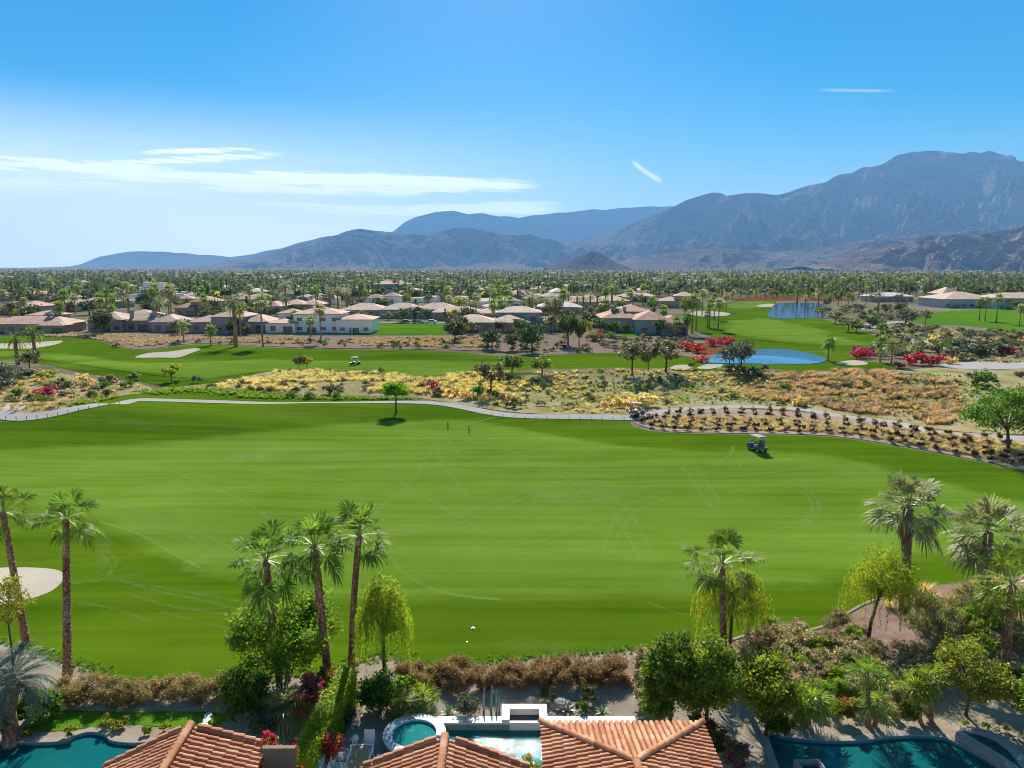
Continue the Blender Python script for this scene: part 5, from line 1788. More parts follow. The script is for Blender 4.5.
# the umbrella tree beside the path and the big dark tree on the bank
p = G(396, 413)
top = lift(p, 397, 381).z - p.z
tree('umbrella_tree', 'lone umbrella shaped tree with forked trunk standing on the turf by the cart path', 'tree', p, top, 2.5, 1.45, n=34, per=170, leaf=.13, mat='leaf_mid', seed=5, tr=.13, top_bias=.25, lean=(.1, 0), frac=.42)
p = G(1008, 452)
top = lift(p, 1000, 376).z - p.z
tree('spreading_tree', 'large dark spreading tree at the end of the planted gravel bank', 'tree', p, top, 5.2, n=46, per=150, leaf=.15, mat='leaf_dark', seed=8, base=.10, lean=(-.6, 0), tr=.2, frac=.30)
p = G(383, 378)
tree('young_tree', 'small leaning dark tree on the golden knoll above the path', 'tree', p, 2.4, 1.1, .8, n=12, per=40, leaf=.1, mat='leaf_dark', seed=9, tr=.06, lean=(-.4, 0))

# ------------------------------------------------------------------ small things on the course
plain('stake_dark', (0.03, 0.03, 0.03), 0.7)
plain('stake_brown', (0.20, 0.13, 0.08), 0.8)
for (a, b, lab) in ((448, 429, 'thin dark post on the turf nearest the umbrella shaped tree'), (469, 433, 'thin dark post where the worn tracks leave the path')):
    p = G(a, b)
    mb = MB().cyl((0, 0, -.1), .07, .95, 8).cyl((0, 0, .85), .10, .12, 8, r2=.03)
    o = obj('marker_post', mb.mesh('marker_post', 'stake_dark'), None, p)
    o['label'] = lab; o['category'] = 'post'; o['group'] = 'marker posts on the turf'
first = None
for i, a in enumerate(np.linspace(492, 624, 13)):
    b = float(np.interp(a, [492, 520, 560, 625], [416.5, 419.5, 420.5, 420.6]))
    p = G(a, b)
    if first is None:
        first = obj('path_stake', MB().cyl((0, 0, -.1), .045, .62, 6).cyl((0, 0, .521), .06, .04, 6).mesh('path_stake', 'stake_brown'), None, p)
        o = first
    else:
        o = first.copy()
        col.objects.link(o)
        o.location = p
    o['label'] = 'short brown stake in the line along the turf side of the cart path'
    o['category'] = 'stake'
    o['group'] = 'stakes along the cart path'
first = None
for i, a in enumerate(np.linspace(6, 120, 12)):
    b = float(np.interp(a, [0, 20, 45, 75, 100, 130], [419.5, 420.5, 418.5, 412.5, 407.5, 404.2]))
    o = obj('path_stake', bpy.data.meshes['path_stake'], None, G(a, b))
    o['label'] = 'short brown stake beside the loop of the cart path'
    o['category'] = 'stake'
    o['group'] = 'stakes along the cart path'
plain('marker_white', (0.8, 0.8, 0.78), 0.5)
for a, b, lab in ((473, 629, 'small white yardage marker in the near rough'), (467, 642, 'tiny white sprinkler cover close to the near edge of the rough')):
    p = G(a, b)
    mb = MB().cyl((0, 0, -.05), .10, .12, 16).cyl((0, 0, .071), .06, .05, 16) if a == 473 else MB().cyl((0, 0, -.05), .055, .08, 12)
    o = obj('ground_marker', mb.mesh('ground_marker', 'marker_white', False), None, p)
    o['label'] = lab; o['category'] = 'marker'

plain('cart_body', (0.05, 0.06, 0.10), 0.35, 0.6)
plain('cart_body_blue', (0.03, 0.05, 0.16), 0.35, 0.6)
plain('roof_grey', (0.15, 0.16, 0.18), 0.7, 0.2)
plain('cart_seat', (0.30, 0.27, 0.22), 0.6, 0.4)
plain('rubber', (0.02, 0.02, 0.02), 0.8, 0.3)
plain('metal_grey', (0.45, 0.45, 0.46), 0.4, 0.6, metal=0.6)
plain('bag_red', (0.35, 0.04, 0.05), 0.6)
plain('bag_violet', (0.25, 0.16, 0.32), 0.6)
plain('bag_dark', (0.04, 0.05, 0.07), 0.6)

def wheel(r, w, parent, loc, name='wheel'):
    """tyre with a rim, its axle along x"""
    mb = MB()
    n = 18
    prof = [(-w / 2, r * .68), (-w / 2, r * .92), (-w * .3, r), (w * .3, r), (w / 2, r * .92), (w / 2, r * .68)]
    V = [(x, q * math.cos(2 * math.pi * k / n), q * math.sin(2 * math.pi * k / n)) for k in range(n) for x, q in prof]
    m_ = len(prof)
    F = [(k * m_ + j, k * m_ + j + 1, ((k + 1) % n) * m_ + j + 1, ((k + 1) % n) * m_ + j) for k in range(n) for j in range(m_ - 1)]
    F += [(k * m_ + m_ - 1, k * m_, ((k + 1) % n) * m_, ((k + 1) % n) * m_ + m_ - 1) for k in range(n)]
    mb.add(V, F)
    t = obj(name, mb.mesh('tyre_mesh', 'rubber', True), parent, loc)
    rb = MB().tube([(-w * .42, 0, 0), (w * .42, 0, 0)], r * .66, 14)
    rb.tube([(-w * .5, 0, 0), (w * .5, 0, 0)], r * .2, 8)
    obj('rim', rb.mesh('rim_mesh', 'metal_grey'), t)
    return t

def golf_cart(label, loc, rz, bodym):
    """nose towards -y; 2.4 m long, 1.2 m wide"""
    t = thing('golf_cart', label, 'golf cart', loc, rz, 1.0, 'golf carts on the course')
    b = MB()
    side = [(-1.18, .30), (-1.18, .62), (-1.02, .78), (-.62, .86), (-.52, .42), (-.02, .36), (.02, .66), (.62, .66), (.66, .62), (1.15, .58), (1.18, .34)]
    n = len(side)
    V = [(-.58, y, z) for y, z in side] + [(.58, y, z) for y, z in side]
    F = [tuple(range(n)), tuple(range(2 * n - 1, n - 1, -1))] + [(i, i + n, (i + 1) % n + n, (i + 1) % n) for i in range(n)]
    b.add(V, F)
    obj('body', b.mesh('cart_body_mesh', bodym), t)
    obj('floor_tray', MB().box(-.52, .52, -.50, -.03, .425, .45).mesh('tray', 'rubber'), t)
    obj('seat', MB().box(-.55, .55, -.0, .52, .665, .78).box(-.53, .53, .02, .50, .781, .82).mesh('cseat', 'cart_seat'), t)
    sb = MB()
    sb.obox((0, .56, 1.0), (.54, 0, 0), (0, .05, -.012), (0, .06, .20))
    obj('seat_back', sb.mesh('cseatback', 'cart_seat'), t)
    rf = MB()
    V, F = [], []
    for j, y in enumerate((-.72, -.6, 0, .8, .92)):
        for i, x in enumerate((-.60, -.5, 0, .5, .60)):
            z = 1.83 + .05 * (1 - (x / .6) ** 2) + .03 * (1 - ((y - .1) / .85) ** 2)
            V.append((x, y, z))
    for j in range(4):
        for i in range(4):
            F.append((j * 5 + i, j * 5 + i + 1, j * 5 + i + 6, j * 5 + i + 5))
    V += [(x, y, z - .05) for x, y, z in V]
    F += [tuple(25 + q for q in reversed(f)) for f in F]
    rim = [0, 1, 2, 3, 4, 9, 14, 19, 24, 23, 22, 21, 20, 15, 10, 5]
    F += [(a, a + 25, b_ + 25, b_) for a, b_ in zip(rim, rim[1:] + rim[:1])]
    rf.add(V, F)
    obj('roof', rf.mesh('cart_roof', 'roof_grey', True), t)
    for sx in (-1, 1):
        obj('roof_post', MB().tube([(sx * .55, -.80, .80), (sx * .53, -.58, 1.82)], .022, 6).mesh('cpost', 'metal_grey'), t)
        obj('roof_post', MB().tube([(sx * .55, .72, .6), (sx * .53, .80, 1.82)], .022, 6).mesh('cpost', 'metal_grey'), t)
        for sy in (-.82, .80):
            wheel(.23, .2, t, (sx * .52, sy, .23))
        obj('headlight', MB().sph((sx * .38, -1.17, .60), .075, 8, 6, (1, .4, 1)).mesh('hl', 'marker_white'), t)
    ws = MB().obox((0, -.70, 1.32), (.52, 0, 0), (0, .006, -.001), (0, .105, .48))
    obj('windshield', ws.mesh('cws', 'glass_pale'), t)
    st = MB().tube([(-.26, -.62, .86), (-.26, -.36, 1.02)], .02, 6)
    V, F = [], []
    for k in range(14):
        a = 2 * math.pi * k / 14
        V.append(Vector((-.26 + .16 * math.cos(a), -.36 + .08 * math.sin(a), 1.02 + .14 * math.sin(a))))
    st.tube(V + [V[0]], .014, 5, cap=False)
    obj('steering_wheel', st.mesh('csw', 'rubber'), t)
    obj('bag_rack', MB().box(-.5, .5, .72, 1.1, .60, .64).tube([(-.5, .74, .95), (.5, .74, .95)], .02, 6).mesh('crack', 'metal_grey'), t)
    return t
m = MT('glass_pale')
tr_ = m.n('ShaderNodeBsdfTransparent')
tr_.inputs['Color'].default_value = (.8, .85, .88, 1)
gl_ = m.n('ShaderNodeBsdfGlossy')
gl_.inputs['Roughness'].default_value = .05
mx = m.n('ShaderNodeMixShader')
mx.inputs[0].default_value = .12
m.l(tr_.outputs[0], mx.inputs[1])
m.l(gl_.outputs[0], mx.inputs[2])
m.done(mx.outputs[0])

def golf_bag(label, loc, rz, matn, lean=.12):
    t = thing('golf_bag', label, 'golf bag', loc, rz, 1.0, 'golf bags carried on the carts')
    mb = MB().tube([(0, 0, 0), (0, -lean * .3, .4), (0, -lean, .85)], [.13, .12, .14], 12)
    mb.box(-.09, .09, -.19, -.12, .12, .5)
    obj('bag_body', mb.mesh('bag_body', matn), t)
    c = MB()
    for k in range(7):
        a = k * .9
        x, y = .07 * math.cos(a), .07 * math.sin(a)
        c.tube([(x * .8, y * .8 - lean, .80), (x * 1.2, y * 1.2 - lean * 1.3, 1.08 + .03 * (k % 3))], .008, 4)
        c.box(x * 1.2 - .03, x * 1.2 + .03, y * 1.2 - lean * 1.3 - .015, y * 1.2 - lean * 1.3 + .02, 1.06 + .03 * (k % 3), 1.12 + .03 * (k % 3))
    obj('clubs', c.mesh('clubs', 'metal_grey'), t)
    return t

def at_cart(loc, rz, v):
    c, s = math.cos(rz), math.sin(rz)
    return Vector((loc[0] + v[0] * c - v[1] * s, loc[1] + v[0] * s + v[1] * c, loc[2] + v[2]))
p = G(757, 451); p.z += .03
cz = R(200)
golf_cart('dark golf cart with a white roof parked on the turf below the planted bank', p, cz, 'cart_body_blue')
golf_bag('violet golf bag standing in the rack of the cart on the turf', at_cart(p, cz, (-.25, .9, .645)), cz, 'bag_violet')
golf_bag('dark golf bag in the rack of the cart on the turf', at_cart(p, cz, (.25, .9, .645)), cz, 'bag_dark')
p = G(637, 416.5); p.z += .2
cz = R(72)
golf_cart('golf cart with white roof on the cart path beside the golden shrubs', p, cz, 'cart_body')
golf_bag('red golf bag in the rack of the cart on the path', at_cart(p, cz, (-.25, .9, .645)), cz, 'bag_red')
golf_bag('violet golf bag in the rack of the cart on the path', at_cart(p, cz, (.25, .9, .645)), cz, 'bag_violet')
p = G(355, 365)
cz = R(110)
t_ = golf_cart('dark golf cart crossing the second fairway beyond the golden knoll', p, cz, 'cart_body_blue')
for c_ in t_.children:
    if c_.name.startswith('roof') and 'post' not in c_.name:
        c_.data.materials[0] = MATS['cart_body']

def car(label, loc, rz, m_, tall=0.0):
    t = thing('parked_car', label, 'car', loc, rz, 1.0, 'cars parked behind the clipped lawn')
    side = [(-2.25, .35), (-2.3, .75), (-1.35, .95 + tall * .3), (-.75, 1.42 + tall), (.9, 1.45 + tall), (1.6, 1.0 + tall * .6), (2.25, .95 + tall * .4), (2.28, .4)]
    n = len(side)
    def w(z):
        return .88 if z < 1.05 else .70
    V = [(y, -w(z), z) for y, z in side] + [(y, w(z), z) for y, z in side]
    F = [tuple(range(n)), tuple(range(2 * n - 1, n - 1, -1))] + [(i, i + n, (i + 1) % n + n, (i + 1) % n) for i in range(n)]
    obj('body', MB().add(V, F).mesh('car_body', m_), t)
    for s in (-1, 1):
        mb = MB().add([(-1.05, s * .86, 1.02 + tall * .2), (1.25, s * .86, 1.05 + tall * .2), (.8, s * .735, 1.36 + tall), (-.65, s * .735, 1.34 + tall)], [(0, 1, 2, 3)])
        obj('side_window', mb.mesh('car_window', 'glass_dark'), t)
        for x in (-1.4, 1.4):
            w_ = wheel(.33, .22, t, (x, s * .80, .33))
            w_.rotation_euler = (0, 0, R(90))
    return t
plain('paint_black', (.02, .02, .025), .3, .6)
plain('paint_ice', (.35, .50, .58), .3, .6)
p = G(405, 323.6); p.z += .15
car('black car parked first from the white garden wall behind the clipped lawn', p, R(4), 'paint_black')
p = G(418, 323.8); p.z += .15
car('dark low car parked between the black car and the pale blue one', p, R(-3), 'paint_black', -.1)
p = G(431, 324); p.z += .15
car('pale blue pickup sized car parked at the end of the clipped lawn', p, R(2), 'paint_ice', .25)

# ------------------------------------------------------------------ the gardens in front: ground
soil('yard_sand', [(0.28, (0.24, 0.185, 0.13)), (0.5, (0.38, 0.31, 0.225)), (0.75, (0.50, 0.43, 0.34))], 0.6, 8)
def zp(px, py, z=0.0):
    return P(px, py, z)
def poly_z(pix, z=0.0, step=6):
    return [zp(q[0], q[1], z).to_2d() for q in ring_smooth(pix, step)]
LPOOL = poly_z([(-60, 744), (-20, 743.5), (15, 743), (45, 743), (66, 741), (76, 736), (90, 732.5), (104, 735), (111, 741), (130, 743.5), (165, 744), (200, 760), (190, 810), (60, 830), (-60, 820)])
RPOOL = poly_z([(769, 736.5), (780, 737), (793, 738.5), (812, 740.5), (830, 741.5), (850, 741.5), (868, 740.5), (885, 738), (898, 736.8), (913, 736.2), (928, 736.5), (942, 738), (953, 742), (975, 754),
                (1000, 770), (1020, 800), (960, 830), (860, 835), (800, 815), (782, 775)])
CPOOL = [Vector(v) for v in ((-3.75, 26.9), (-1.9, 26.9), (1.55, 26.9), (1.55, 31.2), (-3.55, 31.2), (-3.75, 30.4))]
YARD = [Vector(v) for v in ((-48, 5), (48, 5), (48, 37.5), (-48, 37.5))]
def holed(name, outer, holes, mat, z, spacing=1.4):
    pts, edges = [], []
    for loop in [outer] + holes:
        s = len(pts)
        L = []
        for i, a in enumerate(loop):
            b = loop[(i + 1) % len(loop)]
            k = max(1, int((b - a).length / (spacing if loop is not outer else 3)))
            L += [a.lerp(b, q / k) for q in range(k)]
        pts += L
        edges += [(s + i, s + (i + 1) % len(L)) for i in range(len(L))]
    co, _, fa, _, _, _ = geometry.delaunay_2d_cdt(pts, edges, [], 0, 1e-5)
    F = []
    for f in fa:
        c = sum((co[i] for i in f), Vector((0, 0))) / 3
        if inpoly(c.x, c.y, outer) and not any(inpoly(c.x, c.y, h) for h in holes):
            F.append(tuple(f))
    return obj(name, mk(name, [(p.x, p.y, z) for p in co], F, mat, False), kind='structure')
holed('garden_ground', YARD, [LPOOL, RPOOL, CPOOL], 'yard_sand', 0.004)
sheet('garden_ground', world_poly([(640, 650), (690, 642), (720, 643), (760, 632), (790, 634), (825, 627), (865, 605), (905, 592), (960, 584), (1060, 575), (1160, 570), (1200, 680), (1000, 700), (640, 700)], 3), 'pink_gravel', 0.010, 1.2)
sheet('garden_ground', world_poly([(-80, 636), (0, 642), (50, 656), (100, 672), (130, 682), (180, 686), (240, 686), (240, 700), (0, 700), (-100, 700)], 3), 'yard_sand', 0.008, 1.2)
sheet('garden_ground', world_poly([(330, 668), (385, 655), (430, 664), (470, 662), (540, 655), (600, 651), (640, 648), (640, 700), (330, 700)], 3), 'yard_sand', 0.008, 1.2)
flat = lambda x, y: 0.0
sheet('gravel_bed', world_poly([(392, 702), (440, 698), (540, 697), (640, 690), (655, 705), (660, 728), (560, 722), (440, 720), (400, 712)], 2), 'gravel', 0.020, 1.0, hfun=flat)
sheet('back_lawn', world_poly([(24, 732), (30, 722), (45, 711), (120, 712), (200, 712), (225, 716), (214, 727), (180, 729), (140, 725), (118, 726), (100, 727), (60, 731)], 4), 'lawn_turf', 0.022, 1.0, hfun=flat)
edge = line_smooth([P(a, b).to_2d() for a, b in [(690, 643), (725, 642), (760, 631.5), (790, 633), (825, 626), (865, 604), (905, 591)]], 6)
strip('stone_edging', edge, .18, 'coping_stone', .07, .08, kind='structure')

# ------------------------------------------------------------------ pools
def pool_shell(label, name, outline, floor_z, mat, water_mat, water_z, coping_w, coping_mat, coping_z=0.05, cat='swimming pool', steps=None, cop_h=0.05):
    t = thing(name, label, cat)
    n = len(outline)
    V = [(p.x, p.y, 0.0) for p in outline] + [(p.x, p.y, floor_z) for p in outline]
    F = [(i, (i + 1) % n, (i + 1) % n + n, i + n) for i in range(n)]
    F.append(tuple(range(n, 2 * n)))
    obj('basin', mk('basin', V, F, mat), t)
    # inset a hair so the surface does not touch the shell
    co, _, fa, _, _, _ = geometry.delaunay_2d_cdt(outline, [], [list(range(n))], 1, 1e-5)
    obj('water', mk('water', [(p.x, p.y, water_z) for p in co], [tuple(f) for f in fa], water_mat), t)
    if coping_w:
        area = sum(a.x * b.y - b.x * a.y for a, b in zip(outline, outline[1:] + outline[:1]))
        sg = 1 if area > 0 else -1
        outer = []
        for i, p in enumerate(outline):
            d = (outline[(i + 1) % n] - outline[i - 1]).normalized()
            outer.append(p + Vector((d.y, -d.x)) * sg * coping_w)
        V = [(p.x, p.y, -0.06) for p in outline] + [(p.x, p.y, cop_h) for p in outline] + [(p.x, p.y, cop_h) for p in outer] + [(p.x, p.y, -0.02) for p in outer]
        F = []
        for k in range(3):
            F += [(k * n + i, k * n + (i + 1) % n, (k + 1) * n + (i + 1) % n, (k + 1) * n + i) for i in range(n)]
        obj('coping', mk('coping', V, F, coping_mat), t)
    return t
def ell(cx, cy, rx, ry, n=28, a0=0.0):
    return [Vector((cx + rx * math.cos(a0 + 2 * math.pi * k / n), cy + ry * math.sin(a0 + 2 * math.pi * k / n))) for k in range(n)]

t = pool_shell('dark blue freeform pool with a rounded bay and stone coping below the back lawn', 'swimming_pool', LPOOL, -.75, 'dark_pool_plaster', 'dark_pool_water', -0.12, .34, 'coping_stone')
c = zp(80, 772, 0)
e = ell(c.x, c.y, 1.5, .75)
mb = MB().add([(p.x, p.y, -.74) for p in e] + [(p.x, p.y, -.20) for p in e], [(i, (i + 1) % 28, (i + 1) % 28 + 28, i + 28) for i in range(28)] + [tuple(range(28, 56))])
obj('sun_shelf', mb.mesh('sun_shelf', 'pale_plaster'), t)
t = pool_shell('long teal freeform pool with wavy sand coloured edge below the oleander garden', 'swimming_pool', RPOOL, -.75, 'dark_pool_plaster', 'dark_pool_water', -0.12, .36, 'coping_stone')
c = zp(935, 785, 0)
e = ell(c.x, c.y, 1.7, .9)
mb = MB().add([(p.x, p.y, -.74) for p in e] + [(p.x, p.y, -.20) for p in e], [(i, (i + 1) % 28, (i + 1) % 28 + 28, i + 28) for i in range(28)] + [tuple(range(28, 56))])
obj('sun_shelf', mb.mesh('sun_shelf', 'pale_plaster'), t)
t = pool_shell('rectangular turquoise pool with glittering water between the tiled roofs', 'swimming_pool', CPOOL, -.55, 'pool_plaster', 'pool_water', -0.10, 0, 'coping_stone')
plain('coping_white', (0.72, 0.69, 0.64), 0.8, 0.2, var=0.06, scale=4)
plain('trough_dark', (0.10, 0.085, 0.075), 0.6, 0.3, var=.3)
plain('tile_band', (0.20, 0.27, 0.25), 0.4, 0.5, var=.3, scale=12)
cp = obj('coping', MB().box(-3.95, -.503, 31.205, 31.72, -.1, .28).mesh('coping_white', 'coping_white'), t)
obj('coping', MB().box(1.723, 6.0, 31.205, 31.72, -.1, .28).mesh('coping_white', 'coping_white'), t)
obj('tile_band', MB().box(-3.5, 1.5, 31.185, 31.201, -.5, .20).mesh('tile_band', 'tile_band'), t)
mb = MB().box(-.50, -.12, 31.205, 32.45, -.1, .46).box(1.34, 1.72, 31.205, 32.45, -.1, .46).box(-.119, 1.339, 32.07, 32.45, -.1, .46)
fr = obj('waterfall_frame', mb.mesh('waterfall_frame', 'coping_white'), t)
obj('trough', MB().box(-.117, 1.337, 31.34, 32.067, .02, .12).mesh('trough', 'trough_dark'), fr)
obj('spillway', MB().box(-.117, 1.337, 31.18, 31.335, -.1, .30).mesh('spillway', 'coping_white'), fr)

# the raised round spa
water('spa_water_surface', (0.02, 0.30, 0.28), 5.0, 0.2, (0.75, 0.97, 0.95), dist=0.04)
plain('spa_coping', (0.50, 0.55, 0.56), 0.6, 0.3, var=.25, scale=6)
sc_ = Vector((-4.55, 30.05))
t = thing('round_spa', 'raised round spa with pale blue stone rim spilling into the rectangular pool', 'spa', (sc_.x, sc_.y, 0))
def ring_mesh(r0, r1, z0, z1, a0, a1, n=48):
    mb = MB()
    V, F = [], []
    for k in range(n + 1):
        a = math.radians(a0 + (a1 - a0) * k / n)
        c_, s_ = math.cos(a), math.sin(a)
        V += [(r0 * c_, r0 * s_, z0), (r0 * c_, r0 * s_, z1), (r1 * c_, r1 * s_, z1), (r1 * c_, r1 * s_, z0)]
    for k in range(n):
        for j in range(4):
            F.append((k * 4 + j, k * 4 + (j + 1) % 4, k * 4 + 4 + (j + 1) % 4, k * 4 + 4 + j))
    F += [(0, 1, 2, 3), (n * 4 + 3, n * 4 + 2, n * 4 + 1, n * 4)]
    return mb.add(V, F)
obj('outer_wall', ring_mesh(1.12, 1.38, .01, .50, -8, 340).mesh('spa_wall', 'grey_stone'), t)
obj('coping', ring_mesh(1.02, 1.46, .502, .58, -8, 340).mesh('spa_coping', 'spa_coping'), t)
obj('spillway', ring_mesh(1.0, 1.46, .01, .36, 341, 351, 6).mesh('spa_spill', 'spa_coping'), t)
obj('inner_wall', ring_mesh(1.03, 1.115, .02, .495, 0, 359.9).mesh('spa_inner', 'pool_plaster', True), t)
obj('bench', ring_mesh(.58, 1.02, .03, .33, 0, 359.9).mesh('spa_bench', 'pale_plaster'), t)
obj('floor', MB().cyl((0, 0, .012), 1.02, .14, 40).mesh('spa_floor', 'pale_plaster'), t)
e = ell(0, 0, 1.028, 1.028, 40)
obj('water', mk('spa_water', [(p.x, p.y, .44) for p in e], [tuple(range(40))], 'spa_water_surface'), t)

# the raised crescent spa of the right pool
t = thing('crescent_spa', 'raised narrow spa basin behind a long stone weir at the end of the teal pool', 'spa')
A = [zp(a, b, .45).to_2d() for a, b in [(958, 731), (975, 741), (995, 753), (1013, 765), (1022, 774)]]
Bq = [zp(a, b, .45).to_2d() for a, b in [(962, 729), (978, 731), (995, 737), (1010, 747), (1022, 760), (1030, 774)]]
A, Bq = line_smooth(A, 5), line_smooth(Bq, 5)
def wall_line(line, w, z0, z1):
    mb = MB()
    V, F = [], []
    for i, p in enumerate(line):
        d = (line[min(i + 1, len(line) - 1)] - line[max(i - 1, 0)]).normalized()
        nn = Vector((d.y, -d.x)) * w / 2
        V += [(p.x - nn.x, p.y - nn.y, z0), (p.x - nn.x, p.y - nn.y, z1), (p.x + nn.x, p.y + nn.y, z1), (p.x + nn.x, p.y + nn.y, z0)]
    for i in range(len(line) - 1):
        for j in range(4):
            F.append((i * 4 + j, i * 4 + (j + 1) % 4, i * 4 + 4 + (j + 1) % 4, i * 4 + 4 + j))
    F += [(0, 1, 2, 3), tuple(len(line) * 4 - 1 - k for k in range(4))]
    return mb.add(V, F)
obj('weir_wall', wall_line(A, .36, -.4, .42).mesh('weir', 'grey_stone'), t)
obj('weir_coping', wall_line(A, .22, .422, .47).mesh('weir_c', 'coping_stone'), t)
obj('back_wall', wall_line(Bq, .42, .01, .50).mesh('back_w', 'coping_stone'), t)
wp = A + Bq[::-1]
co, _, fa, _, _, _ = geometry.delaunay_2d_cdt(wp, [], [list(range(len(wp)))], 1, 1e-5)
obj('basin', mk('c_floor', [(p.x, p.y, .03) for p in co], [tuple(f) for f in fa], 'dark_pool_plaster'), t)
obj('water', mk('c_water', [(p.x, p.y, .36) for p in co], [tuple(f) for f in fa], 'dark_pool_water'), t)

# stone fire bowl at the corner of the right pool
p = zp(812, 769, .5)
t = thing('fire_pit', 'square pale fire pit with dark hollow at the near edge of the teal pool', 'fire pit', (p.x, p.y, 0))
mb = MB().box(-.58, .58, .40, .58, -.1, .55).box(-.58, .58, -.58, -.40, -.1, .55).box(-.58, -.40, -.398, .398, -.1, .55).box(.40, .58, -.398, .398, -.1, .55)
obj('surround', mb.mesh('fp', 'coping_stone'), t)
obj('burner', MB().box(-.398, .398, -.398, .398, -.1, .34).mesh('fpb', 'trough_dark'), t)

# patio slab, furniture
obj('patio', MB().box(-8.1, -3.95, 24.6, 30.9, -.1, .035).mesh('patio', 'coping_stone'), kind='structure')
plain('teak', (0.42, 0.29, 0.14), 0.6, 0.3, var=.25, scale=5)
plain('cushion_white', (0.75, 0.74, 0.72), 0.85, 0.1, var=.04)
t = thing('patio_table', 'rectangular tan patio table with white frame beside the round spa', 'table', (-6.72, 27.9, .035))
mb = MB()
for k in range(8):
    mb.box(-.42 + k * .105, -.42 + k * .105 + .098, -1.02, 1.02, .70, .735)
obj('table_top', mb.mesh('table_top', 'teak'), t)
mb = MB().box(-.50, -.43, -1.1, 1.1, .66, .74).box(.43, .50, -1.1, 1.1, .66, .74).box(-.428, .428, -1.1, -1.03, .66, .74).box(-.428, .428, 1.03, 1.1, .66, .74)
obj('table_frame', mb.mesh('table_frame', 'trim_white'), t)
for sx in (-1, 1):
    for sy in (-1, 1):
        obj('leg', MB().box(sx * .46 - .03, sx * .46 + .03, sy * 1.05 - .03, sy * 1.05 + .03, 0, .658).mesh('tleg', 'trim_white'), t)
def patio_chair(label, loc, rz):
    t = thing('patio_chair', label, 'chair', loc, rz, 1.0, 'chairs round the patio table')
    obj('seat', MB().box(-.24, .24, -.24, .24, .40, .46).mesh('pseat', 'cushion_white'), t)
    obj('backrest', MB().obox((0, .27, .72), (.24, 0, 0), (0, .02, -.005), (0, .05, .26)).mesh('pback', 'cushion_white'), t)
    for sx in (-1, 1):
        for sy in (-1, 1):
            obj('leg', MB().tube([(sx * .22, sy * .22, 0), (sx * .21, sy * .21, .40)], .018, 6).mesh('pleg', 'metal_grey'), t)
        obj('armrest', MB().tube([(sx * .26, -.22, .40), (sx * .26, -.20, .62), (sx * .26, .25, .64)], .018, 6).mesh('parm', 'metal_grey'), t)
    return t
ch = patio_chair('white patio chair at the far end of the tan table', (-6.55, 29.35, .035), 0)
for lab, x, y, rz in (('white patio chair on the hedge side of the table nearest its far end', -7.55, 28.6, 90), ('white patio chair on the hedge side at the middle of the table', -7.55, 27.95, 90),
                      ('white patio chair on the hedge side nearest the low tiled roof', -7.55, 27.3, 90), ('white patio chair on the spa side near the low tiled roof', -5.85, 27.3, -90)):
    dup(ch, (x, y, .035), R(rz), 1.0, lab)
t = thing('ottoman', 'low white cushioned ottoman between the patio table and the round spa', 'ottoman', (-5.72, 28.5, .035))
obj('cushion', MB().box(-.34, .34, -.3, -.003, .24, .38).box(-.34, .34, .003, .3, .24, .38).mesh('oc', 'cushion_white'), t)
obj('base', MB().box(-.33, .33, -.29, .29, 0, .238).mesh('ob', 'trim_white'), t)
o = obj('patio_lantern', MB().cyl((0, 0, 0), .11, .5, 12).sph((0, 0, .62), .17, 12, 8).mesh('lantern', 'cushion_white', True), None, (-7.2, 29.55, .035))
o['label'] = 'small white lantern on the patio by the far chair'; o['category'] = 'lantern'
o = obj('garden_wall', MB().box(-8.30, -8.14, 24.0, 29.2, -.1, 1.05).box(-8.34, -8.10, 24.0, 29.24, 1.052, 1.12).mesh('gw', 'stucco_white'), None)
o['label'] = 'low white garden wall between the clipped hedge and the patio'; o['category'] = 'garden wall'

# ------------------------------------------------------------------ tiled roofs
m = MT('barrel_tile')
g = m.n('ShaderNodeNewGeometry')
nz = m.noise(m.coord((5, 5, 5)), 1.0, 5, .7)
n2 = m.noise(m.coord((.5, .5, .5)), 1.0, 3, .6)
f = m.math('ADD', m.math('MULTIPLY', g.outputs['Random Per Island'], .34), m.math('ADD', m.math('MULTIPLY', nz, .36), m.math('MULTIPLY', n2, .30)))
c = m.ramp(f, [(.22, (.22, .085, .04)), (.38, (.36, .155, .075)), (.55, (.43, .205, .11)), (.72, (.52, .30, .18)), (.85, (.44, .31, .22))])
m.done(m.bsdf(c, .85, .15, m.bump(nz, .4, .01)))
plain('tile_pan', (.20, .09, .055), .9, .1, var=.3, scale=6)
rt = random.Random(4)

def barrel(V, F, a, b, up, side, ra, rb, n=6, tilt=.03):
    """a half-round tile from a (lower end) to b"""
    i0 = len(V)
    for (p, r_q, dz) in ((a, ra, tilt), (b, rb, 0.0)):
        for k in range(n + 1):
            an = math.pi * k / n
            V.append(p + side * (math.cos(an) * r_q) + up * (math.sin(an) * r_q * .85 + dz))
    for k in range(n):
        F.append((i0 + k, i0 + k + 1, i0 + n + 2 + k, i0 + n + 1 + k))
    F.append(tuple(i0 + k for k in range(n, -1, -1)))

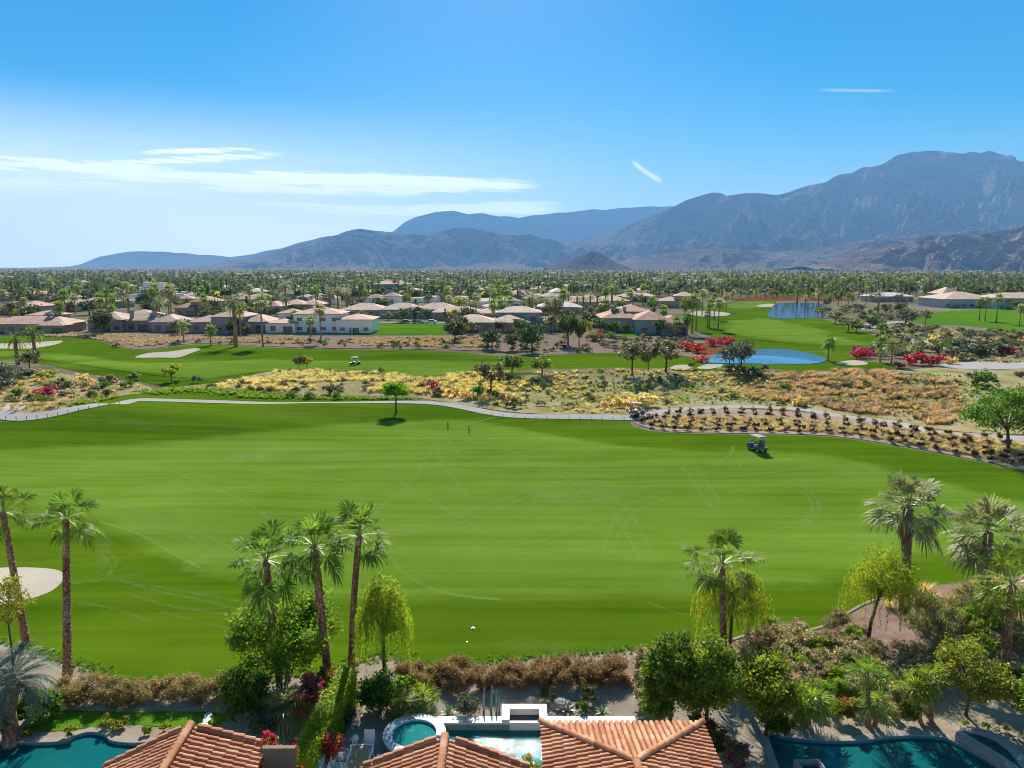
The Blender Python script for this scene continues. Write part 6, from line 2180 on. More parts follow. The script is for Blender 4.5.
def slope(poly3, u, mesh_v, mesh_f, pitch=.235, course=.44):
    """cover a planar roof face with barrel tiles running down the slope; u is the eave direction"""
    o = poly3[0]
    nrm = None
    for i in range(1, len(poly3) - 1):
        nrm = (poly3[i] - o).cross(poly3[i + 1] - o)
        if nrm.length > 1e-6:
            break
    nrm.normalize()
    if nrm.z < 0:
        nrm = -nrm
    u = u.normalized()
    v = nrm.cross(u).normalized()
    if v.z < 0:
        v = -v
    pl2 = [Vector(((p - o).dot(u), (p - o).dot(v))) for p in poly3]
    us, vs = [p.x for p in pl2], [p.y for p in pl2]
    x = min(us) + pitch / 2
    while x < max(us):
        y = min(vs)
        while y < max(vs):
            if inpoly(x, y + course * .5, pl2):
                j = rt.uniform(-.012, .012)
                a = o + u * (x + j) + v * (y + rt.uniform(-.015, .015))
                b = o + u * (x + j) + v * (y + course * 1.1)
                barrel(mesh_v, mesh_f, a, b, nrm, u, pitch * .42, pitch * .37, tilt=.024)
            y += course
        x += pitch

def ridge(pts, V, F, r=.15, course=.42):
    for a, b in zip(pts[:-1], pts[1:]):
        d = (b - a)
        n = max(1, int(d.length / course))
        d.normalize()
        side = d.cross(Vector((0, 0, 1))).normalized()
        up = side.cross(d).normalized()
        for k in range(n):
            p = a + d * (course * k)
            barrel(V, F, p, p + d * course * 1.12, up, side, r, r * .85, tilt=.04)

def tiled_house(name, label, faces, ridges, wall_box, wallm='stucco_tan'):
    t = thing(name, label, 'house', (0, 0, 0))
    V, F = [], []
    PV, PF = [], []
    for poly, u in faces:
        slope(poly, u, V, F)
        n = (poly[1] - poly[0]).cross(poly[2] - poly[0]).normalized()
        if n.z < 0:
            n = -n
        i0 = len(PV)
        k = len(poly)
        PV += [p - n * .01 for p in poly] + [p - n * .14 for p in poly]
        PF += [tuple(range(i0, i0 + k)), tuple(range(i0 + 2 * k - 1, i0 + k - 1, -1))] + [(i0 + i, i0 + i + k, i0 + (i + 1) % k + k, i0 + (i + 1) % k) for i in range(k)]
    rf = obj('roof', mk(name + '_roof', V, F, 'barrel_tile', False), t)
    obj('roof_deck', mk(name + '_deck', PV, PF, 'tile_pan'), rf)
    V, F = [], []
    for r_q in ridges:
        ridge(r_q, V, F)
    obj('ridge_tiles', mk(name + '_ridge', V, F, 'barrel_tile', False), rf)
    w = MB()
    for wb in wall_box:
        if isinstance(wb[0], (int, float)):
            w.box(*wb)
        else:
            k = len(wb[0])
            w.add([(x, y, -.2) for x, y in wb[0]] + [(x, y, z) for (x, y), z in zip(wb[0], wb[1])],
                  [tuple(range(k - 1, -1, -1)), tuple(range(k, 2 * k))] + [(i, (i + 1) % k, (i + 1) % k + k, i + k) for i in range(k)])
    obj('wall', w.mesh(name + '_wall', wallm), t)
    return t
NEAR = Vector((0, -1, 0))
# right: a hip end facing the course
ze, za = 3.4, 4.15
EL, ER = zp(541, 722.5, ze), zp(703, 723, ze)
EL.x = 1.16
A_ = Vector(((EL.x + ER.x) / 2, EL.y - (ER.x - EL.x) / 2, za))
L_ = 12.0
EL2, ER2, A2 = EL + NEAR * L_, ER + NEAR * L_, A_ + NEAR * (L_ - 3.3)
t = tiled_house('tiled_roof_house', 'house with a hipped terracotta tile roof pointing at the course right of the glittering pool',
            [([ER, EL, A_], Vector((1, 0, 0))), ([EL, EL2, A2, A_], NEAR), ([ER2, ER, A_, A2], NEAR)],
            [[EL + Vector((0, 0, .05)), A_ + Vector((0, 0, .05))], [ER + Vector((0, 0, .05)), A_ + Vector((0, 0, .05))], [A_ + Vector((0, -.1, .10)), A2 + Vector((0, 0, .10))]],
            [(EL.x + .55, ER.x - .55, EL2.y, EL.y - .6, -.2, ze - .12)])
# centre: a gable above the patio
zr = 4.6
Ap = zp(445, 738, zr)
Lc, Rc = Vector((-5.65, Ap.y, 3.38)), Vector((.72, Ap.y, 3.34))
tiled_house('tiled_roof_house', 'house with a terracotta gable roof between the patio table and the glittering pool',
            [([Ap, Lc, Lc + NEAR * L_, Ap + NEAR * L_], NEAR), ([Ap, Rc, Rc + NEAR * L_, Ap + NEAR * L_], NEAR)],
            [[Ap + Vector((0, 0.03, .09)), Ap + NEAR * L_ + Vector((0, 0, .09))], [Lc + Vector((.1, 0, .06)), Ap + Vector((-.1, 0, .06))], [Rc + Vector((-.1, 0, .06)), Ap + Vector((.1, 0, .06))]],
            [([(Lc.x + .5, Ap.y - 11), (Ap.x, Ap.y - 11), (Ap.x, Ap.y - .5), (Lc.x + .5, Ap.y - .5)], [3.35, 4.4, 4.4, 3.35]),
             ([(Ap.x + .003, Ap.y - 11), (Rc.x - .5, Ap.y - 11), (Rc.x - .5, Ap.y - .5), (Ap.x + .003, Ap.y - .5)], [4.4, 3.35, 3.35, 4.4])])
# left: a gable beside the stucco chimney
Ap = zp(191, 727, 5.0)
Rc, Lc = zp(268, 745.5, 4.1), zp(104, 767.5, 3.7)
dn = Vector((.05, -1, 0)).normalized()
tiled_house('tiled_roof_house', 'house with a steep terracotta gable roof below the back lawn by the stucco screen',
            [([Ap, Lc, Lc + dn * L_, Ap + dn * L_], dn), ([Ap, Rc, Rc + dn * L_, Ap + dn * L_], dn)],
            [[Ap + Vector((0, 0.03, .09)), Ap + dn * L_ + Vector((0, 0, .09))], [Lc + Vector((.1, 0, .06)), Ap + Vector((-.1, 0, .06))], [Rc + Vector((-.1, 0, .06)), Ap + Vector((.1, 0, .06))]],
            [([(Lc.x + .6, Lc.y - 9), (Ap.x, Ap.y - 11), (Ap.x, Ap.y - .5), (Lc.x + .6, Lc.y - .5)], [3.75, 4.8, 4.8, 3.75]),
             ([(Ap.x + .003, Ap.y - 11), (Rc.x - .6, Rc.y - 11), (Rc.x - .6, Rc.y - .5), (Ap.x + .003, Ap.y - .5)], [4.8, 4.1, 4.1, 4.8])])
t = thing('stucco_screen', 'tall narrow stucco screen wall with pink bougainvillea over its top beside the steep gable roof', 'screen wall', (-8.62, 23.75, 0))
plain('stucco_olive', (.17, .15, .11), .9, .1)
obj('panel', MB().box(-.58, .60, -.08, .08, -.2, 4.45).mesh('panel', 'stucco_olive'), t)
obj('cap', MB().box(-.60, .62, -.09, .09, 4.452, 4.50).mesh('cap', 'stucco_olive'), t)
plain('hedge_box_brown', (.3, .2, .05), .8)
o = tree('corner_shrub', 'small square yellow green shrub at the pool corner against the hipped roof', 'shrub', (.78, 27.35, 0), 1.5, .55, rz=.75, base=0, trunk=False, mat='leaf_quince', n=20, per=50, leaf=.06, seed=41, tr=.05)

# ------------------------------------------------------------------ palms of the gardens
def gpalm(base, crown, label, **k):
    b = P(*base)
    tp = lift(b, *crown)
    return palm('fan_palm', label, b, tp, **k)
GP = 'tall fan palms of the near gardens'
gpalm((67, 678), (66, 519), 'tall fan palm with straight brown trunk at the end of the dry brown hedge', nf=25, L=0.99, Rf=0.86, nseg=24, width=.085, seed=11, r0=0.22, r1=0.16, lo=-35, group=GP)
gpalm((27, 645), (3, 512), 'tall leaning fan palm at the far left above the round bunker', nf=25, L=1.06, Rf=0.90, nseg=24, width=.085, seed=12, r0=0.21, r1=0.16, lo=-35, group=GP)
gpalm((281, 693), (266, 560), 'fan palm with shaggy drooping crown, first of the three by the big leafy tree', nf=34, L=1.32, Rf=0.95, nseg=24, width=.085, seed=13, r0=0.18, r1=0.16, lo=-70, group=GP, skirt=3)
gpalm((330, 690), (314, 546), 'fan palm with thick red brown trunk standing in the middle of the trio', nf=30, L=1.19, Rf=0.90, nseg=24, width=.085, seed=14, r0=0.20, r1=0.21, lo=-55, group=GP)
gpalm((351, 684), (359, 536), 'tallest fan palm of the trio, its trunk leaning towards the weeping tree', nf=27, L=1.19, Rf=0.90, nseg=24, width=.085, seed=15, r0=0.18, r1=0.16, lo=-40, group=GP, bend=-.1)
gpalm((724, 662), (722, 563), 'fan palm with a full green crown above the weeping tree and dark shrubs', nf=36, L=1.39, Rf=0.95, nseg=24, width=.085, seed=16, r0=0.20, r1=0.16, lo=-65, group=GP)
gpalm((904, 611), (908, 507), 'silvery fan palm with a dark skirt of old fronds behind the leaning weeping tree', nf=44, L=1.45, Rf=1.21, nseg=24, width=.085, seed=17, r0=0.28, r1=0.30, lo=-60, mat='frond_silver', barkm='palm_bark_grey', skirt=26, group=GP)
gpalm((984, 618), (988, 532), 'silvery fan palm at the right behind the yellow green one', nf=42, L=1.45, Rf=1.21, nseg=24, width=.085, seed=18, r0=0.28, r1=0.28, lo=-60, mat='frond_silver', barkm='palm_bark_grey', skirt=16, group=GP)
gpalm((1005, 676), (1012, 584), 'yellow green fan palm with leaning trunk among the dry shrubs at the far right', nf=36, L=1.58, Rf=1.09, nseg=24, width=.085, seed=19, r0=0.23, r1=0.20, lo=-60, mat='frond_lime', group=GP)
# small fan palms in the pool gardens
def spalm(base, crown, label, Rf=.62, L=.45, nf=22, seed=1, mat='frond_green', stems=1, r=.09):
    b = P(*base)
    return palm('small_fan_palm', label, b, lift(b, *crown), nf=nf, L=L, Rf=Rf, seed=seed, r0=r, r1=r, nseg=14, mat=mat, lo=-40, group='small fan palms of the pool gardens', cat='palm tree')
spalm((807, 727), (811, 700), 'small fan palm with broad pale fronds at the back of the teal pool', .75, .5, 30, 31, 'frond_lime')
spalm((803, 725), (799, 706), 'lowest stem of the pale fronded palm clump by the teal pool', .6, .4, 20, 32, 'frond_green')
spalm((870, 727), (867, 673), 'slender fan palm with its head above the pink tipped shrubs', .75, .5, 24, 33, 'frond_lime')
spalm((875, 726), (877, 702), 'short fan palm leaning beside the crimson flower shrub', .6, .4, 22, 34, 'frond_lime')
spalm((922, 722), (914, 690), 'small lime fan palm left of the twin stem by the crescent spa', .7, .5, 24, 35, 'frond_lime')
spalm((932, 721), (930, 679), 'small fan palm nearest the orange fruited tree', .7, .5, 24, 36, 'frond_lime')
spalm((287, 726), (284, 707), 'bushy grey green fan palm between the dark shrub and the bougainvillea', .85, .6, 34, 37, 'frond_silver')
spalm((399, 718), (398, 706), 'dark low fan palm in the shade behind the round spa', .7, .5, 24, 38, 'frond_green')
spalm((424, 711), (424, 702), 'sunlit low fan palm above the rim of the round spa', .7, .5, 24, 39, 'frond_lime')
spalm((411, 716), (412, 704), 'low fan palm squeezed between its dark and its sunlit neighbour', .6, .4, 20, 40, 'frond_silver')
# blue feather palm
b = P(12, 742)
tp = lift(b, 14, 682)
t = thing('feather_palm', 'blue green feather palm with arching fronds at the far left beside the pool', 'palm tree', b)
mb = MB().tube([(0, 0, -.2), (0, 0, (tp.z - b.z) * .5), tp - b], [.38, .32, .3], 9)
obj('trunk', mb.mesh('ftrunk', 'palm_bark'), t)
V, F = feather_crown(90, 46, 2.3, -30, 82, .55, 24, 1.0, .026)
obj('crown', mk('fcrown', V, F, 'frond_blue'), t, tp - b)

# ------------------------------------------------------------------ trees of the gardens
def gtree(at_, top_py, half_px, label, name='garden_tree', cat='tree', **k):
    b = P(*at_)
    h = max(.5, lift(b, at_[0], top_py).z - b.z)
    v = -(at_[1] - 384) / FPX
    s = b.y / FPX / (math.cos(R(PITCH)) + v * math.sin(R(PITCH)))
    return tree(name, label, cat, b, h, half_px * s, **k)
gtree((288, 680), 592, 55, 'big dense leafy tree with glossy leaves behind the two nearest palms of the trio', n=95, per=283, leaf=.075, mat='leaf_mid', seed=51, base=.10, frac=.26, tr=.14, aspect=.55)
def willow(base, top_py, half_px, label, seed, lean=(0, 0), mat='leaf_lime', strands=170, base_=.25, zscale=1.0):
    b = P(*base)
    h = lift(b, base[0], top_py).z - b.z
    s = b.y * 1.07 / FPX
    rx = half_px * s
    t = tree('weeping_tree', label, 'tree', b, h, rx * .92, rz=h * .34, n=50, per=120, leaf=.085, mat=mat, seed=seed, base=.3, frac=.34, lean=lean, tr=.10, aspect=.3, droop=.6)
    r_ = np.random.default_rng(seed + 1)
    C, U = [], []
    for k in range(strands):
        a = r_.uniform(0, 6.283)
        q = r_.uniform(.45, 1.0) * rx
        x, y = math.cos(a) * q + lean[0], math.sin(a) * q + lean[1]
        z = h * (.93 - .33 * (q / rx) ** 2) * r_.uniform(.85, 1.0)
        ln = h * r_.uniform(.15, .42)
        m_ = int(ln / .055)
        sw = r_.normal(size=2) * .05
        for i in range(m_):
            u = i / m_
            C.append((x + sw[0] * u * 3 + r_.normal() * .03, y + sw[1] * u * 3 + r_.normal() * .03, z - ln * u))
            U.append((r_.normal() * .5, r_.normal() * .5, -1))
    C = np.array(C)
    C = C[C[:, 2] > .15]
    U = unit(np.array(U)[:len(C)])
    Wd = unit(np.cross(U, r_.normal(size=(len(C), 3))))
    V, F = quads_from(C, U, Wd, np.full(len(C), .085), np.full(len(C), .02))
    obj('hanging_twigs', mk('twigs', V, F, mat), t)
    return t
willow((385, 692), 568, 31, 'weeping lime green tree beside the trio of palms above the spa', 53)
willow((730, 646), 568, 40, 'weeping green tree directly behind the single palm trunk', 55, strands=190)
willow((868, 640), 547, 40, 'weeping lime green tree on a leaning trunk in front of the silvery palm', 57, lean=(.7, 0), strands=150)
gtree((670, 728), 627, 29, 'tall dark green shrubby tree at the corner of the gravel bed', n=60, per=202, leaf=.075, mat='leaf_dark', seed=61, base=.03, frac=.3, tr=.1)
gtree((655, 728), 682, 17, 'fresh green shrub at the foot of the dark shrubby tree by the hipped roof', name='leafy_shrub', cat='shrub', n=26, per=94, leaf=.07, mat='leaf_mid', seed=62, base=.02, trunk=False)
gtree((650, 718), 655, 12, 'narrow yellow green shrub against the left flank of the dark tree', name='leafy_shrub', cat='shrub', n=22, per=94, leaf=.07, mat='leaf_lime', seed=63, base=.02, trunk=False)
gtree((706, 732), 636, 36, 'bright green broad leaved tree behind the corner of the hipped roof', n=70, per=202, leaf=.075, mat='leaf_mid', seed=64, base=.06, frac=.3, tr=.1)
gtree((766, 736), 656, 33, 'green tree with yellow blossom beside the tip of the teal pool', n=55, per=175, leaf=.075, mat='leaf_mid', seed=65, base=.16, frac=.3, tr=.08, flowers='petal_yellow', fl_n=260)
gtree((775, 735), 708, 18, 'dark clipped ball shrub under the yellow blossomed tree', name='clipped_shrub', cat='shrub', n=26, per=108, leaf=.06, mat='leaf_dark', seed=66, base=0, trunk=False)
gtree((966, 716), 640, 42, 'open green tree dotted with orange fruit above the crescent spa', n=60, per=128, leaf=.075, mat='leaf_quince', seed=67, base=.22, frac=.3, tr=.07, flowers='petal_yellow', fl_n=60)
gtree((1030, 745), 668, 22, 'leafy tree cut by the frame at the far right above the dry slope', n=40, per=135, leaf=.075, mat='leaf_mid', seed=68, base=.15, tr=.08)
gtree((14, 668), 572, 27, 'sparse yellow green tree between the two leaning palm trunks at the left', n=26, per=81, leaf=.07, mat='leaf_yellow', seed=69, base=.3, tr=.06)
gtree((246, 722), 668, 28, 'round dark shrub at the end of the dry brown hedge', name='dark_shrub', cat='shrub', n=40, per=135, leaf=.08, mat='leaf_dark', seed=70, base=0, trunk=False)
gtree((268, 733), 706, 20, 'grey green shrub squeezed between the steep roof and the fan palm', name='leafy_shrub', cat='shrub', n=30, per=108, leaf=.07, mat='leaf_grey', seed=71, base=0, trunk=False)
gtree((40, 722), 690, 26, 'dark shrub under the blue feather palm', name='dark_shrub', cat='shrub', n=34, per=108, leaf=.08, mat='leaf_dark', seed=72, base=0, trunk=False)
gtree((-8, 745), 705, 30, 'grey shrub mostly outside the frame at the far left pool edge', name='leafy_shrub', cat='shrub', n=30, per=108, leaf=.08, mat='leaf_grey', seed=73, base=0, trunk=False)
gtree((375, 712), 676, 22, 'deep shaded shrub under the weeping tree behind the clipped hedge', name='dark_shrub', cat='shrub', n=34, per=121, leaf=.08, mat='leaf_dark', seed=74, base=0, trunk=False)
gtree((404, 704), 680, 20, 'dark shrub at the near end of the long rust tinted hedge', name='dark_shrub', cat='shrub', n=34, per=121, leaf=.08, mat='leaf_mid', seed=75, base=0, trunk=False)
gtree((345, 726), 704, 13, 'grey leaved shrub in the shade of the clipped hedge', name='leafy_shrub', cat='shrub', n=26, per=81, leaf=.06, mat='leaf_grey', seed=76, base=0, trunk=False)

# bougainvillea
def boug(at_, top_py, half, label, fl='petal_pink', fn=900, mat='leaf_lime', seed=1, z=None, h=None):
    if z is not None:
        b = P(at_[0], at_[1], z)
        b.z = 0
        hh = h
        s = b.y * 1.08 / FPX
        return tree('bougainvillea', label, 'shrub', b, hh, half * s, n=26, per=60, leaf=.06, mat=mat, seed=seed, base=.02, trunk=False, flowers=fl, fl_n=fn, top_bias=.3)
    return gtree(at_, top_py, half, label, name='bougainvillea', cat='shrub', n=26, per=94, leaf=.06, mat=mat, seed=seed, base=.02, trunk=False, flowers=fl, fl_n=fn, top_bias=.3)
boug((323, 700), 664, 12, 'orange pink bougainvillea at the foot of the middle palm trunk', 'petal_red', 700, seed=81)
boug((313, 714), 674, 12, 'bright magenta bougainvillea on the shady side of the clipped hedge', 'petal_pink', 1300, seed=82)
boug((302, 726), 688, 13, 'mixed pink and lime bougainvillea beside the bushy fan palm', 'petal_pink', 700, seed=83)
boug((328, 770), 728, 15, 'big pink bougainvillea against the white garden wall', 'petal_pink', 1700, seed=84)
boug((303, 772), 734, 12, 'narrow pink bougainvillea between the screen and the garden wall', 'petal_pink', 1200, seed=85, mat='leaf_mid')
boug((270, 741), None, 13, 'pink bougainvillea hanging over the left of the stucco screen top', 'petal_pink', 1300, seed=86, z=4.2, h=5.3)
boug((290, 741), None, 11, 'crimson bougainvillea behind the right of the stucco screen top', 'petal_red', 1100, seed=87, z=4.2, h=5.1)
boug((702, 745), 716, 20, 'crimson bougainvillea under the bright green tree at the hipped roof', 'petal_red', 520, seed=88, mat='leaf_dark')
boug((737, 775), 742, 15, 'violet bougainvillea low down beside the hipped roof', 'petal_violet', 700, seed=89, mat='leaf_mid')
boug((716, 760), 728, 13, 'dark leaved bougainvillea with few red flowers by the hipped roof', 'petal_red', 160, seed=90, mat='leaf_dark')
boug((846, 722), 699, 10, 'crimson flowering shrub between two small palms by the teal pool', 'petal_red', 420, seed=91, mat='leaf_mid')
boug((909, 724), 703, 9, 'crimson flowering shrub nearest the crescent spa', 'petal_red', 420, seed=92, mat='leaf_mid')

# hedges
def hedge(label, pts, w, h, mat, per_m=560, leaf=.06, seed=1, rough=.25, name='hedge', boxy=False):
    pts = [Vector(p) for p in pts]
    r_ = np.random.default_rng(seed)
    cs, rad = [], []
    if boxy:
        C = []
        for a, b in zip(pts[:-1], pts[1:]):
            d = b - a
            n = int(d.length * per_m)
            nn = Vector((d.y, -d.x)).normalized()
            u = r_.random(n)
            side = r_.integers(0, 3, n)
            s = np.where(side == 0, r_.uniform(-1, 1, n), np.where(side == 1, 1.0, -1.0)) * w / 2
            z = np.where(side == 0, h, r_.random(n) * h)
            k = r_.normal(size=n) * .05
            C.append(np.stack([a.x + d.x * u + nn.x * (s + k), a.y + d.y * u + nn.y * (s + k), z + r_.normal(size=n) * .05], 1))
        C = np.concatenate(C)
        C[:, 2] = np.maximum(C[:, 2], .03)
        U = unit(r_.normal(size=C.shape))
        Wd = unit(np.cross(U, r_.normal(size=C.shape)))
        s = leaf * (.6 + .8 * r_.random(len(C)))
        V, F = quads_from(C, U, Wd, s, s * .6)
        V2, F2_ = [], []
        core = MB()
        for a, b in zip(pts[:-1], pts[1:]):
            d = (b - a) / 2
            nn = Vector((d.y, -d.x)).normalized() * (w / 2 - .1)
            core.obox(((a.x + b.x) / 2, (a.y + b.y) / 2, h / 2 - .05), (d.x, d.y, 0), (nn.x, nn.y, 0), (0, 0, h / 2 - .07))
        n0 = len(V)
        V = np.concatenate([V, np.array([tuple(v) for v in core.v])])
        me = mk(name, V, [F, np.array(core.f) + n0], mat, False)
    else:
        for a, b in zip(pts[:-1], pts[1:]):
            d = b - a
            n = max(2, int(d.length * 15))
            for k in range(n):
                q = a.lerp(b, (k + r_.random()) / n)
                nn = Vector((d.y, -d.x)).normalized() * r_.uniform(-.5, .5) * (w - .5)
                hh = h * (1 + rough * noise.noise(Vector((q.x * .7, q.y * .7, seed))))
                cs.append((q.x + nn.x, q.y + nn.y, hh * r_.uniform(.16, .80)))
                rad.append(.34 * r_.uniform(.7, 1.2))
        V, F = cloud(r_, np.array(cs), np.array(rad), per_m / 2.2, leaf, 0, .4, .9, -.6)
        V[:, 2] = np.maximum(V[:, 2], .03)
        me = mk(name, V, F, mat)
    o = obj(name, me, None, (0, 0, 0))
    o['label'] = label
    o['category'] = 'hedge'
    return o
a, b = P(60, 700), P(240, 697)
hedge('long dry brown hedge between the back lawn and the fairway at the left', [(a.x, a.y - .2), ((a.x + b.x) / 2, a.y - .1), (b.x, b.y)], 1.7, 1.3, 'leaf_hedge', 620, .055, 101, .12)
a, b = P(398, 690), P(630, 686)
hedge('long rust tinted hedge between the gravel bed and the fairway', [(a.x, a.y + .4), ((a.x + b.x) / 2, a.y + .65), (b.x, b.y + .5)], 2.3, 1.3, 'leaf_hedge', 760, .055, 102, .35)
hedge('clipped lime green hedge running from the palm trio down to the patio', [(-8.75, 26.6), (-8.55, 30), (-8.25, 33.2)], .95, 2.0, 'leaf_lime', 900, .055, 103, boxy=True)

# gravel bed plants and stones
GB = 'agaves of the gravel bed'
def ros(px, py, label, n, L, w, **k):
    return rosette('agave', label, 'agave', P(px, py), n, L, w, group=GB, **k)
ros(448, 715, 'spiky bright green agave on the gravel above the round spa', 44, .62, .035, seed=1, mat='agave_blade')
ros(602, 714, 'spiky green agave on the gravel nearest the hipped roof', 44, .55, .035, seed=2, mat='agave_blade')
ros(566, 712, 'blue agave growing against the pale boulder', 24, .75, .06, seed=3, mat='agave_blue', lo=25)
ros(586, 711, 'small grey agave behind the dark low shrub', 22, .45, .05, seed=4, mat='agave_blue')
def cactus(px, py, label, hs, seed):
    b = P(px, py)
    t = thing('column_cactus', label, 'cactus', b, 0, 1, 'slim cacti on the gravel bed')
    rr = random.Random(seed)
    for i, h in enumerate(hs):
        x = (i - (len(hs) - 1) / 2) * .14
        mb = MB()
        n = 10
        pts = [(x, 0, -.05), (x + rr.uniform(-.03, .03), 0, h * .5), (x + rr.uniform(-.06, .06), 0, h)]
        mb.tube(pts, [.055, .06, .03], n)
        obj('stem', mb.mesh('cstem', 'cactus_green', True), t)
    return t
plain('cactus_green', (.16, .30, .24), .6, .3, var=.25, scale=6)
plain('cactus_violet', (.34, .28, .36), .6, .3, var=.25, scale=6)
cactus(484, 711, 'slim violet grey cactus next to the grey shrub', [1.25], 1)
for o in bpy.data.objects:
    if o.name.startswith('stem') and o.parent and o.parent.name == 'column_cactus':
        o.data.materials[0] = MATS['cactus_violet']
cactus(491, 710, 'slim green cactus in the middle of its group of three', [1.3], 2)
cactus(498, 712, 'blue green twin stemmed cactus beside the waterfall frame', [1.15, .85], 3)
def rockm(name, label, px, py, r, seed, sc=(1.2, .9, .7)):
    b = P(px, py)
    mb = MB().sph((0, 0, r * sc[2] * .5), r, 14, 9, sc, jit=.45, seed=seed)
    o = obj(name, mb.mesh(name, 'grey_stone', False), None, b)
    o['label'] = label
    o['category'] = 'rock'
    o['group'] = 'rocks on the gravel bed'
rockm('boulder', 'grey boulder on the gravel behind the waterfall frame', 531, 702, .26, 1)
rockm('boulder', 'pale rounded boulder under the blue agave', 562, 708, .42, 2)
rockm('boulder', 'flat pale boulder against the dark shrubby tree', 648, 709, .42, 3, (1.3, .9, .55))
rockm('boulder', 'little pale stone just above the white pool coping', 552, 716, .15, 4)
gtree((468, 716), 692, 14, 'loose grey shrub beside the slim cacti', name='leafy_shrub', cat='shrub', n=20, per=81, leaf=.06, mat='leaf_grey', seed=111, base=0, trunk=False)
gtree((582, 714), 700, 8, 'dark low shrub between the agaves on the gravel', name='leafy_shrub', cat='shrub', n=14, per=67, leaf=.05, mat='leaf_dark', seed=112, base=0, trunk=False)
gtree((588, 704), 684, 10, 'dusty olive shrub on the gravel against the rust tinted hedge', name='leafy_shrub', cat='shrub', n=16, per=67, leaf=.05, mat='leaf_olive', seed=113, base=0, trunk=False)
gtree((550, 701), 686, 11, 'green shrub at the foot of the rust tinted hedge above the boulder', name='leafy_shrub', cat='shrub', n=16, per=67, leaf=.05, mat='leaf_olive', seed=114, base=0, trunk=False)
gtree((645, 690), 640, 12, 'round pink grey shrub at the turf edge beyond the gravel bed', name='leafy_shrub', cat='shrub', n=24, per=81, leaf=.06, mat='leaf_oleander', seed=115, base=0, trunk=False)
gtree((641, 705), 664, 11, 'pink tipped shrub left of the dark shrubby tree', name='leafy_shrub', cat='shrub', n=22, per=81, leaf=.06, mat='leaf_oleander', seed=116, base=0, trunk=False)
for (a, b, h_, w_, lab) in ((70, 736, .5, 9, 'yellow green shrublet at the lawn edge nearest the feather palm'), (107, 727, .6, 8, 'bright yellow shrublet above the bay of the dark pool'), (116, 731, .5, 8, 'grey yellow shrublet right at the coping of the dark pool'),
                            (122, 727, .5, 7, 'yellow shrublet on the lawn corner behind the pool bay'), (147, 735, .45, 5, 'small green shrublet between the pool bay and the steep roof'),
                            (166, 731, .4, 6, 'lime shrublet next to the ridge of the steep roof'), (28, 738, .35, 6, 'tiny dry shrublet on the sand by the dark pool')):
    p = P(a, b)
    tree('shrublet', lab, 'shrub', p, h_, w_ * .05, n=14, per=40, leaf=.045, mat='leaf_yellow' if a != 147 else 'leaf_mid', seed=int(a), base=0, trunk=False, group='shrublets along the back lawn')
for a, b, lab in ((208, 716, 'round white stepping stone farthest from the steep roof'), (207, 721, 'middle white stepping stone on the back lawn'), (204, 726, 'white stepping stone nearest the steep roof')):
    p = P(a, b)
    o = obj('stepping_stone', MB().cyl((0, 0, .0), .19, .05, 14).mesh('stone', 'coping_white'), None, p + Vector((0, 0, .02)))
    o['label'] = lab; o['category'] = 'stepping stone'; o['group'] = 'stepping stones on the back lawn'

# ------------------------------------------------------------------ the shrub garden on the right
rr = random.Random(55)
OL = []
for q in range(3):
    g_ = np.random.default_rng(400 + q)
    cs, rad = clumps(g_, 22, .85, .85, .55, .62, .42, .45, .3)
    V, F = cloud(g_, cs, rad, 75, .062, 0, .5, .8, -.3)
    V[:, 2] = np.maximum(V[:, 2], .02)
    OL.append([obj('oleander', mk('oleander', V, F, 'leaf_oleander'), None), False])
for q in range(2):
    g_ = np.random.default_rng(410 + q)
    cs, rad = clumps(g_, 20, .9, .9, .55, .60, .42, .45, .3)
    V, F = cloud(g_, cs, rad, 75, .055, 0, .35, .8, -.8)
    V[:, 2] = np.maximum(V[:, 2], .02)
    OL.append([obj('dry_shrub', mk('dry_shrub', V, F, 'leaf_brown'), None), False])
g_ = np.random.default_rng(420)
cs, rad = clumps(g_, 20, .8, .8, .5, .56, .42, .45, .3)
V, F = cloud(g_, cs, rad, 75, .06, 0, .5, .8)
V[:, 2] = np.maximum(V[:, 2], .02)
OL.append([obj('green_shrub', mk('green_shrub', V, F, 'leaf_mid'), None), False])
LR = [(*P(a, b).to_2d(), c) for a, b, c in ((727, 660, 'single palm trunk'), (700, 700, 'bright green tree'), (766, 720, 'yellow blossomed tree'), (808, 722, 'pale fronded palm clump'), (868, 640, 'leaning weeping tree'),
      (870, 722, 'slender fan palm'), (904, 611, 'silvery skirted palm'), (930, 715, 'twin lime palms'), (966, 700, 'orange fruited tree'), (1005, 676, 'yellow green palm'), (984, 618, 'silvery palm at the right'),
      (800, 640, 'bend of the stone edging'), (846, 712, 'crimson shrub between the palms'))]
def where3(x, y):
    bs = sorted(LR, key=lambda l: (l[0] - x) ** 2 + (l[1] - y) ** 2)
    best, sec = bs[0], bs[1]
    dx, dy = x - best[0], y - best[1]
    s = ('left of' if dx < 0 else 'right of') if abs(dx) > abs(dy) else ('behind' if dy > 0 else 'in front of')
    if math.hypot(dx, dy) < 1.2:
        s = 'close to'
    return f'{s} the {best[2]}'
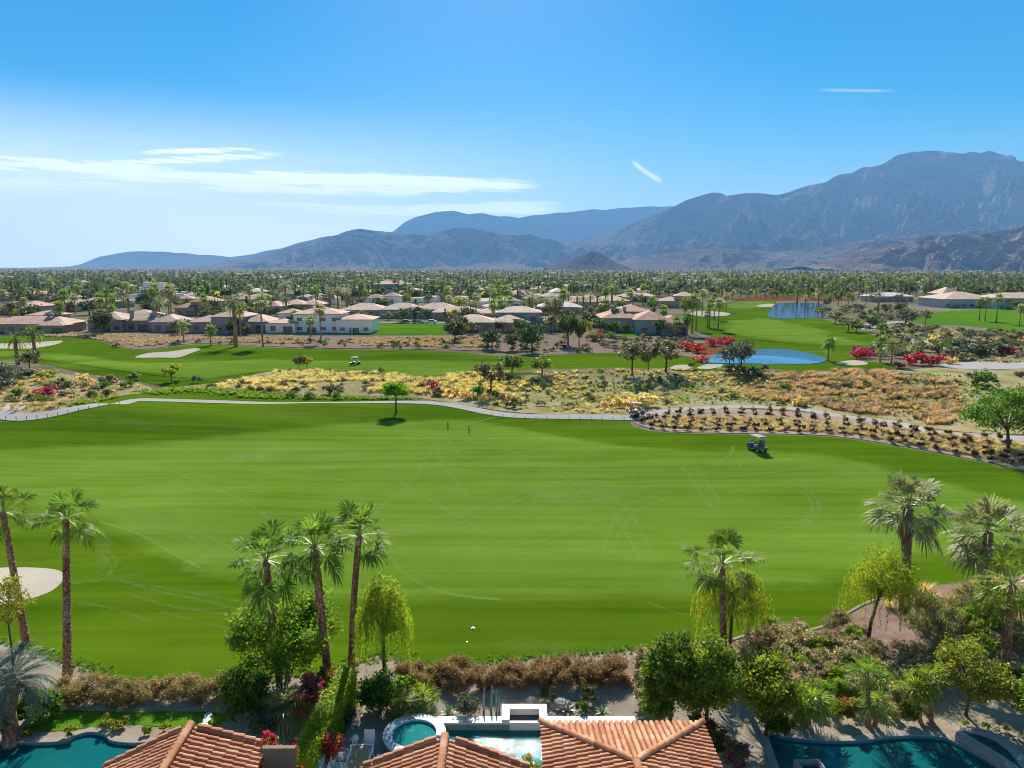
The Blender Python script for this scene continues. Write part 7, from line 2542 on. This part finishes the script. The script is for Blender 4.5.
def garden_fill(poly_px, n, kinds, s0, s1, mind):
    poly = world_poly(poly_px, 2)
    xs, ys = [q.x for q in poly], [q.y for q in poly]
    out, tries = [], 0
    while len(out) < n and tries < n * 80:
        tries += 1
        x, y = rr.uniform(min(xs), max(xs)), rr.uniform(min(ys), max(ys))
        if not inpoly(x, y, poly) or any((x - a) ** 2 + (y - b) ** 2 < mind * mind for a, b in out):
            continue
        out.append((x, y))
        k = rr.choice(kinds)
        pr = OL[k]
        o = pr[0] if not pr[1] else pr[0].copy()
        if pr[1]:
            col.objects.link(o)
        pr[1] = True
        s = rr.uniform(s0, s1)
        o.location = (x, y, H(x, y))
        o.scale = (s, s, s * rr.uniform(.85, 1.2))
        o.rotation_euler = (0, 0, rr.uniform(0, 6.28))
        word = ['pink tipped oleander', 'pink tipped oleander', 'pink tipped oleander', 'dry brown shrub', 'dry brown shrub', 'green leafy shrub'][k]
        o['label'] = f'{"large " if s > (s0 + s1) / 2 + .12 else "small " if s < (s0 + s1) / 2 - .12 else ""}{word} {where3(x, y)}'
        o['category'] = 'shrub'
        o['group'] = 'shrubs of the right hand garden'
garden_fill([(742, 662), (752, 640), (775, 634), (800, 640), (830, 645), (850, 655), (870, 668), (900, 672), (925, 672), (930, 690), (900, 704), (850, 702), (800, 702), (770, 690), (748, 680)], 150, [0, 1, 2, 0, 1, 2, 5, 5], .75, 1.15, .78)
garden_fill([(820, 640), (845, 628), (880, 650), (930, 655), (960, 665), (930, 680), (880, 672), (850, 660)], 55, [0, 1, 5, 2, 3], .6, 1.0, .9)
garden_fill([(915, 622), (940, 606), (985, 605), (1060, 612), (1080, 660), (1020, 670), (960, 655), (925, 645)], 60, [3, 4, 3, 5, 5], 1.0, 1.5, 1.25)
garden_fill([(1015, 690), (1060, 680), (1080, 720), (1030, 715)], 8, [5, 0], .8, 1.1, 1.1)
garden_fill([(775, 712), (800, 708), (840, 706), (880, 708), (900, 706), (940, 722), (900, 718), (860, 716), (830, 720), (780, 722)], 24, [5, 0, 5, 1], .45, .75, .9)
garden_fill([(960, 726), (985, 722), (1020, 735), (1030, 748), (1010, 742), (985, 730)], 7, [5, 5], .3, .5, .8)
garden_fill([(900, 600), (930, 590), (1000, 583), (1040, 583), (1000, 598), (930, 606)], 5, [5, 3], .4, .6, 2.2)
# golden tufts on the edge of the turf
tv, tf = tuft_mesh(500, 90, .75, .75, .018)
me = mk('grass_tuft', tv, tf, 'gold_blade')
for a, b, lab in ((903, 600, 'golden grass tuft just right of the silvery skirted palm trunk'), (917, 601, 'golden grass tuft second along the turf edge from the palm trunk'), (933, 599, 'plump golden grass tuft in the middle of the turf edge row'),
                  (949, 602, 'golden grass tuft with a spread head near the middle of the row'), (962, 593, 'golden grass tuft between the row and the silvery palm at the right'),
                  (947, 609, 'golden grass tuft set lower than its row, above the dry shrubs'), (972, 586, 'golden grass tuft at the turf edge left of the silvery palm'),
                  (995, 582, 'golden grass tuft under the crown of the right silvery palm'), (926, 592, 'small golden grass tuft touching the turf edge'), (935, 609, 'golden grass tuft in front of the plump one'),
                  (975, 603, 'golden grass tuft behind the yellow green palm'), (888, 607, 'golden grass tuft left of the silvery skirted palm trunk')):
    p = P(a, b)
    o = obj('grass_tuft', me, None, p, rr.uniform(0, 6), rr.uniform(.8, 1.15))
    o['label'] = lab
    o['category'] = 'grass tuft'
    o['group'] = 'golden tufts along the turf edge'

# thin grass creeping over the ragged near edge of the turf
edge_px = [(-60, 641), (0, 640), (50, 654), (100, 670), (130, 680), (180, 684), (235, 683), (330, 668), (385, 655), (430, 664), (470, 662), (540, 655), (600, 651), (650, 646), (690, 640)]
ln_ = line_smooth([P(a, b).to_2d() for a, b in edge_px], 12)
pl_ = []
for q in walk(ln_, .05):
    for _ in range(2):
        pl_.append((q.x + rr.gauss(0, .3), q.y + rr.gauss(-.12, .22), .02, rr.uniform(0, 6.28), rr.uniform(.10, .24), rr.randrange(5)))
scatter('turf_edge_grass', TF, pl_, ['leaf_mid', 'leaf_lime'], mi_of=[0, 1, 0, 0, 1])
